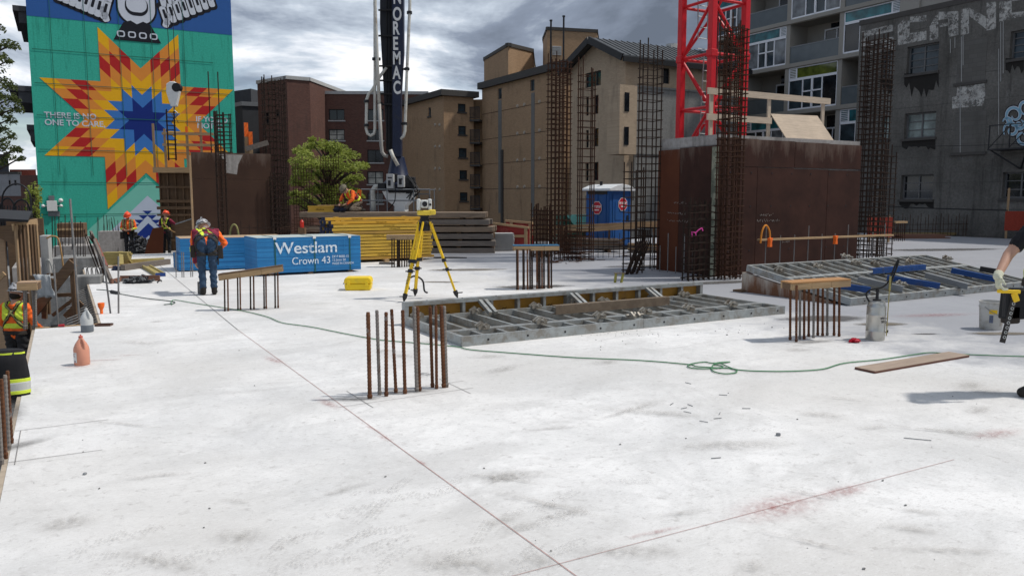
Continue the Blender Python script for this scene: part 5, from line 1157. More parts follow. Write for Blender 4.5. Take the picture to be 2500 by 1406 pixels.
# ================================================================== chalk jugs, tray
def jug(label, px, py, mat, capm, lab=True, liquid=None):
    p = G(px, py); t = thing('chalk_jug', label, 'jug', p, R(-25)); r = 0.076
    prof = [(r * 0.92, 0.0), (r, 0.012), (r, 0.165), (r * 0.94, 0.19), (r * 0.72, 0.228), (r * 0.42, 0.262), (0.021, 0.275), (0.019, 0.29)]
    if liquid:
        mb = MB(); mb.lathe([(r * 0.92, 0.0), (r, 0.012), (r, 0.095)], 22); mb.build('content', liquid, t, smooth=R(50)); prof = [(r, 0.0955)] + prof[2:]
    mb = MB(); mb.lathe(prof, 22); mb.build('bottle', mat, t, smooth=R(50))
    mb = MB(); mb.tube(smooth_path([(0.02, -0.006, 0.272), (0.048, -0.012, 0.274), (0.07, -0.016, 0.24), (0.072, -0.016, 0.2), (0.064, -0.014, 0.175)], 5), 0.011, 8); mb.build('handle', mat, t, smooth=True)
    mb = MB(); mb.lathe([(0.021, 0.288), (0.021, 0.306), (0.009, 0.309), (0.007, 0.322)], 12); mb.build('cap', capm, t)
    if lab:
        mb = MB(); vs = []; n = 7
        for k in range(n): a = R(-125 + 8.5 * k); vs += [((r + 0.0012) * math.cos(a), (r + 0.0012) * math.sin(a), z_) for z_ in (0.035, 0.14)]
        mb.add(vs, [(2 * k, 2 * k + 2, 2 * k + 3, 2 * k + 1) for k in range(n - 1)]); lb_ = mb.build('paper_label', m_white, t)
        mb = MB()
        for z_, a0, a1 in ((0.125, 1, 5), (0.115, 1, 3), (0.105, 1, 4), (0.095, 1, 4.5), (0.04, 3, 4.6)):
            vs = []
            for k in range(5): a = R(-125 + 8.5 * (a0 + (a1 - a0) * k / 4)); vs += [((r + 0.002) * math.cos(a), (r + 0.002) * math.sin(a), zz_) for zz_ in (z_, z_ + (0.004 if z_ > 0.05 else 0.016))]
            mb.add(vs, [(2 * k, 2 * k + 2, 2 * k + 3, 2 * k + 1) for k in range(4)])
        mb.build('print', M('label_print', (0.25, 0.08, 0.10), 0.8), lb_)
    return t
m_jugo = M('peach_plastic', (0.62, 0.28, 0.19), 0.45, 0, 0.08, 4); m_jugo.node_tree.nodes['Principled BSDF'].inputs['Subsurface Weight'].default_value = 0.0
jug('peach coloured chalk jug with white paper label standing in red dust', 201, 890, m_jugo, M('dusty_pink_cap', (0.5, 0.12, 0.09), 0.6))
jug('milky clear jug half filled with grey powder', 213.5, 810, M('milky_plastic', (0.50, 0.51, 0.50), 0.35, 0, 0.06), M('milky_cap', (0.45, 0.45, 0.44), 0.5), False, M('slate_powder', (0.15, 0.17, 0.19), 0.6))
p = G(254, 795); t = thing('wooden_tray', 'small brown tray lying near the grey jug', 'tray', p, R(8))
m_tray = M('tray_brown', (0.09, 0.045, 0.03), 0.6); mb = MB(); mb.box(-0.095, 0.095, -0.06, 0.06, 0, 0.012); mb.build('base', m_tray, t)
mb = MB(); mb.box(-0.1, 0.1, -0.066, -0.0605, 0, 0.026); mb.box(-0.1, 0.1, 0.0605, 0.066, 0, 0.026); mb.box(-0.1, -0.0955, -0.06, 0.06, 0, 0.025); mb.box(0.0955, 0.1, -0.06, 0.06, 0, 0.025); mb.build('rim', m_tray, t)
p = G(137, 799); t = thing('chalk_line_reel', 'small red and black chalk reel by the pit edge', 'tool', p, R(20))
mb = MB(); mb.cyl((-0.06, 0, 0.025), (0.02, 0, 0.025), 0.024, 0.016, 10); mb.build('body', m_black, t); mb = MB(); mb.cyl((0.03, 0, 0.02), (0.1, 0, 0.02), 0.018, 0.022, 8); mb.build('grip', M('tool_red', (0.35, 0.02, 0.03), 0.5), t)

# ================================================================== sprayer, bucket, rag, plank, stubs, hose
m_inox = M('stainless_steel', (0.52, 0.51, 0.47), 0.32, 0.85, 0.12, 10, dirt=(0.25, 0.22, 0.18), dirt_at=0.66)
p = G(2136, 829); t = thing('steel_sprayer', 'stainless steel pressure sprayer tank with black hose and wand', 'sprayer', p, R(-15)); r = 0.112; H_ = 0.47
mb = MB(); mb.lathe([(r * 0.97, 0), (r, 0.02), (r, 0.11), (r * 1.02, 0.115), (r, 0.12), (r, 0.31), (r * 1.02, 0.315), (r, 0.32), (r, 0.40), (r * 0.97, 0.425), (r * 0.88, 0.44), (r * 0.88, 0.475), (r * 0.8, 0.487)], 26); mb.build('tank', m_inox, t, smooth=R(35))
mb = MB(); mb.lathe([(0.05, 0.488), (0.05, 0.505), (0.02, 0.51), (0.016, 0.6), (0.022, 0.6), (0.022, 0.63)], 12); mb.build('pump_handle', m_black, t)
mb = MB(); mb.tube(smooth_path([(-0.09, -0.02, 0.47), (-0.13, -0.02, 0.56), (-0.08, -0.02, 0.62), (0.05, -0.03, 0.66), (0.12, -0.04, 0.75), (0.17, -0.05, 0.92), (0.21, -0.05, 1.0), (0.19, -0.05, 0.9), (0.14, -0.05, 0.72), (0.12, -0.05, 0.62)], 6), 0.011, 7); mb.build('hose', m_cable, t, smooth=True)
mb = MB(); mb.cyl((0.125, -0.05, 0.72), (0.118, -0.05, 0.06), 0.006, n=6); mb.cyl((0.13, -0.05, 0.80), (0.125, -0.05, 0.62), 0.014, n=8); mb.build('wand', M('brass_wand', (0.35, 0.30, 0.12), 0.4, 0.6), t)
mb = MB(); mb.tube([(r, -0.02, 0.10), (r + 0.025, -0.02, 0.10), (r + 0.025, -0.02, 0.13)], 0.008, 6); mb.build('wand_clip', m_black, t)
text('S10', 0.045, m_black, t, MX.Rotation(R(20), 4, 'Z') @ MX.Translation((0.005, -r - 0.002, 0.225)) @ FRONT, 0.002, 1.0); text('SMITH', 0.03, m_black, t, MX.Rotation(R(20), 4, 'Z') @ MX.Translation((-0.01, -r - 0.002, 0.27)) @ FRONT, 0.002, 1.0)
p = G(2418, 803); t = thing('white_bucket', 'dirty white plastic bucket with wire handle near the right worker', 'bucket', p, R(20))
m_pail = M('dirty_white_plastic', (0.50, 0.49, 0.46), 0.5, 0, 0.1, 5, dirt=(0.28, 0.25, 0.20), dirt_at=0.55)
mb = MB(); mb.lathe([(0.128, 0), (0.134, 0.01), (0.147, 0.29), (0.155, 0.292), (0.155, 0.31), (0.148, 0.312), (0.15, 0.355), (0.157, 0.36), (0.157, 0.375), (0.146, 0.376), (0.132, 0.03), (0.05, 0.025)], 26); mb.build('body', m_pail, t, smooth=R(40))
mb = MB(); mb.tube(smooth_path([(-0.155, -0.02, 0.31), (-0.12, -0.12, 0.24), (0.0, -0.165, 0.2), (0.1, -0.13, 0.26), (0.15, -0.03, 0.31)], 6), 0.004, 5); mb.build('wire_handle', m_greyst, t)
def patch(parent, r0, r1, a0, a1, z0, z1, mat, name):
    mb = MB(); n = 7; vs = []
    for k in range(n): a = R(a0 + (a1 - a0) * k / (n - 1)); vs += [(r0 * math.cos(a), r0 * math.sin(a), z0), (r1 * math.cos(a), r1 * math.sin(a), z1)]
    mb.add(vs, [(2 * k, 2 * k + 2, 2 * k + 3, 2 * k + 1) for k in range(n - 1)]); return mb.build(name, mat, parent)
patch(t, 0.1455, 0.1485, -152, -115, 0.22, 0.275, m_yellow, 'yellow_label'); patch(t, 0.141, 0.1445, -150, -132, 0.10, 0.20, M('ink_scrawl', (0.12, 0.14, 0.2), 0.8, 0, 0.9, 40), 'logo_print'); patch(t, 0.1385, 0.144, -95, -75, 0.06, 0.19, M('faded_label', (0.36, 0.33, 0.29), 0.8), 'faded_label')
random.seed(11); mb = MB()
for k in range(9): mb.blob((random.uniform(-0.07, 0.07), random.uniform(-0.03, 0.03), 0.018 + random.uniform(0, 0.02)), (random.uniform(0.02, 0.045), random.uniform(0.015, 0.03), random.uniform(0.012, 0.025)), 7, 5, 0.4)
tag(mb.build('crumpled_wrapper', M('red_plastic_film', (0.45, 0.01, 0.03), 0.25, 0, 0.5, 30), None, G(2086, 836), (0, 0, R(25))), 'crumpled red plastic wrapper lying by the steel sprayer', 'wrapper')
a, b, c_ = G(2092.5, 900.5), G(2136, 912), G(2366, 872); ux = (c_ - b).normalized(); vx = (a - b); vx = (vx - ux * vx.dot(ux)); W = vx.length; L_ = (c_ - b).length
t = thing('loose_plank', 'loose brown edged plank lying flat near the green hose', 'plank', b, math.atan2(ux.y, ux.x))
mb = MB(); mb.box(0, L_, 0, W, 0.004, 0.026); mb.build('board', wood('dusty_plank', (0.36, 0.28, 0.22), 0.7), t); mb = MB(); mb.box(-0.001, L_ + 0.001, -0.002, W + 0.001, 0.003, 0.020); mb.build('edge', M('red_brown_edge', (0.12, 0.045, 0.03), 0.7), t)
p = G(1512, 690); t = thing('pipe_stub', 'yellow green pipe stubs joined by a board on the slab', 'pipe', p, 0)
m_olive = M('olive_pipe', (0.30, 0.27, 0.06), 0.5, 0, 0.3, 12)
for x in (-0.07, 0.06): mb = MB(); mb.tube([(x - 0.02, 0, 0), (x + (0.0 if x < 0 else 0.02), 0, 0.2)], 0.028, 9); mb.build('pipe', m_olive, t)
mb = MB(); mb.box(-0.11, 0.12, -0.03, 0.03, 0.185, 0.20); mb.build('board', m_brownwood, t)
m_hose = M('green_hose', (0.07, 0.21, 0.10), 0.5, 0, 0.2, 3); m_hose2 = M('grey_green_cord', (0.07, 0.10, 0.085), 0.5)
hp = [(420, 745), (418, 738), (428, 734), (470, 741), (540, 752), (600, 762), (655, 776), (690, 790), (760, 800), (850, 818), (930, 832), (1000, 838), (1110, 848), (1150, 856), (1250, 864), (1400, 875), (1560, 882), (1680, 892), (1700, 897), (1745, 900), (1790, 903), (1798, 911), (1770, 915), (1742, 909), (1738, 898), (1750, 888), (1782, 886), (1740, 889), (1720, 886), (1690, 890), (1679, 896), (1695, 902), (1740, 902), (1765, 898), (1745, 892), (1760, 890), (1800, 905), (1880, 909), (1950, 908), (2010, 903), (2060, 889), (2150, 880), (2230, 868), (2270, 863), (2320, 866), (2420, 870), (2520, 873)]
mb = MB(); mb.tube([p + V((0, 0, 0.012)) for p in smooth_path([G(*q) for q in hp], 5)], 0.0065, 7); tag(mb.build('green_hose', m_hose, smooth=True), 'thin green hose winding across the slab with a looped knot', 'hose')
hp = [(236, 708), (262, 710), (282, 716), (300, 720), (360, 730), (420, 737), (424, 742), (400, 745)]
mb = MB(); mb.tube([p + V((0, 0, 0.01)) for p in smooth_path([G(*q) for q in hp], 5)], 0.008, 6); ec = thing('extension_cord', 'dark grey extension cord with a black plug near the pit', 'cord', (0, 0, 0)); mb.build('cord', m_hose2, ec)
p, q = G(272, 716), G(290, 719); mb = MB(); mb.cyl(p + V((0, 0, .03)), q + V((0, 0, .03)), 0.032, 0.026, 10); mb.build('plug', m_black, ec)

# ================================================================== chalk lines, dust, wet patches on the slab
def strip(name, a, b, w, mat, z=0.004):
    a, b = G(*a), G(*b); d = (b - a).normalized(); s = V((-d.y, d.x, 0)) * w / 2; Ri = slab.matrix_basis.inverted(); mb = MB()
    mb.add([tuple(Ri @ (q + V((0, 0, z)))) for q in (a - s, b - s, b + s, a + s)], [(0, 1, 2, 3)]); return mb.build(name, mat, slab)
m_redline = M('red_chalk', (0.36, 0.17, 0.145), 0.9, 0, 0.5, 20); m_blkline = M('black_chalk', (0.22, 0.21, 0.205), 0.9, 0, 0.3, 30)
strip('chalk_line', (1409, 1408), (580, 805), 0.0045, m_redline); strip('chalk_line', (580, 805), (380, 640), 0.010, m_blkline)
strip('chalk_line', (1200, 1420), (2330, 1122), 0.0032, m_redline)
ZZ = lambda x, y: (780 + x / 4.686, 720 + y / 4.686)
for q in ((110, 1195, 1650, 985), (220, 1285, 1760, 1065), (310, 1100, 615, 1290), (1370, 960, 1730, 1130)): strip('chalk_line', ZZ(*q[:2]), ZZ(*q[2:]), 0.006, m_blkline)
Z3 = lambda x, y: (x / 2.51, 620 + y / 2.51)
for q in ((95, 1085, 665, 1015), (20, 1282, 630, 1200), (127, 1083, 90, 1292)): strip('chalk_line', Z3(*q[:2]), Z3(*q[2:]), 0.006, m_blkline)
for q in ((1890, 836, 2010, 852), (1935, 845, 2030, 830)): strip('chalk_line', q[:2], q[2:], 0.004, m_blkline)
def dust_mat(name, col, dens, sc, rough=0.95, lo=0.42, hi=0.75):
    m, nt, b = newmat(name); tc = nn(nt, 'ShaderNodeTexCoord'); ln = nn(nt, 'ShaderNodeVectorMath', operation='LENGTH'); nt.links.new(tc.outputs['UV'], ln.inputs[0])
    ge = nn(nt, 'ShaderNodeNewGeometry')
    fall = ramp(nt, ln.outputs['Value'], [(0.0, 1.0), (0.35, 0.62), (0.7, 0.18), (1.0, 0.0)]); n1 = noise(nt, ge.outputs['Position'], sc, 8, 0.78)
    if rough > 0.5:
        al = mix(nt, 1.0, fall, ramp(nt, n1, [(lo, 0.0), (hi, dens)]), 'MULTIPLY')
    else:
        ad = nn(nt, 'ShaderNodeMath', operation='ADD'); nt.links.new(fall, ad.inputs[0]); nt.links.new(n1, ad.inputs[1]); al = ramp(nt, ad.outputs[0], [(lo + 0.35, 0.0), (hi + 0.35, dens)])
    nt.links.new(al, b.inputs['Alpha'])
    b.inputs['Base Color'].default_value = (*col, 1); b.inputs['Roughness'].default_value = rough; b.inputs['Specular IOR Level'].default_value = 0.3; return m
m_dustr = dust_mat('red_dust', (0.36, 0.11, 0.10), 0.75, 26, 0.95, 0.40, 0.68); m_wet = dust_mat('wet_concrete', (0.16, 0.155, 0.15), 0.9, 2.5, 0.25, 0.12, 0.5); m_wetb = dust_mat('rusty_wet', (0.22, 0.19, 0.15), 0.85, 2.5, 0.3, 0.12, 0.45)
m_grime = dust_mat('cement_grime', (0.20, 0.195, 0.19), 0.9, 16, 0.9, 0.22, 0.6)
m_scuff = dust_mat('scuff', (0.34, 0.32, 0.295), 0.75, 22, 0.9, 0.38, 0.7)
ZL = [0.0045]
def splat(name, px, py, rx, ry, ang, mat):
    ZL[0] += 0.00012; c = G(px, py); me = bpy.data.meshes.new(name); Ri = slab.matrix_basis.inverted(); n = 20
    vs = [c + V((0, 0, ZL[0]))]; uv = [(0, 0)]
    for k in range(n):
        a = 2 * math.pi * k / n; x, y = rx * math.cos(a), ry * math.sin(a); vs.append(c + V((x * math.cos(ang) - y * math.sin(ang), x * math.sin(ang) + y * math.cos(ang), ZL[0]))); uv.append((math.cos(a), math.sin(a)))
    me.from_pydata([tuple(Ri @ p) for p in vs], [], [(0, 1 + k, 1 + (k + 1) % n) for k in range(n)]); ul = me.uv_layers.new()
    for lp in me.loops: ul.data[lp.index].uv = uv[lp.vertex_index]
    me.materials.append(mat); return link(name, me, slab)
for q in ((185, 896, 0.17, 0.06, 0.1), (245, 880, 0.34, 0.045, 0.2), (310, 868, 0.2, 0.04, 0.3), (670, 880, 0.35, 0.10, 2.2), (940, 1070, 0.12, 0.05, 2.2), (1030, 1130, 0.08, 0.03, 2.2), (1900, 1238, 0.42, 0.2, 0.5), (2060, 1200, 0.3, 0.1, 0.5), (1600, 1300, 0.25, 0.03, 0.45), (2280, 770, 0.9, 0.22, 0.2), (800, 985, 0.3, 0.07, 2.2), (2430, 1060, 0.35, 0.12, 0.4), (905, 1045, 0.3, 0.02, 2.2)): splat('chalk_dust', *q, m_dustr)
for q in ((1135, 659, 1.05, 0.32, 0.15, m_wetb), (1075, 689, 0.42, 0.14, 0.0, m_wetb), (1300, 700, 0.9, 0.3, 0.2, m_wet), (2010, 778, 0.75, 0.32, 0.1, m_wet), (2150, 792, 0.4, 0.15, 0.1, m_wetb), (1880, 712, 0.5, 0.2, 0.2, m_wet), (2260, 816, 0.2, 0.04, 0.0, m_wet), (2450, 815, 0.5, 0.12, 0.0, m_wetb), (1560, 650, 1.1, 0.3, 0.3, m_wet), (1760, 690, 1.2, 0.25, 0.4, m_wet), (2300, 610, 2.5, 0.6, 0.2, m_wet)): splat('wet_patch', *q)
for q in ((995, 957, 0.40, 0.11, 0.28, m_grime), (870, 975, 0.34, 0.10, 0.15, m_grime), (1980, 835, 0.45, 0.13, 0.25, m_grime), (1300, 708, 0.4, 0.12, 0.1, m_grime), (615, 757, 0.5, 0.1, 0.2, m_grime), (40, 1090, 0.3, 0.1, 1.0, m_grime), (20, 1010, 0.16, 0.5, 0.5, m_grime)): splat('cement_grime', *q)
# boot prints and trowel scuffs
rg = random.Random(21)
for k in range(38):
    px, py = (rg.uniform(850, 1500), rg.uniform(1180, 1400)) if k < 26 else (rg.uniform(200, 800), rg.uniform(1290, 1400)) if k < 36 else (rg.uniform(1500, 2450), rg.uniform(950, 1390))
    c = G(px, py); th = rg.uniform(0.2, 1.4) if k < 36 else rg.uniform(-0.4, 0.6)
    mb = MB(); Ri = slab.matrix_basis.inverted(); z_ = 0.0068 + 0.0001 * (k % 20)
    for i in range(11):
        for j in range(3):
            if rg.random() < 0.22: continue
            wd_ = 0.030 * (1.0 - 0.25 * abs(i - 6) / 6); x0 = -0.14 + i * 0.026 + (0.012 if i > 2 else 0); y0 = (j - 1) * wd_
            q = [(x0, y0 - wd_ * .42), (x0 + .017, y0 - wd_ * .42 + .004), (x0 + .017, y0 + wd_ * .42), (x0, y0 + wd_ * .42 - .004)]
            mb.add([tuple(Ri @ (c + V((x * math.cos(th) - y * math.sin(th), x * math.sin(th) + y * math.cos(th), z_)))) for x, y in q], [(0, 1, 2, 3)])
    mb.build('boot_print', m_scuff2 if False else MATS.setdefault('print_%d' % (k % 3), dust_mat('boot_print_%d' % (k % 3), ((0.40, 0.38, 0.355), (0.44, 0.42, 0.40), (0.37, 0.345, 0.32))[k % 3], 0.5, 45, 0.9, 0.40, 0.75)), slab)
for k in range(46):
    splat('scuff_mark', rg.uniform(150, 2500), 700 + 690 * rg.random() ** 0.8, rg.uniform(0.1, 0.4), rg.uniform(0.03, 0.16), rg.uniform(-0.5, 0.9), m_scuff)
for q in ((1330, 1232, 0.55, 0.06, -0.55), (1990, 1330, 0.36, 0.035, -0.6), (1960, 1205, 0.35, 0.03, -0.6), (2060, 975, 0.28, 0.05, -0.5), (2250, 1050, 0.5, 0.03, -0.35), (1600, 1010, 0.6, 0.12, -0.3), (1780, 1090, 0.6, 0.16, 0.1)): splat('trowel_mark', *q, m_scuff)
# nails, crumbs
mb = MB()
for px, py, a in ((1640, 987, 1), (1670, 997, .6), (1678, 1007, 2.4), (1685, 990, 2.0), (1718, 1030, 2.5), (1752, 1022, .3), (1757, 1010, 1.2), (1765, 965, -.2), (1822, 998, 0), (2240, 1073, -.35), (1748, 1119, .2), (1680, 936, 2.2)):
    p = G(px, py); l = 0.035 if px != 2240 else 0.09; d = V((math.cos(a), math.sin(a), 0)) * l; mb.cyl(p - d + V((0, 0, .005)), p + d + V((0, 0, .005)), 0.003, n=5)
tag(mb.build('scattered_nails', m_greyst), 'loose nails scattered on the white slab', 'nails', kind='stuff')
mb = MB(); rg = random.Random(9)
for k in range(120):
    if k < 55: px, py = rg.gauss(1500, 90), rg.gauss(815, 10)
    elif k < 80: px, py = rg.gauss(1800, 45), rg.gauss(808, 6)
    else: px, py = rg.uniform(60, 2480), rg.uniform(720, 1390)
    p = G(px, py); r = rg.uniform(0.003, 0.009) * (1.5 if k in range(55, 64) else 1); mb.blob((p.x, p.y, r * 0.5), (r, r * rg.uniform(.6, 1), r * .6), 5, 4, 0.3)
tag(mb.build('concrete_crumbs', m_conc), 'small concrete crumbs strewn over the slab', 'rubble', kind='stuff')
p = G(1900, 1063); mb = MB(); mb.cyl(p, p + V((0, 0, 0.018)), 0.017, n=10); tag(mb.build('steel_nut', m_greyst), 'single grey steel nut lying on the white slab', 'nut')
p = G(207, 1158); mb = MB(); mb.blob((p.x, p.y, 0.006), (0.013, 0.011, 0.009), 7, 5, .2); tag(mb.build('pebble', m_greyst), 'small dark pebble on the near left slab', 'pebble')
mb = MB(); c = G(1042, 918); mb.tube(smooth_path([c + V((0.06 * math.cos(a * 0.9) - 0.005 * a, 0.04 * math.sin(a * 0.9), 0.006 + 0.002 * a)) for a in range(14)], 3), 0.0025, 5); tag(mb.build('tie_wire', m_greyst), 'twist of tie wire beside the bare dowel row', 'wire')
# ================================================================== blue plywood stacks
def blue_ply(name):
    m, nt, b = newmat(name); tc = nn(nt, 'ShaderNodeTexCoord'); oi = nn(nt, 'ShaderNodeObjectInfo')
    n1 = noise(nt, tc.outputs['Object'], 6, 5, 0.6, (0.6, 0.6, 8)); rr = ramp(nt, oi.outputs['Random'], [(0.0, (0.010, 0.15, 0.37)), (0.5, (0.013, 0.19, 0.45)), (1.0, (0.020, 0.235, 0.52))])
    c = mix(nt, ramp(nt, n1, [(0.3, 0.35), (0.6, 0.0)]), rr, (0.008, 0.10, 0.26)); nt.links.new(c, b.inputs['Base Color']); b.inputs['Roughness'].default_value = 0.6; return m
m_blueply = blue_ply('blue_edge_sealed_plywood'); m_strap = M('green_strap', (0.015, 0.09, 0.08), 0.5)
m_ptop = wood('plywood_face', (0.42, 0.30, 0.19), 0.85)
def ply_stack(label, P, rz, n, th, z0, L_=2.44, D_=1.22, straps=True, top=None, seed=1):
    rr = random.Random(seed); t = thing('plywood_stack', label, 'plywood stack', P, rz, 'blue edged plywood stacks')
    mb = MB(); mb.box(0, L_, 0, D_, 0, th * 0.955); me = mb.mesh('sheet', m_blueply)
    for k in range(n): link('sheet', me, t, (rr.uniform(-.004, .004), rr.uniform(-.004, .004), z0 + k * th))
    if top: mb = MB(); mb.box(0.01, L_ - 0.01, 0.01, D_ - 0.01, z0 + n * th, z0 + n * th + 0.006); mb.build('top_sheet', top, t)
    if z0 > 0.02 and z0 < 0.1:
        for x in (0.25, 1.15, 2.1): mb = MB(); mb.box(x, x + 0.1, 0.02, D_ - 0.02, 0, z0 - 0.002); mb.build('bearer', m_brownwood, t)
    if straps:
        h = z0 + n * th + 0.01
        for x in (0.38, 1.28, 2.12):
            mb = MB(); mb.box(x, x + 0.03, -0.009, -0.006, z0 - 0.01, h); mb.box(x, x + 0.03, -0.009, D_ + 0.009, h, h + 0.003); mb.build('strap', m_strap, t)
            mb = MB(); mb.box(x - 0.02, x + 0.05, -0.014, 0.06, h + 0.003, h + 0.008); mb.box(x - 0.02, x + 0.05, -0.014, -0.0095, h - 0.05, h + 0.003); mb.build('strap_corner', m_white, t)
    return t
WP = G(629.6, 675.5)
m_wtop = M('pale_top_sheet', (0.42, 0.47, 0.45), 0.7, 0, 0.15, 2)
ws_ = ply_stack('blue plywood stack with white stencilled lettering on its long side', WP, GA + R(1.5), 46, 0.0173, 0.055, 2.40, 1.22, True, m_wtop)
m_stencil = M('stencil_white', (0.66, 0.74, 0.80), 0.7, 0, 0.15, 20)
def stencil(body, size, x, z, sx=1.0, bold=0.0): return text(body, size, m_stencil, ws_, MX.Translation((x, -0.0105, z)) @ FRONT, 0.0006, sx, bold=bold)
stencil('Westlam', 0.365, 0.40, 0.49, 1.08, 0.004); stencil('Crown 43', 0.235, 0.76, 0.235, 0.93)
stencil('DF P 8080-15', 0.08, 1.70, 0.355, 0.9); stencil('12.3mm 50', 0.08, 1.70, 0.275, 0.9); stencil('MADE IN CANADA', 0.075, 1.70, 0.195, 0.82)
mb = MB()     # stencil bridges: blue breaks through the letters
for x in (0.56, 0.74, 0.99, 1.2, 1.42, 1.62, 1.85, 2.0): mb.box(x, x + 0.012, -0.0125, -0.0118, 0.48, 0.80)
for z in (0.56, 0.655): mb.box(0.95, 2.1, -0.0125, -0.0119, z, z + 0.009)
for x in (0.84, 1.0, 1.22): mb.box(x, x + 0.01, -0.0125, -0.0118, 0.22, 0.43)
mb.build('stencil_bridge', m_blueply, ws_)
BL = G(437, 664); t = ply_stack('lower half of the left blue plywood pile', BL, GA - R(1), 21, 0.0173, 0.03, seed=3, straps=False)
ply_stack('upper half of the left blue plywood pile with bare brown top', BL + V((0.03, 0.05, 0.40)), GA - R(2.5), 22, 0.0173, 0.0, seed=4, straps=False, top=m_ptop)

# ================================================================== yellow timber beams
m_beam = wood('yellow_beam', (0.64, 0.40, 0.06), 0.72, 0.6); m_beam2 = wood('yellow_beam_worn', (0.46, 0.27, 0.06), 0.7, 0.6); m_cap = M('navy_end_cap', (0.012, 0.02, 0.055), 0.5)
m_bprint = M('beam_print', (0.08, 0.04, 0.01), 0.8)
LB = 2.86; mb = MB()
mb.box(0, LB, 0, 0.04, 0, 0.068); mb.box(0, LB, 0.0401, 0.1599, 0.021, 0.047); mb.box(0, LB, 0.16, 0.20, 0, 0.068); mb.box(0.3, 0.4, 0.06, 0.14, 0.047, 0.0875); mb.box(2.3, 2.4, 0.06, 0.14, 0.047, 0.0875); beam_me = [mb.mesh('timber_beam', m_beam), mb.mesh('timber_beam', m_beam2)]
mb = MB(); mb.box(-0.018, 0.0, -0.004, 0.204, -0.003, 0.083); mb.box(-0.03, -0.0185, 0.05, 0.15, 0.01, 0.07); cap_me = mb.mesh('end_cap', m_cap)
YB = G(1057, 634) - UX * LB; rr = random.Random(2)
for row in range(5):
    nl = 11 + (row + 1) // 2
    for k in range(nl):
        o = thing('timber_beam', 'yellow timber formwork beam in the tall stack behind the blue plywood', 'timber beam', YB + VX * row * 0.215 + V((0, 0, 0.075 + k * 0.0875)) + UX * rr.uniform(-0.06, 0.05), GA + rr.uniform(-.004, .004), 'stacked yellow beams'); o['kind'] = 'thing'
        link('beam', beam_me[1 if rr.random() < 0.25 else 0], o); link('end_cap', cap_me, o)
        if row == 0 and k in (1, 4, 7, 9, 10) or (row in (1, 3) and k == nl - 1):
            text('H20 beam 2.90', 0.05, m_bprint, o, MX.Translation((1.1 + rr.uniform(-.5, .5), -0.002, 0.022)) @ FRONT, 0.0008, name='print')
t = thing('beam_bearers', 'short bearers under the yellow beam stack', 'bearer', YB, GA)
for x in (0.3, 1.4, 2.4): mb = MB(); mb.box(x, x + 0.12, -0.1, 1.05, 0, 0.073); mb.build('bearer', m_lumber, t)
p = G(945, 645); t = thing('short_board', 'short weathered board lying before the yellow beams', 'board', p, R(-4)); mb = MB(); mb.box(-0.2, 0.2, -0.06, 0.06, 0, 0.055); mb.build('board', m_oldwood, t)
mb = MB(); c0_ = G(1058, 631); pts = [c0_ + V((0.0, 0, 0.02)), c0_ + V((0.2, -0.05, 0.02)), c0_ + V((0.7, 0.05, 0.015)), c0_ + V((0.95, 0.15, 0.015)), c0_ + V((0.5, 0.3, 0.015)), c0_ + V((0.0, 0.25, 0.02))]; mb.tube(smooth_path(pts, 6), 0.012, 6); tag(mb.build('air_hose', m_cable), 'short black hose curled by the end of the yellow beams', 'hose')

# ================================================================== heavy timber mats
m_matwood = wood('mat_timber', (0.26, 0.195, 0.14), 0.45)
def mats_stack():
    rr = random.Random(8); P = AT(955, HOR, 24.9); z = 0.0
    lay = [(700, 1204, m_brownwood), (712, 1206, m_oldwood), (705, 1204, m_brownwood), (730, 1207, m_matwood), (782, 1197, m_oldwood), (722, 1187, m_matwood)]
    th = 0.165; gap = 0.058
    for i, (x0, x1, mt) in enumerate(lay):
        a, b = AT(x0, HOR, 24.9).x, AT(x1, HOR, 24.9).x; t = thing('timber_mat', ['heavy weathered timber mat at the very top of the mat pile', 'heavy weathered timber mat second from the top of the pile', 'heavy brown timber mat third from the top of the pile', 'heavy brown timber mat fourth from the top of the pile', 'heavy brown timber mat second from the bottom of the pile', 'heavy brown timber mat at the bottom of the pile'][5 - i], 'timber mat', ((a + b) / 2, 24.9, z), rr.uniform(-.012, .012), 'stacked timber mats')
        for k in range(4):
            mb = MB(); l = (b - a) / 2; j = rr.uniform(-0.05, 0.05); mb.box(-l + j + (0.35 if (k == 0 and i == 5) else 0), l + j, k * 0.305, k * 0.305 + 0.30, 0, th); mb.build('timber', mt if k else [m_oldwood, mt][i > 2], t, bevel=0.012)
        for x in (-(b - a) * 0.32, 0.1, (b - a) * 0.33):
            if i < 5: mb = MB(); mb.box(x - 0.06, x + 0.06, 0.1, 1.1, th, th + gap - 0.001); mb.build('bearer', m_brownwood, t)
        z += th + gap
    return z - gap
MZ = mats_stack()
t = thing('yellow_beam_offcut', 'yellow beam offcut lying on the mat pile before the kneeling worker', 'timber beam', AT(751, 517, 25.2) * 1.0, R(1)); t.location.z = MZ + 0.002
mb = MB(); Lb = AT(815, 517, 25.2).x - t.location.x; mb.box(0, Lb, 0, 0.08, 0, 0.04); mb.box(0.01, Lb, 0.027, 0.053, 0.04, 0.16); mb.box(0, Lb, 0, 0.08, 0.16, 0.2); mb.build('beam', m_beam, t)
text('doka', 0.09, m_bprint, t, MX.Translation((0.25, 0.024, 0.06)) @ FRONT, 0.001, 1.5, name='print')
mb = MB(); mb.box(0.3, Lb + 0.35, 0.1, 0.3, 0.2, 0.225); tag(mb.build('thin_board', m_lumber, None, t.location), 'thin board the kneeling worker works on', 'board')
tb_ = thing('tool_bag', 'dark tool bag beside the kneeling worker', 'bag', t.location + V((Lb + 0.17, -0.05, 0.0)), 0); mb = MB()
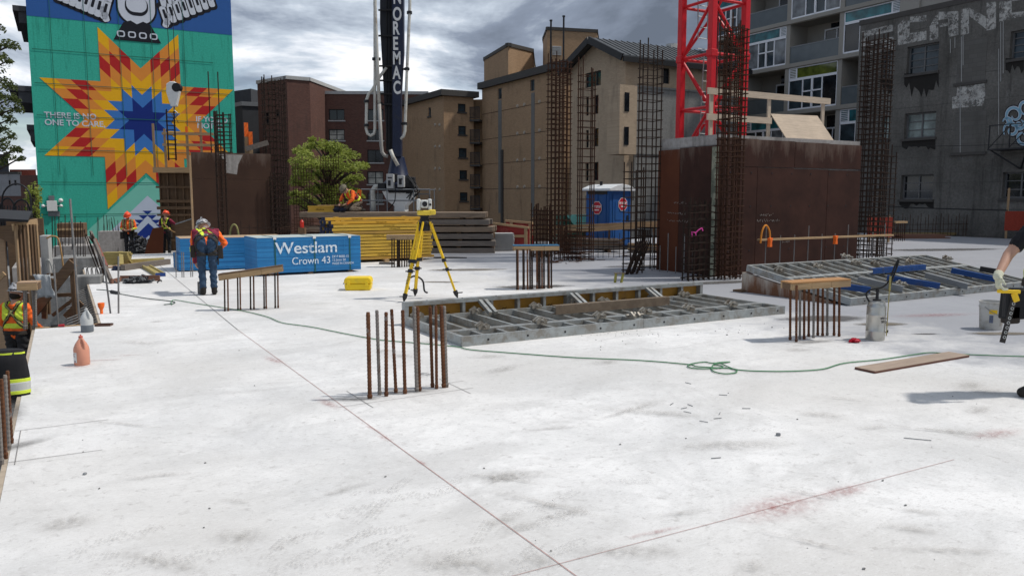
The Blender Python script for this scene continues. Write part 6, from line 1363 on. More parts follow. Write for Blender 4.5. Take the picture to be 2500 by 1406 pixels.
for q in ((-0.05, 0, 0.08, 0.14, 0.12, 0.085), (0.12, 0, 0.07, 0.13, 0.13, 0.075)): mb.blob(q[:3], q[3:], 9, 6, 0.12)
mb.build('bag', M('navy_cloth', (0.02, 0.025, 0.045), 0.9), tb_)
# tangled bars and a red bottle left of the mats
rr = random.Random(12); p = G(735, 600); t = thing('bar_tangle', 'heap of rusty bent tie bars at the end of the mat pile', 'rebar', V((AT(735, HOR, 24.4).x, 24.4, 0)), 0)
for k in range(26):
    x, z_ = rr.uniform(-0.45, 0.1), 0.02 + 0.042 * k; mb = MB(); mb.tube(smooth_path([(x - 0.2, rr.uniform(-.15, .25), z_), (x + 0.2, rr.uniform(-.15, .25), z_ + rr.uniform(-.02, .03)), (x + 0.6, rr.uniform(-.15, .25), z_)], 4), 0.009, 5); mb.build('bar', m_rebar, t)
t = thing('red_cylinder', 'small red gas cylinder in front of the rusty bar heap', 'cylinder', V((AT(735, HOR, 23.9).x, 23.9, 0.0)), 0)
mb = MB(); z_ = AT(735, 556, 23.9).z; mb.lathe([(0.06, z_), (0.06, z_ + 0.18), (0.03, z_ + 0.22), (0.02, z_ + 0.24)], 12); mb.build('body', M('signal_red', (0.5, 0.03, 0.02), 0.4), t); mb = MB(); mb.box(-0.1, 0.1, -0.1, 0.1, 0, z_); mb.build('stand', m_brownwood, t)
# form board on green trestles
P = G(1120, 614); t = thing('form_board', 'reddish form board with handwriting resting on green trestles', 'board', P, R(3)); w_ = 1.25
mb = MB(); mb.box(-0.62, 0.62, 0, 0.05, 0.16, 0.42); mb.build('board', wood('reddish_board', (0.22, 0.11, 0.075), 0.7), t); mb = MB(); mb.box(-0.6, 0.66, 0.0, 0.3, 0.422, 0.46); mb.build('top_board', m_oldwood, t)
text('Survey box', 0.11, M('red_marker', (0.32, 0.04, 0.03), 0.8), t, MX.Translation((-0.4, -0.002, 0.25)) @ FRONT, 0.0008)
for x in (-0.5, 0.45):
    for dx in (-0.09, 0.1): mb = MB(); mb.bar((x + dx * 0.3, 0.1, 0.2), (x + dx * 1.5, -0.1 if dx > 0 else 0.3, 0.0), 0.05, 0.03); mb.build('trestle_leg', M('trestle_green', (0.06, 0.14, 0.08), 0.7), t)
for x in (0.22, 0.38): mb = MB(); mb.tube([(x, -0.01, 0.38), (x, -0.03, 0.2), (x + 0.04, -0.04, 0.15), (x + 0.07, -0.03, 0.2), (x + 0.08, -0.01, 0.38)], 0.008, 5); mb.build('hook', m_galv, t)
t = thing('starter_bars', 'grey starter bars standing between the beams and the mats', 'rebar', G(1110, 612) + V((0, -0.35, 0)), 0)
for k in range(8): mb = MB(); mb.cyl((-0.55 + k * 0.12, 0.02 * (k % 3), 0), (-0.55 + k * 0.12, 0.02 * (k % 3), 0.5 + 0.08 * (k % 3)), 0.011, n=5); mb.build('bar', m_rebarg, t)
# white corrugated stack
P = G(1229, 612); t = thing('corrugated_stack', 'stack of white corrugated sheets beside the mat pile', 'sheet stack', P, R(8)); rr = random.Random(5)
mb = MB(); mb.box(-0.34, 0.34, -0.2, 0.4, 0, 0.019); me = mb.mesh('sheet', m_coping)
for k in range(17): link('sheet', me, t, (rr.uniform(-.012, .012), rr.uniform(-.012, .012), 0.03 + k * 0.033), (0, 0, rr.uniform(-.02, .02)))
mb = MB(); mb.box(-0.34, 0.34, -0.15, 0.35, 0, 0.028); mb.build('bearer', m_brownwood, t)

# ================================================================== red panels, bin, planks, toilet
m_redply = M('red_form_ply', (0.30, 0.035, 0.03), 0.6, 0, 0.25, 2, dirt=(0.36, 0.14, 0.11), dirt_at=0.58)
for lbl, a, b, zt, zt2, Y in (('red plywood form panel with pale lumber edging by the mat pile', 1192, 1292, 548, 556, 27.0), ('flat topped red plywood panel behind the edged one', 1235, 1302, 543, 545, 28.0)):
    p, q = AT(a, HOR, Y), AT(b, HOR, Y - 0.5); w = q - p; L_ = w.length; z1, z2 = AT(a, zt - 4, Y).z, AT(b, zt2, Y - 0.5).z
    t = thing('red_form_panel', lbl, 'formwork panel', (p.x, p.y, 0), math.atan2(w.y, w.x)); mb = MB()
    vs = [(0, y, 0) for y in (0, .03)]; mb.prism([(0, 0), (L_, 0), (L_, z2), (0, z1)], -0.03, 0.0, 0, MX.Rotation(R(90), 4, 'X')); mb.build('sheet', m_redply, t)
    mb = MB(); mb.bar((0, -0.03, z1), (L_, -0.03, z2), 0.09, 0.07); mb.build('top_edge', m_lumber, t)
    for x in (0.25, L_ - 0.1): mb = MB(); mb.box(x - 0.05, x + 0.05, -0.08, -0.032, 0.0, z1 + (z2 - z1) * x / L_ - 0.04); mb.build('stud', m_lumberz, t)
    mb = MB(); mb.bar((0.3, -0.06, z1 * 0.5), (L_ - 0.15, -0.06, z2 * 0.62), 0.03, 0.09); mb.build('rail', m_lumber, t)
P = AT(1408, HOR, 28.5); P.z = 0; t = thing('skip_bin', 'green metal bin with a pale teal lid beside the blue toilet', 'bin', P, R(10)); m_bing = M('bin_green', (0.02, 0.07, 0.045), 0.5); z1, z0 = AT(1408, 523, 28.5).z, AT(1408, 556, 28.5).z
mb = MB(); mb.prism([(-0.75, 0), (0.7, 0), (0.7, z0 + 0.1), (-0.6, z0 + 0.45)], -0.6, 0.6, 0, MX.Rotation(R(90), 4, 'X')); mb.build('body', m_bing, t)
mb = MB(); mb.prism([(-0.15, z0), (0.62, z0), (0.62, z1), (-0.55, z1)], 0.605, 0.63, 0, MX.Rotation(R(90), 4, 'X')); mb.build('lid', M('teal_lid', (0.16, 0.42, 0.36), 0.5), t)
for lbl, px0, py0, px1, py1, Y in (('long pale plank rail in front of the blue toilet', 1300, 570, 1612, 549, 25.2), ('second pale plank rail just behind the first near the toilet', 1300, 557, 1612, 543, 25.6)):
    a, b = AT(px0, py0, Y), AT(px1, py1, Y + 0.3); t = thing('plank_rail', lbl, 'plank', (a.x, a.y, 0), 0, 'plank rails'); d = b - a
    mb = MB(); mb.bar((0, 0, a.z), (d.x, d.y, b.z), 0.04, 0.14 if Y < 25.4 else 0.09); mb.build('plank', m_lumber, t)
    for q in (0.25, 0.6, 0.95): mb = MB(); mb.box(d.x * q - .03, d.x * q + .03, d.y * q + .025, d.y * q + .06, 0, a.z + (b.z - a.z) * q); mb.build('post', m_brownwoodz, t)
rr = random.Random(14); P = G(1440, 616); t = thing('lumber_pile', 'heap of mixed brown planks before the blue toilet', 'lumber', P, R(2))
mb = MB(); mb.box(-1.0, 1.0, -0.06, 0.06, 0, 0.04); pm = [mb.mesh('plank', m_) for m_ in (m_oldwood, m_brownwood, m_lumber)]
for k in range(30):
    L_ = k // 5; o = link('plank', pm[0 if rr.random() < .5 else rr.choice((1, 2))], t, (rr.uniform(-.15, .15), (k % 5) * 0.15 - 0.1, 0.13 + L_ * 0.05 + rr.uniform(0, 0.006)), (0, rr.uniform(-.015, .015), rr.uniform(-.06, .06)))
for x in (-0.7, 0.6): mb = MB(); mb.box(x - .05, x + .05, -0.2, 0.65, 0, 0.11); mb.build('bearer', m_brownwood, t)
P = G(1545, 620); t = thing('lumber_pile', 'smaller plank heap with white rags right of the blue toilet', 'lumber', P + V((0.55, 0.6, 0)), R(-6))
for k in range(22): link('plank', pm[rr.choice((0, 1, 2))], t, (rr.uniform(-.1, .1), (k % 4) * 0.15 - 0.1, (k // 4) * 0.05 + rr.uniform(0, 0.006)), (0, rr.uniform(-.02, .02), rr.uniform(-.1, .1))).scale = (0.55, 1, 1)
mb = MB(); mb.blob((-0.2, 0.0, 0.36), (0.22, 0.15, 0.06), 9, 6, 0.25); mb.build('rag', m_white, t)
# starter bars row in front of the lumber
t = thing('starter_bars', 'thin grey starter bars in a row before the brown plank heap', 'rebar', G(1460, 630), GA * 0.6)
for k in range(11): mb = MB(); mb.cyl((k * 0.17, 0.03 * (k % 2), 0), (k * 0.17, 0.03 * (k % 2), 0.62 + 0.1 * (k % 3)), 0.009, n=5); mb.build('bar', m_rebar2, t)
for z_ in (0.1, 0.22): mb = MB(); mb.cyl((-0.1, 0.015, z_), (1.85, 0.015, z_ + 0.02), 0.008, n=5); mb.build('tie_bar', m_rebar2, t)
rr = random.Random(4); t = thing('bar_litter', 'flat litter of cut rebar around the foot of the tall cages', 'rebar', G(1405, 640), GA)
for k in range(26): a, b = V((rr.uniform(-0.9, 0.9), rr.uniform(-0.3, 0.4), 0.012 + 0.008 * (k % 8))), V((rr.uniform(-0.35, 0.35), rr.uniform(-0.25, 0.25), rr.uniform(0, 0.03))); mb = MB(); mb.cyl(a, a + b, 0.008, n=5); mb.build('bar', m_rebar, t)
# portable toilet
PT = AT(1487, HOR, 26.2); PT.z = 0; pt = thing('portable_toilet', 'blue portable toilet with pale roof and red octagon signs', 'toilet', PT, R(40))
m_ptb = M('toilet_blue', (0.012, 0.075, 0.25), 0.45, 0, 0.12, 2, dirt=(0.02, 0.08, 0.2), dirt_at=0.6); S_ = 1.06; hW = 1.98
mb = MB(); mb.box(0, S_, 0, S_, 0.12, hW); mb.build('cabin', m_ptb, pt, bevel=0.02); mb = MB(); mb.box(-0.03, S_ + 0.03, -0.03, S_ + 0.03, 0, 0.119); mb.build('skid', m_black, pt)
mb = MB(); mb.box(0.16, S_ - 0.14, -0.03, -0.004, 0.18, 1.86); dr = mb.build('door', m_ptb, pt, bevel=0.008)
mb = MB(); mb.box(0.26, 0.6, -0.045, -0.031, 0.25, 0.95); mb.prism([(0.26, 1.0), (0.56, 1.0), (0.38, 1.5), (0.26, 1.62)], 0.031, 0.045, 0, MX.Rotation(R(90), 4, 'X')); mb.build('door_rib', m_ptb, dr, bevel=0.008)
mb = MB(); mb.box(S_ - 0.22, S_ - 0.17, -0.06, -0.031, 0.95, 1.15); mb.build('latch', m_black, dr)
mb = MB()
for x in (0.02, 0.085, S_ - 0.08): mb.box(x, x + 0.05, -0.022, -0.001, 0.15, 1.93)
for y in (0.12, 0.5, 0.88): mb.box(-0.022, -0.001, y, y + 0.07, 0.15, 1.85)
mb.build('corner_rib', m_ptb, pt)
mb = MB(); mb.box(-0.012, -0.001, 0.08, S_ - 0.08, 1.84, 1.96); mb.build('vent_grille', m_dframe, pt)
mb = MB(); rp = [(-0.12, hW - 0.02), (S_ + 0.12, hW - 0.02), (S_ + 0.1, hW + 0.06), (S_ * 0.78, hW + 0.17), (S_ * 0.5, hW + 0.21), (S_ * 0.22, hW + 0.17), (-0.1, hW + 0.06)]
mb.prism(rp, -S_ - 0.12, 0.14, 0, MX.Rotation(R(90), 4, 'X')); mb.build('roof', M('toilet_roof', (0.60, 0.62, 0.62), 0.5), pt, bevel=0.02)
mb = MB(); mb.cyl((0.25, 0.6, hW + 0.15), (0.25, 0.6, hW + 0.3), 0.05, n=10); mb.build('vent_pipe', m_black, pt)
m_sgn = M('sign_red', (0.42, 0.012, 0.03), 0.4, 0, 0.05)
for T in (MX.Translation((0.62, -0.05, 1.52)) @ FRONT, MX.Translation((-0.026, 0.52, 1.40)) @ MX.Rotation(R(-90), 4, 'Z') @ FRONT):
    oc = [(0.215 * math.cos(R(22.5 + 45 * k)), 0.215 * math.sin(R(22.5 + 45 * k))) for k in range(8)]
    mb = MB(); mb.prism([(x * 1.08, y * 1.08) for x, y in oc], -0.002, 0.001, 0, T); sg = mb.build('sign', m_white, pt); mb = MB(); mb.prism(oc, 0.002, 0.004, 0, T); mb.build('sign_face', m_sgn, sg)
    text('PIT STOP', 0.105, m_white, sg, T @ MX.Translation((0, 0.0, 0.006)), 0.001, 0.86, 'CENTER', bold=0.004); mb = MB(); mb.box(-0.1, 0.1, -0.09, -0.055, 0.006, 0.007, 0, T); mb.build('sign_line', m_white, sg)

# ================================================================== far right edge of the slab
m_mesh = M('red_mesh', (0.32, 0.05, 0.03), 0.8, 0, 0.4, 14)
for lbl, a, b, y0, y1, Y in (('red safety screen at the slab edge behind the right worker', 2458, 2530, 517, 562, 34), ('red safety screen behind the low cage near the warehouse', 2122, 2182, 532, 578, 31)):
    p, q = AT(a, HOR, Y), AT(b, HOR, Y); t = thing('safety_screen', lbl, 'barrier', (p.x, p.y, 0), 0); z0, z1 = max(0, AT(a, y1, Y).z), AT(a, y0, Y).z; w = q.x - p.x
    mb = MB(); nx = 14
    for k in range(nx + 1): mb.box(w * k / nx - 0.018, w * k / nx + 0.018, -0.004, 0.0, z0, z1)
    for k in range(9): mb.box(0, w, 0.0005, 0.004, z0 + (z1 - z0) * k / 8 - 0.02, z0 + (z1 - z0) * k / 8 + 0.02)
    mb.box(0, w, 0.006, 0.012, z0 + 0.02, z1 - 0.02); mb.build('screen', m_mesh, t)
    for x in (0.1, w - 0.1): mb = MB(); mb.box(x - .04, x + .04, 0.02, 0.06, 0, z1 + (1.0 if (x < 0.2 and a > 2400) else 0.1)); mb.build('post', m_lumberz, t)
t = thing('edge_starter_bars', 'long row of rusty starter bars along the far slab edge by the warehouse', 'rebar', gr(31, 26.2), 0); A_ = AT(2188, HOR, 36.5); B_ = AT(2460, HOR, 36.5); t.location = (A_.x, A_.y, 0)
for k in range(30): x = (B_.x - A_.x) * k / 29; h = 0.78 + 0.3 * ((k * 7) % 5) / 5; mb = MB(); mb.cyl((x, 0.08 * (k % 2), 0), (x, 0.08 * (k % 2), h), 0.012, n=5); mb.build('bar', m_rebar, t)
for z_ in (0.25, 0.5): mb = MB(); mb.cyl((0, 0.04, z_), (B_.x - A_.x, 0.04, z_ + 0.05), 0.01, n=5); mb.build('tie_bar', m_rebar, t)
t = thing('lumber_pile', 'low reddish board pile on the slab before the warehouse', 'lumber', V((AT(2255, HOR, 34).x, 34, 0)), R(3))
for k in range(8): mb = MB(); mb.box(-1.2 + 0.1 * (k % 3), 1.15 - 0.12 * (k % 4), (k % 2) * 0.3 - 0.25, (k % 2) * 0.3 + 0.03, (k // 2) * 0.045, (k // 2) * 0.045 + 0.04); mb.build('plank', wood('reddish_board', (0.22, 0.11, 0.075), 0.7), t)
mb = MB(); mb.box(0, 12.0, 0, 0.1, 0, 0.12); tag(mb.build('edge_curb', wood('yellowish_board', (0.30, 0.22, 0.10)), None, (A_.x - 0.3, 37.0, 0), (0, 0, 0)), 'long yellowish board along the far slab edge', 'board')
# cables slung low along the warehouse
for lbl, pts in (('sagging black cable slung along the warehouse foot', ((2170, 504), (2250, 508), (2340, 511), (2460, 514))), ('thin cable slung across the warehouse at storey height', ((2180, 358), (2300, 357), (2400, 355), (2520, 350)))):
    mb = MB(); mb.tube([AT(x, y, 39 - (x - 2170) * 0.02) for x, y in pts], 0.025 if 'black' in lbl else 0.012, 5); tag(mb.build('slung_cable', m_cable), lbl, 'cable')
# ================================================================== people
def capd(P, a, ra, b, rb_):
    ab = b - a; t = np.clip(((P - a) @ ab) / max(ab @ ab, 1e-9), 0, 1); c = a + t[:, None] * ab
    return np.linalg.norm(P - c, axis=1) - (ra + (rb_ - ra) * t)
class Figure:
    def __init__(s, name, label, loc, rz, scale, mats):
        s.root = thing(name, label, 'person', loc, rz); s.sc = scale; s.mats = mats; s.pr = []
    def c(s, a, ra, b, rb_, mi): s.pr.append((np.array(a, float), ra, np.array(b, float), rb_, mi)); return s
    def hand(s, w, d, n, side, mi, curl=0.5, k=1.0):
        """palm and five fingers: w wrist, d pointing direction, n palm normal, side towards the thumb"""
        w, d, n, side = V(w), V(d).normalized(), V(n).normalized(), V(side).normalized(); L_ = 0.085 * k
        for o in (-0.026, 0.0, 0.026): s.c(w + side * o * 0.7, 0.017 * k, w + d * L_ + side * o * k, 0.014 * k, mi)
        for o, ln in ((0.034, 0.072), (0.0115, 0.082), (-0.0115, 0.076), (-0.034, 0.058)):
            a = w + d * L_ + side * o * k; d1 = (d * math.cos(curl * 0.6) + n * math.sin(curl * 0.6) + side * o * 2).normalized(); d2 = (d * math.cos(curl * 1.7) + n * math.sin(curl * 1.7)).normalized()
            b = a + d1 * ln * 0.55 * k; e = b + d2 * ln * 0.45 * k; s.c(a, 0.0105 * k, b, 0.0098 * k, mi); s.c(b, 0.0098 * k, e, 0.0085 * k, mi)
        a = w + d * 0.02 * k + side * 0.028 * k; b = a + (d * 0.7 + side * 0.7 + n * 0.3).normalized() * 0.045 * k; e = b + (d * 0.95 + side * 0.15 + n * 0.4).normalized() * 0.035 * k
        s.c(a, 0.014 * k, b, 0.0115 * k, mi); s.c(b, 0.0115 * k, e, 0.0095 * k, mi)
    def body(s, J, sk=0, sh=1, pa=2, bo=3, gl=None, sleeve='long'):
        s.J = {k: V(v) for k, v in J.items()}; J = s.J; gl = sk if gl is None else gl
        rt_ = (J['sR'] - J['sL']).normalized(); ax = (J['neck'] - J['pel']).normalized(); s.rt, s.ax = rt_, ax; s.fw = ax.cross(rt_) * -1; s.fw = rt_.cross(ax) * -1
        pel, ch, nk, hd = J['pel'], J['chest'], J['neck'], J['head']
        for o in (-0.095, 0, 0.095): s.c(pel + rt_ * o, 0.105, pel.lerp(ch, 0.5) + rt_ * o * 0.8, 0.103, sh)
        for o in (-0.10, 0, 0.10): s.c(pel.lerp(ch, 0.5) + rt_ * o * 0.8, 0.103, ch + rt_ * o, 0.112, sh)
        s.c(ch + rt_ * -0.1, 0.108, J['sL'] * 0.75 + ch * 0.25, 0.075, sh); s.c(ch + rt_ * 0.1, 0.108, J['sR'] * 0.75 + ch * 0.25, 0.075, sh)
        s.c(J['sL'].lerp(nk, .1), 0.066, nk.lerp(ch, 0.2), 0.07, sh); s.c(J['sR'].lerp(nk, .1), 0.066, nk.lerp(ch, 0.2), 0.07, sh)
        s.c(nk.lerp(ch, 0.1), 0.062, nk.lerp(hd, 0.6), 0.056, sk)
        for sd in 'LR':
            s.c(pel + rt_ * (0.09 if sd == 'R' else -0.09) - ax * 0.03, 0.112, J['h' + sd], 0.102, pa); s.c(J['h' + sd], 0.100, J['k' + sd], 0.070, pa); s.c(J['k' + sd], 0.069, J['a' + sd].lerp(J['k' + sd], 0.6), 0.066, pa); s.c(J['a' + sd].lerp(J['k' + sd], 0.6), 0.066, J['a' + sd].lerp(J['k' + sd], 0.14), 0.060, pa)
            s.c(J['a' + sd] + V((0, 0, 0.05)), 0.055, J['a' + sd] + V((0, 0, -0.035)), 0.05, bo); s.c(J['a' + sd] + V((0, 0, -0.04)), 0.048, J['t' + sd], 0.045, bo)
            s.c(J['s' + sd], 0.068, J['e' + sd].lerp(J['s' + sd], 0.35), 0.056, sh)
            s.c(J['e' + sd].lerp(J['s' + sd], 0.35), 0.056 if sleeve == 'long' else 0.05, J['e' + sd], 0.050 if sleeve == 'long' else 0.045, sh if sleeve == 'long' else sk)
            s.c(J['e' + sd], 0.049 if sleeve == 'long' else 0.044, J['w' + sd], 0.038 if sleeve == 'long' else 0.031, sh if sleeve == 'long' else sk)
            hd_ = J.get('hd' + sd, None) or (J['w' + sd] - J['e' + sd]); nn_ = J.get('hn' + sd, None) or V((0, 0.3, 0)) + s.rt * (1 if sd == 'L' else -1)
            d = hd_.normalized(); n = (nn_ - d * nn_.dot(d)).normalized(); side = d.cross(n) * (1 if sd == 'R' else -1)
            s.hand(J['w' + sd], d, n, side, gl, J.get('curl', V((0.5, 0, 0))).x, 1.0 / max(s.sc, 0.01) if False else 1.0)
        # head with nose, jaw and ears
        fx = J['face'].normalized(); up = (hd - nk).normalized(); up = (up - fx * up.dot(fx)).normalized(); sd_ = fx.cross(up); s.hup, s.hfw, s.hsd = up, fx, sd_
        s.c(hd + up * 0.03 - fx * 0.02, 0.094, hd + up * 0.03 + fx * 0.015, 0.088, sk); s.c(hd - up * 0.01 + fx * 0.03, 0.07, hd - up * 0.075 + fx * 0.045, 0.050, sk)
        s.c(hd + fx * 0.10, 0.010, hd - up * 0.035 + fx * 0.118, 0.014, sk); s.c(hd - up * 0.062 + fx * 0.088, 0.016, hd - up * 0.066 + fx * 0.086, 0.014, sk)
        for q in (-1, 1): s.c(hd + sd_ * q * 0.088 + up * 0.01, 0.016, hd + sd_ * q * 0.09 - up * 0.025, 0.012, sk)
        return s
    def grow(s, voxel=0.009):
        mb = MB()
        for a, ra, b, rb_, mi in s.pr:
            d = V(b - a); n = 12
            if d.length < 1e-4: d = V((0, 0, 1e-3))
            d.normalize(); A_, B_ = V(a), V(b); pts = []; rr = []
            for k in range(5): th = -math.pi / 2 + math.pi / 2 * k / 4; pts.append(A_ + d * ra * math.sin(th) * 0.999); rr.append(max(ra * math.cos(th), 0.001))
            for k in range(5): th = math.pi / 2 * k / 4; pts.append(B_ + d * (rb_ * math.sin(th) + 1e-4)); rr.append(max(rb_ * math.cos(th), 0.001))
            mb.tube(pts, rr, n)
        me = mb.mesh('body', s.mats); tmp = link('tmp', me); m1 = tmp.modifiers.new('r', 'REMESH'); m1.mode = 'VOXEL'; m1.voxel_size = voxel
        m2 = tmp.modifiers.new('s', 'SMOOTH'); m2.factor = 0.5; m2.iterations = 3
        dg = bpy.context.evaluated_depsgraph_get(); me2 = bpy.data.meshes.new_from_object(tmp.evaluated_get(dg)); bpy.data.objects.remove(tmp)
        me2.name = 'body'; me2.materials.clear()
        for m in s.mats: me2.materials.append(m)
        nv = len(me2.vertices); P_ = np.zeros(nv * 3); me2.vertices.foreach_get('co', P_); P_ = P_.reshape(-1, 3); Nn = np.zeros(nv * 3); me2.vertices.foreach_get('normal', Nn); Nn = Nn.reshape(-1, 3)
        Dv = np.stack([capd(P_, a, ra, b, rb_) for a, ra, b, rb_, mi in s.pr]); mv = np.array([q[4] for q in s.pr])[Dv.argmin(0)]
        w1 = np.sin(P_ @ np.array([19., 31., 47.]) + 2.2 * np.sin(P_ @ np.array([23., -17., 11.]))) ; w2 = np.sin(P_ @ np.array([-37., 29., 61.]) + 1.7 * np.sin(P_ @ np.array([9., 41., -13.])))
        P_ += Nn * ((np.isin(mv, (1, 2)) * (0.0055 * w1 + 0.0035 * w2))[:, None]); me2.vertices.foreach_set('co', P_.ravel()); me2.update()
        n = len(me2.polygons); C = np.zeros(n * 3); me2.polygons.foreach_get('center', C); C = C.reshape(-1, 3)
        D = np.stack([capd(C, a, ra, b, rb_) for a, ra, b, rb_, mi in s.pr]); s.near = D.argmin(0); mi = np.array([q[4] for q in s.pr])[s.near]
        me2.polygons.foreach_set('material_index', mi.astype(np.int32)); me2.polygons.foreach_set('use_smooth', [True] * n)
        s.C = C; s.mi = mi; s.me = me2; s.o = link('body', me2, s.root); s.root.scale = (s.sc,) * 3
        pel = np.array(s.J['pel']); s.t = (C - pel) @ np.array(s.ax) / (s.J['neck'] - s.J['pel']).length; s.s = (C - pel) @ np.array(s.rt); s.f = (C - pel) @ np.array(s.fw)
        return s
    def shell(s, mask, off, mat, name):
        """cloth or strap that follows the body: the chosen faces, pushed out and given thickness"""
        ids = np.nonzero(mask)[0]; vm = {}; vs = []; fs = []
        for i in ids:
            f = []
            for v in s.me.polygons[int(i)].vertices:
                if v not in vm: vm[v] = len(vs); q = s.me.vertices[v]; vs.append(tuple(q.co + q.normal * off))
                f.append(vm[v])
            fs.append(tuple(f))
        if not fs: return None
        me = bpy.data.meshes.new(name); me.from_pydata(vs, [], fs); me.materials.append(mat); me.polygons.foreach_set('use_smooth', [True] * len(fs)); o = link(name, me, s.root)
        q = o.modifiers.new('thick', 'SOLIDIFY'); q.thickness = 0.006; q.offset = -1; return o
    def torso(s, sh=1):
        return s.mi == sh
    def helmet(s, mat, brim=True, name='hard_hat'):
        hd = s.J['head'] + s.hup * 0.035 - s.hfw * 0.004; T = MX((s.hsd.to_4d(), s.hfw.to_4d(), s.hup.to_4d(), (0, 0, 0, 1))).transposed().to_3x3().to_4x4(); T = MX.Translation(hd) @ T @ MX.Diagonal((1.0, 1.16, 1.0, 1)); mb = MB()
        prof = [(0.118, 0.0), (0.120, 0.012), (0.117, 0.04), (0.108, 0.075), (0.088, 0.105), (0.055, 0.125), (0.02, 0.132)]; mb.lathe(prof, 22, (0, 0, 0), 0, T)
        mb.lathe([(0.146 if brim else 0.126, 0.0), (0.146 if brim else 0.126, 0.008), (0.11, 0.016)], 22, (0, 0.012, -0.004), 0, T); mb.bar(T @ V((0, -0.09, 0.09)), T @ V((0, 0.085, 0.095)), 0.03, 0.10)
        h = mb.build(name, mat, s.root, smooth=R(50)); mb = MB(); mb.lathe([(0.1215, 0.012), (0.122, 0.03)], 22, (0, 0, 0), 0, T); mb.build('hat_band', m_black, h); return h
    def eyes(s):
        mb = MB()
        for q in (-1, 1): mb.blob(s.J['head'] + s.hfw * 0.092 + s.hsd * q * 0.033 + s.hup * 0.005, 0.011, 8, 6)
        mb.build('eyes', M('eye_dark', (0.03, 0.02, 0.015), 0.3), s.root); mb = MB(); mb.bar(s.J['head'] + s.hfw * 0.1 - s.hup * 0.066 - s.hsd * 0.024, s.J['head'] + s.hfw * 0.1 - s.hup * 0.066 + s.hsd * 0.024, 0.006, 0.006); mb.build('mouth', M('lip', (0.25, 0.08, 0.06), 0.6), s.root)
def lean(J, ang, keys=('chest', 'neck', 'head', 'sL', 'sR', 'eL', 'eR', 'wL', 'wR', 'face')):
    Rm = MX.Rotation(-ang, 3, 'X'); p = V(J['pel']); o = dict(J)
    for k in keys:
        if k in o: o[k] = Rm @ V(o[k]) if k == 'face' else p + Rm @ (V(o[k]) - p)
    return o
STAND = dict(pel=(0, 0, 1.0), chest=(0, 0.01, 1.30), neck=(0, -0.01, 1.47), head=(0, 0.03, 1.63), face=(0, 1, -0.1), sL=(-.19, 0, 1.42), sR=(.19, 0, 1.42), eL=(-.25, -.02, 1.14), eR=(.25, -.02, 1.14), wL=(-.26, .08, .90), wR=(.26, .08, .90),
             hL=(-.095, 0, .93), hR=(.095, 0, .93), kL=(-.11, .02, .52), kR=(.11, .02, .52), aL=(-.12, -.02, .09), aR=(.12, -.02, .09), tL=(-.14, .15, .045), tR=(.14, .15, .045))
m_skin = M('skin', (0.42, 0.24, 0.17), 0.6, 0, 0.1); m_hiviz = M('hi_vis_orange_cloth', (0.90, 0.15, 0.025), 0.85, 0, 0.15, 12, bmp=0.3, fine=25); m_jean = M('blue_denim', (0.028, 0.055, 0.10), 0.9, 0, 0.3, 10, bmp=0.3, fine=30)
m_dpants = M('dark_work_trousers', (0.022, 0.022, 0.024), 0.9, 0, 0.3, 8); m_boot = M('dark_boot', (0.02, 0.018, 0.016), 0.8, 0, 0.3, 10); m_maroon = M('maroon_cloth', (0.20, 0.02, 0.045), 0.9, 0, 0.2, 10); m_lime = M('hi_vis_lime', (0.60, 0.72, 0.06), 0.8, 0, 0.1, 10); m_web = M('harness_webbing', (0.035, 0.032, 0.03), 0.9); m_refl = M('reflective_grey', (0.45, 0.46, 0.44), 0.4); m_glove = M('pale_glove', (0.55, 0.55, 0.42), 0.9, 0, 0.25, 14); m_camo = M('mottled_trousers', (0.13, 0.105, 0.08), 0.9, 0, 0.7, 12); m_olive2 = M('olive_vest', (0.26, 0.25, 0.10), 0.9); m_tanweb = M('tan_webbing', (0.40, 0.24, 0.10), 0.85); m_silver = M('silver_sticker_hat', (0.45, 0.45, 0.46), 0.35, 0.2, 0.6, 28, dirt=(0.03, 0.03, 0.035), dirt_at=0.56); m_hatred = M('red_orange_hat', (0.85, 0.09, 0.03), 0.4, 0, 0.05); m_hatolive = M('olive_cap', (0.16, 0.14, 0.10), 0.8, 0, 0.4, 20); m_belt = M('tool_belt_leather', (0.03, 0.024, 0.02), 0.8)
def dring(fig, t, s_, back=0.0, r=0.032):
    J = fig.J; p = J['pel'] + fig.ax * t * (J['neck'] - J['pel']).length + fig.rt * s_ - fig.fw * back
    mb = MB(); mb.tube([p + (fig.rt * math.cos(a) + fig.ax * math.sin(a)) * r for a in [2 * math.pi * k / 14 for k in range(14)]], 0.006, 6, closed=True); mb.build('d_ring', m_galv, fig.root)
def pouch(fig, c, d, name='tool_pouch', mat=None):
    mb = MB(); mb.prism([(-d[0], -d[2]), (d[0], -d[2] * 1.1), (d[0] * 0.9, d[2]), (-d[0], d[2])], -d[1], d[1], 0, MX.Translation(c) @ MX.Rotation(R(90), 4, 'X')); return mb.build(name, mat or m_belt, fig.root, bevel=0.015)

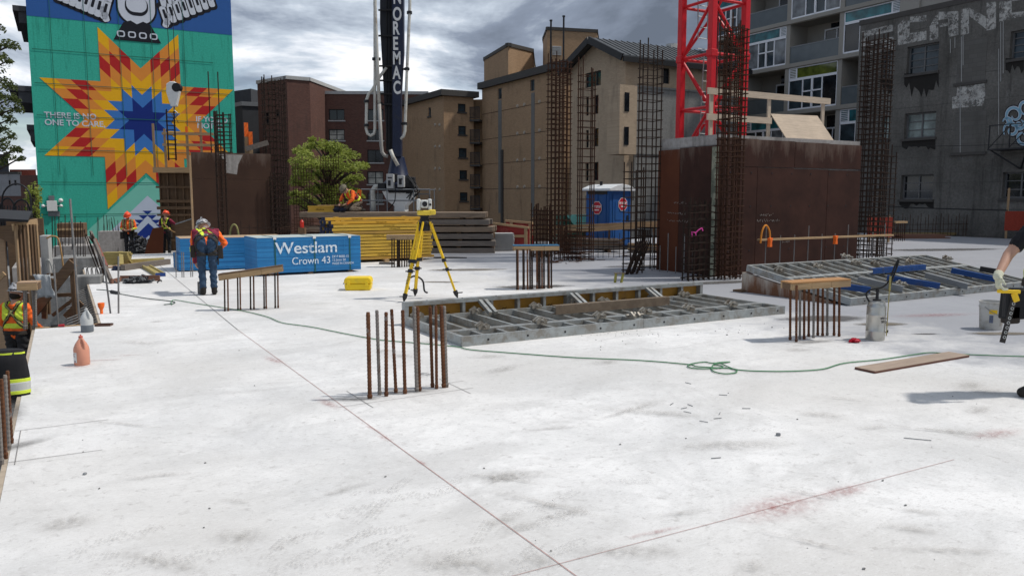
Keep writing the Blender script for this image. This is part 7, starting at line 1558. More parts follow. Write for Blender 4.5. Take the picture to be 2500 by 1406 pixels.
# bending worker in front of the blue plywood
J = lean(dict(STAND), R(70)); pel = V(J['pel'])
J.update(eL=V(J['sL']) + V((-.05, -.02, -.29)), eR=V(J['sR']) + V((.15, -.12, -.20))); J.update(wL=V(J['eL']) + V((.04, .05, -.26)), wR=V(J['eR']) + V((-.10, .2, -.11)))
J['head'] = V(J['neck']) + V((-.03, .13, .07)); J['face'] = (0, 0.9, -0.45)
J['kL'] = (-.095, .03, .52); J['kR'] = (.10, .02, .52); J['aL'] = (-.085, -.02, .09); J['aR'] = (.105, -.02, .09); J['tL'] = (-.11, .14, .045); J['tR'] = (.125, .14, .045); J['hL'] = (-.09, -.03, .92); J['hR'] = (.09, -.03, .92)
w = Figure('person', 'worker bending forward before the blue plywood in maroon vest and jeans', G(509, 720), R(22), 0.965, [m_skin, m_hiviz, m_jean, m_boot]); w.body(J).grow()
tor = (w.mi == 1) & (np.abs(w.s) < 0.235) & (w.t > 0.08) & (w.t < 1.12)
w.shell(tor, 0.012, m_maroon, 'vest'); bk = tor & (w.f < 0.03)
w.shell(bk & ((np.abs(w.s + 0.10 + (w.t - 0.6) * 0.10) < 0.035) | (np.abs(w.s - 0.03 + (w.t - 0.62) * .2) < 0.025) & (w.t > 0.3)), 0.017, m_lime, 'reflective_stripe')
w.shell(bk & ((np.abs(w.s - (w.t - 0.62) * 0.42) < 0.022) | (np.abs(w.s + (w.t - 0.62) * 0.42) < 0.022)), 0.021, m_web, 'harness_strap')
w.shell((w.t > -0.02) & (w.t < 0.16) & ((w.mi == 1) | (w.mi == 2)) & (np.abs(w.s) < 0.24), 0.016, m_belt, 'tool_belt')
hipm = (w.mi == 2) & (w.C[:, 2] > 0.70); w.shell(hipm & (w.C[:, 1] < 0.02) & (np.abs(np.hypot(w.C[:, 0] * 0.85, w.C[:, 2] - 0.93) - 0.165) < 0.02), 0.012, m_web, 'leg_strap')
w.shell(hipm & (np.abs(w.C[:, 2] - 0.76) < 0.022), 0.011, m_web, 'leg_strap')
arm = (w.mi == 1) & (np.abs(w.s) > 0.2); eb = np.array(w.J['eL']); w.shell(arm & (np.linalg.norm(w.C - eb, axis=1) < 0.075) & (w.C[:, 2] < eb[2] + 0.02), 0.004, m_lime, 'reflective_cuff')
w.helmet(m_silver); dring(w, 0.02, 0.0, 0.135, 0.036); dring(w, 0.72, 0.0, 0.15, 0.03); pouch(w, (0.24, 0.02, 0.80), (0.05, 0.07, 0.12)); pouch(w, (-0.235, 0.05, 0.82), (0.045, 0.07, 0.11)); mb = MB(); mb.bar((0.2, -0.04, 0.82), (0.19, -0.05, 0.56), 0.025, 0.02); mb.build('hammer_handle', m_black, w.root)

# worker standing at the lower deck facing this way
J = dict(STAND); J.update(eL=(-.27, .02, 1.15), eR=(.27, .02, 1.15), wL=(-.09, .26, 1.06), wR=(.09, .25, 1.05), head=(0, .06, 1.62), face=(0, 0.85, -0.5), hdL=V((1, .3, -.1)), hdR=V((-1, .3, -.1)), hnL=V((0, -.5, 1)), hnR=V((0, -.5, 1)))
P = AT(313, 540, 29.6); P.z = -0.47
w = Figure('person', 'worker in orange shirt and red hard hat looking down at his hands', P, R(190), 0.94, [m_skin, m_hiviz, m_dpants, m_boot]); w.body(J).grow(0.011)
tor = (w.mi == 1) & (np.abs(w.s) < 0.21) & (w.t > 0.1) & (w.t < 1.1)
w.shell(tor & ((np.abs(w.s) > 0.05) | (w.f < 0)), 0.012, m_olive2, 'vest'); w.shell(tor & (w.f > 0) & (np.abs(np.abs(w.s) - 0.12) < 0.02), 0.018, m_maroon, 'harness_strap'); w.shell((w.mi == 1) & (np.abs(w.s) > 0.13) & (np.abs(w.C[:, 2] - 1.13) < 0.03), 0.006, m_lime, 'reflective_cuff'); w.shell((w.t > -0.02) & (w.t < 0.13) & ((w.mi == 1) | (w.mi == 2)) & (np.abs(w.s) < 0.22), 0.016, m_belt, 'tool_belt'); w.helmet(m_hatred); w.eyes(); pouch(w, (0.24, 0.02, 0.86), (0.07, 0.08, 0.13)); pouch(w, (-0.24, 0.02, 0.86), (0.07, 0.08, 0.13))
# worker with his back turned, holding a sheet
J = dict(STAND); J.update(eL=(-.33, .14, 1.24), eR=(.36, .1, 1.25), wL=(-.46, .32, 1.22), wR=(.42, .3, 1.12), head=(0, .05, 1.63), face=(0.1, 1, -0.3))
P = AT(404, 540, 29.8); P.z = -0.47
w = Figure('person', 'worker with his back turned wearing red hard hat and maroon sleeves', P, R(-8), 0.96, [m_skin, m_maroon, m_dpants, m_boot]); w.body(J).grow(0.011)
tor = (w.mi == 1) & (np.abs(w.s) < 0.2) & (w.t > 0.08) & (w.t < 1.12); w.shell(tor, 0.012, M('black_vest', (0.012, 0.014, 0.012), 0.9), 'vest'); bk = tor & (w.f < 0.02)
w.shell(bk & ((np.abs(np.abs(w.s) - 0.05 - (w.t - .4) * .12) < 0.022) & (w.t > 0.35) | (w.t > 0.2) & (w.t < 0.29)), 0.017, m_lime, 'reflective_stripe'); w.shell(bk & (np.abs(np.abs(w.s) - np.abs(w.t - 0.75) * 0.3) < 0.02), 0.022, m_tanweb, 'harness_strap'); w.shell((w.t > -0.02) & (w.t < 0.12) & ((w.mi == 1) | (w.mi == 2)) & (np.abs(w.s) < 0.22), 0.016, m_belt, 'tool_belt'); w.helmet(m_hatred); pouch(w, (-0.24, 0.0, 0.84), (0.07, 0.08, 0.13)); pouch(w, (0.2, -0.05, 0.86), (0.07, 0.06, 0.1))
mb = MB(); mb.tube(smooth_path([(0.02, -0.17, 1.3), (0.25, -0.2, 1.1), (0.6, -0.2, 0.92), (1.0, -0.2, 0.82)], 6), 0.012, 6); mb.build('lanyard', m_tanweb, w.root)
# kneeling worker on the mats
J = dict(pel=(0, 0, .36), chest=(0, .01, .66), neck=(0, -.01, .83), head=(0, .03, .99), face=(0, 1, -.1), sL=(-.19, 0, .78), sR=(.19, 0, .78), eL=(-.2, 0, .5), eR=(.2, 0, .5), wL=(0, 0, .3), wR=(0, 0, .3), hL=(-.1, .02, .30), hR=(.1, .02, .30), kL=(-.17, .36, .09), kR=(.17, .36, .09), aL=(-.13, -.06, .10), aR=(.13, -.06, .10), tL=(-.12, -.2, .06), tR=(.12, -.2, .06))
J = lean(J, R(50)); J.update(eL=V(J['sL']) + V((-.11, .08, -.23)), eR=V(J['sR']) + V((.11, .08, -.23))); J.update(wL=V(J['eL']) + V((.14, .12, -.13)), wR=V(J['eR']) + V((-.14, .12, -.13))); J['head'] = V(J['neck']) + V((0, .13, .04)); J['face'] = (0, .55, -.83); J['hdL'] = V((.4, .9, -.2)); J['hdR'] = V((-.4, .9, -.2)); J['hnL'] = V((0, 0, -1)); J['hnR'] = V((0, 0, -1))
P = AT(872, 515, 25.45); P.z = MZ
w = Figure('person', 'worker kneeling on the timber mats in orange shirt and striped vest', P, R(140), 1.0, [m_skin, m_hiviz, m_camo, m_boot]); w.body(J, gl=0).grow(0.010)
tor = (w.mi == 1) & (np.abs(w.s) < 0.2) & (w.t > 0.02) & (w.t < 1.12); w.shell(tor & ((w.f < 0.05) | (np.abs(w.s) > 0.09)), 0.012, m_maroon, 'vest'); w.shell(tor & ((np.abs(np.abs(w.s) - 0.12) < 0.03) | (w.t > 0.12) & (w.t < 0.27)), 0.018, m_lime, 'reflective_stripe'); w.helmet(m_hatolive, False, 'cap')
# worker down in the pit
J = dict(STAND); J.update(eL=(-.28, .02, 1.16), eR=(.29, .03, 1.15), wL=(-.22, .25, 1.02), wR=(.24, .26, 1.02), head=(0.02, .05, 1.63), face=(.35, 1, -.25))
P = AT(33, 700, 12.6); P.z = -1.40
w = Figure('person', 'worker standing in the pit with lime harness vest and stickered hard hat', P, R(-4), 0.985, [m_skin, m_hiviz, m_dpants, m_boot]); w.body(J).grow()
tor = (w.mi == 1) & (np.abs(w.s) < 0.21) & (w.t > 0.05) & (w.t < 1.12); bk = tor & (w.f < 0.04)
w.shell(bk & ((np.abs(np.abs(w.s) - 0.115) < 0.055) & (w.t > 0.45) | (w.t > 0.18) & (w.t < 0.36)), 0.010, m_lime, 'reflective_stripe'); w.shell(bk & ((np.abs(np.abs(w.s) - np.abs(w.t - 0.72) * 0.36) < 0.03)), 0.017, m_web, 'harness_strap'); w.shell(bk & (np.abs(np.abs(w.s) - np.abs(w.t - 0.72) * 0.36) < 0.012), 0.024, m_olive2, 'strap_label'); w.shell((w.t > -0.05) & (w.t < 0.08) & ((w.mi == 1) | (w.mi == 2)) & (np.abs(w.s) < 0.22), 0.014, m_belt, 'tool_belt'); w.helmet(m_silver); mb = MB(); mb.blob(w.J['head'] - w.hfw * 0.03 - w.hup * 0.03, (0.088, 0.088, 0.075), 12, 8); mb.build('hair', M('dark_hair', (0.02, 0.014, 0.01), 0.8), w.root)
t = thing('work_platform', 'plank platform under the worker in the pit', 'platform', (P.x, P.y, -1.75), GA)
for k in range(4): mb = MB(); mb.box(-0.8, 0.9, -0.5 + k * 0.26, -0.26 + k * 0.26, 0.31, 0.349); mb.build('plank', m_lumber, t)
for x in (-0.7, 0.7): mb = MB(); mb.box(x - .05, x + .05, -0.5, 0.5, 0, 0.309); mb.build('bearer', m_brownwood, t)
# worker at the right edge, one arm and tool belt in view
J = dict(STAND); bx0, by0 = 4.76, 6.98
def lw(X, Y, z_): return V((bx0 - X, by0 - Y, z_))
J.update(sR=(.20, .0, 1.46), sL=(-.20, 0, 1.46), neck=(0, -.01, 1.52), head=(0, .03, 1.69), chest=(0, .01, 1.34), eR=lw(4.34, 6.90, 1.25), wR=lw(4.16, 6.74, 1.08), hdR=V((-0.02, .25, -1.0)), hnR=V((-1, 0.2, -0.2)), eL=(-.27, 0, 1.15), wL=(-.27, .1, .92), aR=lw(4.66, 6.93, .09), tR=lw(4.50, 6.82, .045), kR=lw(4.68, 6.92, .52), aL=(-.16, -.02, .09), curl=V((0.95, 0, 0)))
w = Figure('person', 'worker at the slab edge in black sleeve and pale glove holding a yellow tool', V((bx0, by0, 0)), R(180), 1.0, [m_skin, M('black_shirt', (0.010, 0.010, 0.012), 0.9), m_jean, m_boot, m_glove]); w.body(J, gl=4, sleeve='short').grow(0.0075)
tor = (w.mi == 1) & (np.abs(w.s) < 0.19) & (w.t > 0.05) & (w.t < 1.12); w.shell(tor, 0.012, m_lime, 'vest'); w.shell(tor & (np.abs(np.abs(w.s) - 0.10) < 0.025), 0.018, m_web, 'harness_strap'); w.shell((w.t > -0.06) & (w.t < 0.08) & ((w.mi == 1) | (w.mi == 2)) & (np.abs(w.s) < 0.24), 0.016, m_belt, 'tool_belt'); w.helmet(m_white); w.eyes()
wr = np.array(w.J['wR']); w.shell((w.mi == 4) & (w.C[:, 2] > wr[2] - 0.02) | (w.mi == 0) & (np.linalg.norm(w.C - wr, axis=1) < 0.05), 0.006, m_glove, 'glove_cuff')
pouch(w, lw(4.40, 6.86, 0.83), (0.10, 0.07, 0.13), mat=M('black_pouch', (0.014, 0.014, 0.016), 0.85)); pouch(w, lw(4.36, 6.84, 0.74), (0.06, 0.05, 0.08), mat=m_belt)
a, b = lw(4.31, 6.72, 0.92), lw(4.215, 6.70, 0.51); mb = MB(); d = (b - a); mb.bar(a, b, 0.012, 0.05)
sd_ = V((1, 0, 0)); st_p = mb.build('hanging_strap', m_web, w.root)
for k in range(9):
    c = a.lerp(b, 0.08 + 0.1 * k); mb = MB(); mb.cyl(c + V((0, 0.006, 0)), c + V((0, 0.010, 0)), 0.014, n=12); ey = mb.build('eyelet', m_refl, st_p); mb = MB(); mb.cyl(c + V((0, 0.0105, 0)), c + V((0, 0.012, 0)), 0.008, n=10); mb.build('hole', m_black, ey)
t = thing('hand_saw', 'yellow handled tool held in the pale glove', 'tool', V((bx0, by0, 0)), R(180)); mb = MB(); h0 = lw(4.175, 6.70, 0.955); mb.bar(h0 + V((0.03, 0, 0)), h0 + V((-0.16, 0, -0.005)), 0.03, 0.03); mb.bar(h0 + V((-0.11, 0, -0.015)), h0 + V((-0.14, 0, -0.09)), 0.02, 0.05); mb.build('handle', m_yellow, t, bevel=0.006); mb = MB(); mb.bar(h0 + V((-0.03, 0, -0.01)), h0 + V((-0.035, 0, -0.22)), 0.012, 0.02); mb.build('blade', m_black, t)
# hung jacket at the near edge
JK = AT(22, 900, 6.9); t = thing('hung_jacket', 'black work jacket with lime and grey bands draped at the slab edge', 'jacket', V((JK.x, JK.y, -0.05)), R(10))
m_jack = M('black_jacket', (0.014, 0.014, 0.016), 0.9, 0, 0.3, 9, bmp=0.5, fine=9)
def drape(z0, z1, r, mat, name, par, n=16, seed=1):
    rr = random.Random(seed); mb = MB(); prof = []; vs = []; fs = []; m = 5
    for i in range(m + 1):
        z_ = z0 + (z1 - z0) * i / m
        for j in range(n): a = 2 * math.pi * j / n; k = r * (1 + 0.13 * math.sin(3 * a + 2.0) + 0.06 * math.sin(5 * a + 6 * z_)) * (1.0 - 0.25 * max(0, (z_ - 0.25)) / 0.3); vs.append((k * math.cos(a) * 1.05, k * math.sin(a) * 0.7, z_))
    for i in range(m):
        for j in range(n): fs.append((i * n + j, i * n + (j + 1) % n, (i + 1) * n + (j + 1) % n, (i + 1) * n + j))
    fs.append(tuple((m * n + j) for j in range(n))); mb.add(vs, fs); return mb.build(name, mat, par, smooth=True)
ja = drape(-0.12, 0.46, 0.135, m_jack, 'shell_cloth', t)
drape(0.175, 0.205, 0.139, m_lime, 'reflective_band', t); drape(0.1, 0.175, 0.1385, m_refl, 'reflective_band', t); drape(0.07, 0.1, 0.139, m_lime, 'reflective_band', t); drape(0.425, 0.44, 0.136, m_lime, 'reflective_band', t)
mb = MB(); mb.cyl((0, 0, -1.70), (0, 0, 0.44), 0.02, n=8); mb.build('prop_pole', m_greyst, t)

# ================================================================== pit and left edge
def block(name, label, cat, px0, px1, Y, dY, z0, z1, mat, rz=R(20)):
    a, b = AT(px0, HOR, Y), AT(px1, HOR, Y); t = thing(name, label, cat, (a.x, a.y, z0), rz); mb = MB(); mb.box(0, b.x - a.x, 0, dY, 0, z1 - z0); mb.build('block', mat, t, bevel=0.01); return t
block('concrete_wall', 'grey concrete pit wall behind the diagonal timber brace', 'wall', 60, 215, 15.6, 0.5, -1.75, 0.16, m_conc)
block('concrete_block', 'large grey concrete step nearest the pit wall', 'concrete block', 112, 219, 19.6, 1.2, -1.75, 0.24, m_conc)
block('concrete_block', 'middle concrete step with a pale top', 'concrete block', 122, 212, 21.0, 1.0, -1.75, 0.46, m_concl)
block('concrete_block', 'uppermost concrete step below the brown plywood box', 'concrete block', 132, 192, 22.2, 1.0, -1.75, 0.62, m_concl)
t = block('plywood_box', 'brown plywood box form sitting on the concrete steps', 'formwork', 134, 190, 22.3, 0.8, 0.622, 1.02, m_brownwood)
mb = MB(); mb.box(0, 0.64, -0.04, -0.001, 0.2, 0.26); mb.build('waler', m_lumber, t)
block('concrete_block', 'pale concrete stub wall with rebar near the red hatted workers', 'concrete block', 234, 296, 31.5, 1.0, -1.6, 0.40, m_concl)
t = thing('starter_bars', 'dark starter bars rising from the pale stub wall', 'rebar', AT(236, HOR, 31.9) - V((0, 0, CAM_H)), 0); rr = random.Random(31)
for k in range(14): x = k * 0.075; mb = MB(); mb.cyl((x, rr.uniform(-.2, .3), -0.47), (x + rr.uniform(-.03, .03), rr.uniform(-.2, .3), rr.uniform(0.7, 1.05)), 0.011, n=5); mb.build('bar', m_rebar2, t)
def pole(label, px0, py0, px1, py1, Y, r=0.013, m_=None, group='lone pit bars', Y1=None):
    a, b = AT(px0, py0, Y), AT(px1, py1, Y1 or Y); t = thing('lone_rebar', label, 'rebar', a, 0, group); mb = MB(); mb.cyl((0, 0, -0.3 if a.z < 0.05 else 0), b - a, r, n=6); mb.build('bar', m_ or m_rebarg, t)
pole('very long grey bar leaning before the mural wall beside the timber brace', 194, 774, 171, 486, 12.4, 0.017)
pole('grey bar standing before the pit wall', 142, 781, 131, 646, 12.2, 0.014); pole('leaning grey bar at the slab corner by the orange cap', 274, 772, 252, 626, 11.9, 0.014); pole('upright grey bar at the slab corner by the orange cap', 287, 772, 289, 626, 11.9, 0.014)
for i, (px, y0, y1) in enumerate(((128, 530, 660), (134, 528, 655), (143, 528, 600), (154, 590, 660), (159, 525, 600), (168, 540, 600), (184, 528, 600), (190, 545, 640), (196, 540, 625), (203, 545, 660), (207, 560, 650), (113, 560, 650), (118, 575, 660), (149, 540, 600), (176, 550, 610))):
    a = AT(px, y1, 20.3); pole('thin dark bar standing among the concrete steps', px, y1, px + (i % 3) - 1, y0, 20.3, 0.011, m_rebar2, 'bars among the concrete steps')
# bars sticking out of the slab edge
t = thing('edge_dowels', 'row of grey dowels projecting from the slab edge over the pit', 'rebar', gr(0.38, 12.3), GA)
for k in range(22):
    v_ = 0.25 + k * 0.31; mb = MB(); mb.cyl((0.02, v_, -0.07), (-0.42, v_ - 0.05, -0.22), 0.013, n=6); mb.build('bar', m_rebarg, t)
p = AT(248, 764, 11.85); t = thing('orange_safety_cone', 'orange plastic safety cap on a bar at the slab corner', 'safety cap', p, 0); mb = MB(); mb.lathe([(0.022, -0.02), (0.022, 0.05), (0.045, 0.10), (0.05, 0.15), (0.04, 0.155)], 10); mb.build('cap', m_orange, t); mb = MB(); mb.cyl((0, 0, -0.12), (0, 0, 0.02), 0.012, n=6); mb.build('bar', m_rebarg, t)
# timber bracing frame
FY = 12.9; t = thing('shoring_frame', 'brown timber post with a diagonal brace across the pit', 'timber brace', AT(186, 775, FY), 0); o0 = t.location.copy()
def tbar(px0, py0, px1, py1, w_, h_, dy=0.0, nm='brace', m_=None): mb = MB(); a, b = AT(px0, py0, FY) - o0 + V((0, dy, 0)), AT(px1, py1, FY) - o0 + V((0, dy, 0)); mb.bar(a, b, w_, h_); mb.build(nm, m_ or m_brownwood, t)
mb = MB(); mb.box(-0.035, 0.035, -0.045, 0.045, -1.55, AT(186, 630, FY).z - o0.z); mb.build('post', m_brownwoodz, t)
tbar(88, 762, 184, 640, 0.04, 0.16, -0.07); tbar(132, 722, 182, 720, 0.04, 0.06, 0.07, 'rail'); tbar(110, 672, 152, 669, 0.05, 0.05, 0.07, 'rail'); tbar(120, 772, 182, 724, 0.03, 0.05, 0.1); tbar(150, 778, 188, 740, 0.03, 0.12, 0.13)
tbar(100, 780, 104, 690, 0.04, 0.08, 0.1, 'post'); tbar(96, 700, 100, 770, 0.04, 0.14, 0.15, 'post')
p = AT(103, 690, 12.3); t = thing('plastic_sheet', 'pale translucent plastic sheet draped over a timber', 'plastic sheet', p, 0); vs = []; fs = []; mb = MB(); rr = random.Random(3); nx, nz = 9, 8
for i in range(nz):
    for j in range(nx): vs.append((-0.12 + 0.26 * j / (nx - 1) + 0.10 * i / nz + rr.uniform(-.008, .008), -0.03 + 0.035 * math.sin(j * 1.9 + i * 0.6), 0.13 - 0.36 * i / (nz - 1) + rr.uniform(-.01, .01)))
for i in range(nz - 1):
    for j in range(nx - 1): fs.append((i * nx + j, i * nx + j + 1, (i + 1) * nx + j + 1, (i + 1) * nx + j))
mb.add(vs, fs); o = mb.build('sheet', M('plastic_film', (0.42, 0.44, 0.45), 0.3, 0, 0.1), t, smooth=True); o.modifiers.new('s', 'SOLIDIFY').thickness = 0.004
mb = MB(); mb.bar((-0.2, 0.03, 0.08), (0.2, 0.03, 0.02), 0.04, 0.06); mb.build('timber', m_brownwood, t)
# shelter with studs at far left
SY = 16.2; t = thing('timber_shelter', 'rough timber shelter with black felt roof beside the pit', 'shelter', AT(0, 690, SY) + V((-0.4, 0, 0)), 0); o0 = t.location.copy()
def tq(px, py, dy=0.0): return AT(px, py, SY) - o0 + V((0, dy, 0))
a, b = tq(-40, 531), tq(72, 537); mb = MB(); mb.add([(a.x, -0.05, a.z), (b.x, -0.05, b.z), (b.x - .9, 1.6, b.z + 0.15), (a.x - .9, 1.6, a.z + 0.15), (a.x, -0.05, a.z - 0.05), (b.x, -0.05, b.z - 0.05), (b.x - .9, 1.6, b.z + 0.1), (a.x - .9, 1.6, a.z + 0.1)], [(0, 1, 2, 3), (7, 6, 5, 4), (0, 4, 5, 1), (1, 5, 6, 2), (2, 6, 7, 3), (3, 7, 4, 0)]); mb.build('felt_roof', m_cable, t)
c = tq(-40, 563); e = tq(37, 548); f = tq(37, 600); mb = MB(); mb.prism([(a.x, c.z + 0.05), (a.x, c.z), (f.x, f.z), (e.x, e.z)], -0.03, 0.0, 0, MX.Rotation(R(90), 4, 'X')); mb.build('gusset', m_brownwood, t)
for k, px in enumerate((37, 44, 51, 58, 64, 70, 75)):
    q = tq(px, 545); q.x -= 0.055 * k; mb = MB(); mb.box(q.x - .022, q.x + .022, -0.02 + 0.12 * k, 0.03 + 0.12 * k, -1.8, q.z - 0.045); mb.build('stud', m_brownwoodz if k % 3 else m_lumberz, t)
q0, q1 = tq(35, 555), tq(76, 545); mb = MB(); mb.bar((q0.x, -0.05, q0.z), (q1.x - .36, 0.8, q1.z), 0.04, 0.14); mb.build('fascia', m_lumber, t)
q0, q1 = tq(-10, 700), tq(26, 665); mb = MB(); mb.bar((q0.x, -0.2, q0.z), (q1.x, -0.2, q1.z), 0.04, 0.09); mb.build('prop', m_lumber, t)
mb = MB(); mb.box(-0.1, 0.36, 0.3, 0.34, -1.5, tq(0, 585).z); mb.build('back_board', m_ply, t)
block('hoarding', 'brown timber hoarding wall behind the shelter', 'hoarding', 10, 90, 29, 0.1, GZ + 1, 0.98, m_brownwood)
t = block('site_cabinet', 'pale grey cabinet with hoses beside the shelter', 'cabinet', 90, 108, 18.5, 0.4, -1.75, 0.86, m_coping)
for k, (c_, pts) in enumerate(((m_yellow, [(0.0, -0.1, 1.1), (0.06, -0.12, 0.7), (0.1, -0.1, 0.2)]), (m_tanweb, [(0.16, -0.1, 2.55), (0.3, -0.1, 2.6), (0.42, -0.1, 2.45), (0.48, -0.1, 1.6)]), (m_refl, [(0.1, -0.1, 1.9), (0.17, -0.12, 2.05), (0.24, -0.1, 1.8), (0.3, -0.1, 1.0)]))): mb = MB(); mb.tube(smooth_path(pts, 6), 0.02, 6); mb.build('hose', c_, t)
t = thing('blue_tarp', 'strip of blue tarp hanging beside the shelter', 'tarp', AT(80, 640, 18.3), 0); mb = MB(); mb.box(-0.05, 0.08, 0, 0.02, -0.6, 0.52); mb.build('sheet', M('tarp_blue', (0.02, 0.08, 0.22), 0.6), t)
# leaning board with bars
a, b = G(272, 692), AT(222, 570, 18.2); t = thing('leaning_board', 'long board leaning over a bundle of bars by the slab edge', 'board', a, 0); d = b - a; mb = MB(); mb.bar((0, 0, 0.04), d, 0.05, 0.13); mb.build('board', m_oldwood, t); mb = MB(); mb.bar(V((0.03, 0, 0.05)) + d * 0.25, V((0.04, 0, 0.0)) + d * 0.85, 0.04, 0.1); mb.build('red_face', M('faded_red', (0.22, 0.08, 0.06), 0.8), t)
t = thing('bar_bundle', 'bundle of dark upright bars behind the leaning board', 'rebar', G(240, 672), 0); rr = random.Random(6)
for k in range(14): x = rr.uniform(-.12, .12); mb = MB(); mb.tube([(x + .1, rr.uniform(-.1, .1), 0), (x - 0.06, rr.uniform(-.1, .1), 0.6), (x - .16, rr.uniform(-.1, .1), rr.uniform(0.8, 1.05))], 0.011, 5); mb.build('bar', m_rebar2, t)
for k in range(5): x = -0.25 + 0.1 * k; mb = MB(); mb.tube([(x, -0.2, 0), (x, -0.2, 0.16), (x + 0.05, -0.2, 0.2), (x + 0.12, -0.2, 0.19), (x + 0.14, -0.2, 0.0)], 0.011, 5); mb.build('bent_bar', m_rebarg, t)
# lumber, boxes and cloth on the slab by the left workers
t = thing('lumber_pile', 'stack of greenish yellow planks by the red hatted workers', 'lumber', G(252, 648), R(8)); m_grlum = wood('treated_lumber', (0.36, 0.29, 0.11), 0.7); rr = random.Random(8)
for k in range(16): x0 = rr.uniform(-.03, .03); mb = MB(); mb.box(x0, x0 + 0.62, (k % 2) * 0.16, (k % 2) * 0.16 + 0.14, (k // 2) * 0.042, (k // 2) * 0.042 + 0.038); mb.build('plank', m_grlum, t)
mb = MB(); mb.bar((0.55, -0.3, 0.04), (0.42, 0.1, 0.34), 0.1, 0.04); mb.build('plank', m_grlum, t)
for lbl, x0, y0, x1, y1, m_, h_ in (('long weathered beam lying toward the left blue plywood', 300, 661, 412, 645, m_oldwood, 0.14), ('pale plank lying behind the long weathered beam', 305, 645, 400, 640, m_grlum, 0.12), ('broad tan board lying on the slab by the plank stack', 268, 655, 350, 643, m_ply, 0.03)):
    a, b = G(x0, y0), G(x1, y1); o = MB(); o.bar((0, 0, h_ / 2), b - a + V((0, 0, h_ / 2)), 0.12 if h_ > 0.05 else 0.4, h_); tag(o.build('loose_timber', m_, None, a), lbl, 'timber')
a, b = G(392, 675), G(358, 655); t = thing('yellow_beam_offcut', 'short yellow beam with blue end cap lying on the slab', 'timber beam', a, math.atan2((b - a).y, (b - a).x)); L_ = (b - a).length; mb = MB()
for y in (-0.1, 0.06): mb.box(0, L_, y, y + 0.04, 0.0, 0.08)
mb.box(0.005, L_, -0.0595, 0.0595, 0.027, 0.053); mb.build('beam', m_grlum, t); mb = MB(); mb.box(-0.02, 0, -0.104, 0.104, -0.0, 0.083); mb.build('end_cap', M('royal_blue_cap', (0.015, 0.05, 0.2), 0.5), t)
t = thing('shallow_box_form', 'shallow wooden box form holding black straps on the slab', 'box', G(282, 690), R(6)); 
for q in ((0, 0.8, 0.25, 0.28, 0, 0.12), (0, 0.03, -0.25, 0.249, 0, 0.09)): mb = MB(); mb.box(*q); mb.build('side_board', wood('reddish_board', (0.22, 0.11, 0.075), 0.7), t)
def heap(name, label, cat, c, n, rx, ry, rz_, mats, seed, rb_=0.05):
    rr = random.Random(seed); t = thing(name, label, cat, c, 0)
    for k, m_ in enumerate(mats):
        mb = MB()
        for i in range(n):
            x, y = rr.gauss(0, rx * 0.45), rr.gauss(0, ry * 0.45); h = rz_ * max(0.05, 1 - (x / rx) ** 2) * rr.uniform(0.3, 1); p0 = V((x, y, h)); d = V((rr.uniform(-1, 1), rr.uniform(-.4, .4), rr.uniform(-.5, .3))) * rb_ * 2.2; q = V((rr.uniform(-1, 1), rr.uniform(-1, 1), rr.uniform(-.5, 1))) * rb_ * 1.2
            mb.tube(smooth_path([p0, p0 + d * 0.5 + q, p0 + d], 4), [rb_ * 0.3] * 9, 5)
        mb.build('strap', m_, t)['kind'] = 'stuff'
    mb = MB(); mb.blob((0, 0, rz_ * 0.25), (rx * 0.8, ry * 0.8, rz_ * 0.5), 14, 8, 0.12); mb.build('heap_core', mats[0], t); return t
m_strapb = M('black_strap', (0.02, 0.02, 0.023), 0.7); m_strapg = M('grey_strap', (0.12, 0.125, 0.13), 0.6)
heap('strap_heap', 'heap of black straps spilling from the shallow box', 'straps', G(330, 692) + V((0, 0.1, 0)), 40, 0.38, 0.2, 0.12, [m_strapb, m_strapg], 4, 0.045)
heap('debris_heap', 'tall heap of black plastic debris beside the worker looking down', 'debris', AT(334, HOR, 29.3) - V((0, 0, CAM_H + 0.47)), 70, 0.42, 0.4, 0.75, [m_strapb, m_strapb, m_strapg], 5, 0.09)
heap('blue_cloth', 'crumpled navy cloth on the slab by the plank stack', 'cloth', G(285, 660), 16, 0.16, 0.08, 0.08, [M('navy_cloth2', (0.02, 0.03, 0.07), 0.8)], 6, 0.05)
a = AT(352, 640, 28.9); t = thing('plywood_sheet', 'dark brown plywood sheet held upright by the turned worker', 'plywood', V((a.x, a.y, -0.47)), R(8)); mb = MB(); mb.prism([(0.0, 0.0), (0.66, 0.06), (0.74, 1.15), (0.36, 1.1), (0.12, 0.5)], -0.01, 0.01, 0, MX.Rotation(R(90), 4, 'X')); mb.build('sheet', m_formO, t)
a = AT(432, 640, 29.4); t = thing('plywood_sheet', 'brown plywood sheet standing right of the turned worker', 'plywood', V((a.x, a.y, -0.47)), R(4)); mb = MB(); mb.prism([(0.0, 0.0), (0.62, 0.0), (0.62, 1.42), (0.0, 1.22)], -0.01, 0.01, 0, MX.Rotation(R(90), 4, 'X')); mb.build('sheet', m_brownwood, t); mb = MB(); mb.bar((0, -0.015, 1.23), (0.62, -0.015, 1.43), 0.02, 0.04); mb.build('metal_edge', m_galv, t)
mb = MB(); p = AT(573, 600, 20.6); mb.tube(smooth_path([p + V((-0.11, 0, -0.3)), p + V((-0.1, 0, 0.35)), p + V((0.0, 0, 0.55)), p + V((0.1, 0, 0.38)), p + V((0.11, 0, -0.3))], 8), 0.024, 8); tag(mb.build('hose_loop', m_olive2, smooth=True), 'pale yellow hose arching up behind the blue plywood', 'hose')

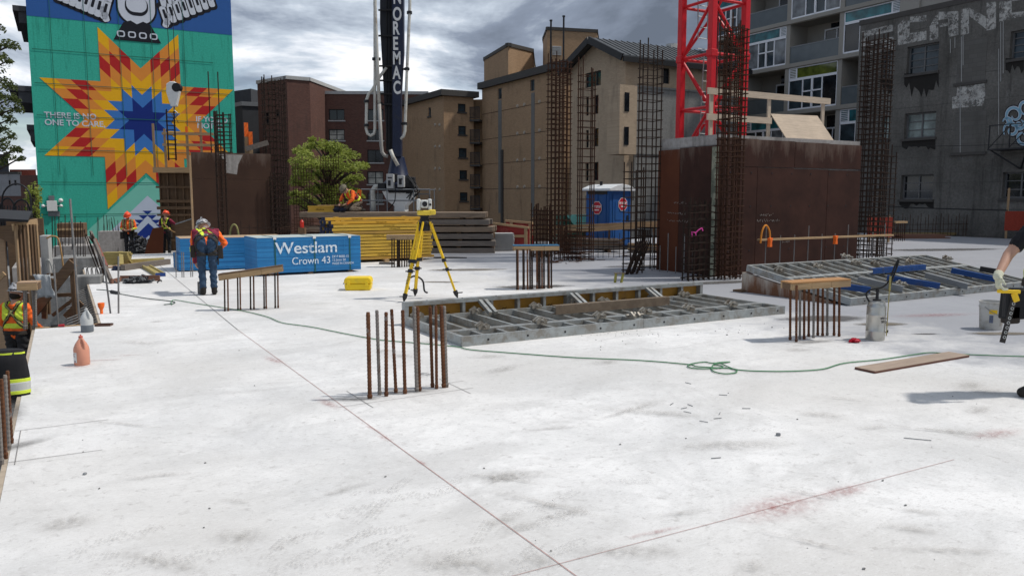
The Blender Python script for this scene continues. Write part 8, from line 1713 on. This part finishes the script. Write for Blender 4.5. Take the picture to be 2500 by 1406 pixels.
# ================================================================== trees
def leaf_mat(name, a, b_, c_):
    m, nt, b = newmat(name); ge = nn(nt, 'ShaderNodeNewGeometry'); n1 = noise(nt, ge.outputs['Position'], 2.2, 4, 0.6); n2 = noise(nt, ge.outputs['Position'], 25, 2, 0.5)
    c = mix(nt, ramp(nt, n1, [(0.35, 0.0), (0.65, 1.0)]), a, b_); c = mix(nt, ramp(nt, n2, [(0.5, 0.0), (0.75, 0.7)]), c, c_); nt.links.new(c, b.inputs['Base Color']); b.inputs['Roughness'].default_value = 0.55; b.inputs['Specular IOR Level'].default_value = 0.25
    tr_ = nn(nt, 'ShaderNodeBsdfTranslucent'); nt.links.new(c, tr_.inputs[0]); ms = nn(nt, 'ShaderNodeMixShader'); ms.inputs[0].default_value = 0.4; nt.links.new(b.outputs[0], ms.inputs[1]); nt.links.new(tr_.outputs[0], ms.inputs[2]); nt.links.new(ms.outputs[0], nt.nodes['Material Output'].inputs[0]); return m
m_leaf = leaf_mat('spring_leaf', (0.16, 0.21, 0.035), (0.33, 0.38, 0.07), (0.48, 0.50, 0.17)); m_leafd = leaf_mat('olive_leaf', (0.06, 0.085, 0.025), (0.11, 0.14, 0.045), (0.17, 0.19, 0.07)); m_bark = M('dark_bark', (0.035, 0.028, 0.022), 0.95, 0, 0.4, 6)
def leafcloud(mb, rr, c, rx, ry, rz_, n, sz, flat=0.5):
    for _ in range(n):
        a, q = rr.uniform(0, 2 * math.pi), math.sqrt(rr.random()); p = V((c.x + rx * q * math.cos(a), c.y + ry * q * math.sin(a), c.z + rz_ * rr.uniform(-1, 1) * (1 - q * 0.5) - rz_ * 0.8 * q * q))
        n_ = V((rr.gauss(0, 1) * flat, rr.gauss(0, 1) * flat, 1)).normalized(); t_ = n_.orthogonal().normalized(); t_ = Quaternion(n_, rr.uniform(0, 6.28)) @ t_; b_ = n_.cross(t_); s = sz * rr.uniform(0.6, 1.3)
        mb.add([p - t_ * s, p + b_ * s * 0.42 - t_ * s * 0.1, p + t_ * s - n_ * s * 0.25, p - b_ * s * 0.42 - t_ * s * 0.1], [(0, 1, 2, 3)])
def tree(name, label, base, trunk, limbs, pads, mat, seed, sz, flat=0.5, dens=1.0):
    rr = random.Random(seed); t = thing(name, label, 'tree', base, 0); mb = MB(); mb.tube(smooth_path([p - base for p in trunk], 5), [0.17 * (1 - 0.8 * i / (5 * (len(trunk) - 1))) + 0.02 for i in range(5 * (len(trunk) - 1) + 1)], 8); mb.build('trunk', m_bark, t)
    for pts in limbs: q = smooth_path([p - base for p in pts], 5); mb = MB(); mb.tube(q, [0.07 * (1 - 0.85 * i / (len(q) - 1)) + 0.006 for i in range(len(q))], 6); mb.build('limb', m_bark, t)
    mb = MB()
    for c, rx, ry, rz_, n in pads: leafcloud(mb, rr, c - base, rx, ry, rz_, int(n * dens), sz, flat)
    mb.build('crown', mat, t); return t
TY = 34.0
def TP(px, py, dy=0.0): return AT(px, py, TY + dy)
base = TP(801, 560); base.z = GZ; rr = random.Random(77); pads = []; limbs = []
padpx = [(768, 352, 30), (742, 366, 26), (800, 352, 24), (822, 362, 34), (846, 376, 36), (735, 395, 30), (770, 388, 42), (815, 392, 46), (852, 400, 34), (872, 404, 20), (722, 410, 26), (748, 424, 34), (790, 424, 44), (830, 428, 40), (860, 432, 24), (728, 446, 26), (768, 454, 34), (812, 458, 40), (845, 462, 28), (738, 474, 26), (784, 486, 36), (826, 488, 30), (868, 468, 18), (880, 476, 14), (722, 492, 22), (756, 505, 26), (800, 512, 30), (770, 340, 14), (712, 470, 16), (888, 402, 12)]
for px, py, r in padpx:
    dy = rr.uniform(-1.6, 1.6); c = TP(px + rr.uniform(-4, 4), py, dy); k = r / 1930 * TY
    pads += [(c + V((rr.uniform(-.6, .6) * k, rr.uniform(-.6, .6) * k, rr.uniform(-.25, .25) * k)), k * 0.6, k * 0.65, k * 0.32, int(r * 1.8)) for _ in range(4)]
    limbs.append([TP(801 + (px - 801) * 0.06, min(540, py + 62)), TP(801 + (px - 801) * 0.45, py + 30, dy * 0.4), c - V((0, 0, k * 0.2))])
tree('spring_tree', 'fresh green layered tree between the left cage and the pump mast', base, [base, TP(800, 540), TP(802, 460), TP(790, 380)], limbs, pads, m_leaf, 5, 0.075, 0.95, 1.7)
base = AT(-130, 560, 27); base.z = GZ; rr = random.Random(41); pads = []; limbs = []
for px, py, r in ((0, 66, 10), (18, 105, 16), (35, 108, 13), (6, 135, 12), (22, 148, 8), (8, 196, 16), (26, 206, 14), (34, 238, 15), (14, 232, 16), (42, 262, 14), (8, 270, 18), (26, 290, 14), (6, 312, 18), (30, 330, 10), (12, 350, 16), (40, 362, 12), (22, 378, 14), (52, 385, 9), (4, 392, 14), (-25, 140, 40), (-30, 240, 45), (-30, 330, 45), (-60, 180, 60), (-70, 290, 60), (-110, 120, 70), (-120, 230, 70), (-60, 60, 50)):
    dy = rr.uniform(-.6, .6); c = AT(px, py, 27 + dy); k = r / 1930 * 27; pads.append((c, k, k, k * 0.8, int(r * 2.2))); limbs.append([AT(-130, min(420, py + 130), 27), AT((px - 130) / 2 - 5, py + 45, 27 + dy), c])
tree('street_tree', 'sparse olive leaved street tree overhanging the left edge', base, [base, AT(-132, 420, 27), AT(-125, 260, 27), AT(-118, 100, 27)], limbs, pads, m_leafd, 6, 0.075, 0.9, 2.6)
base = AT(82, 560, 58); base.z = GZ; pads = [(AT(px, py, 58 + dy), 0.5, 0.5, 0.5, 110) for px, py, dy in ((78, 462, 0), (84, 480, .5), (79, 500, 0), (85, 520, .3), (82, 540, 0), (76, 478, 1), (84, 455, 1))]
tree('small_tree', 'small yellowish tree squeezed against the mural wall corner', base, [base, AT(82, 500, 58), AT(82, 450, 58)], [], pads, m_leaf, 7, 0.14, 0.8)
# iron arches by the side street
t = thing('iron_arch', 'black iron arched gate beyond the brown hoarding', 'gate', AT(38, 545, 44) * 1.0, 0); o0 = t.location.copy()
for cx_, w_, h0, h1 in ((18, 36, 536, 484), (52, 40, 536, 488), (40, 70, 520, 449)):
    pts = [AT(cx_ + w_ / 2 * math.cos(math.pi * k / 12), h0 - (h0 - h1) * (0.45 + 0.55 * math.sin(math.pi * k / 12)), 44) - o0 for k in range(13)]; pts = [V((pts[0].x, 0, -2))] + pts + [V((pts[-1].x, 0, -2))]; mb = MB(); mb.tube(pts, 0.05, 6); mb.build('arch', m_dframe, t)
for px in range(4, 74, 7): a = AT(px, 545, 44) - o0; b = AT(px, 502, 44) - o0; mb = MB(); mb.cyl((a.x, 0, -2), b, 0.025, n=5); mb.build('bar', m_dframe, t)
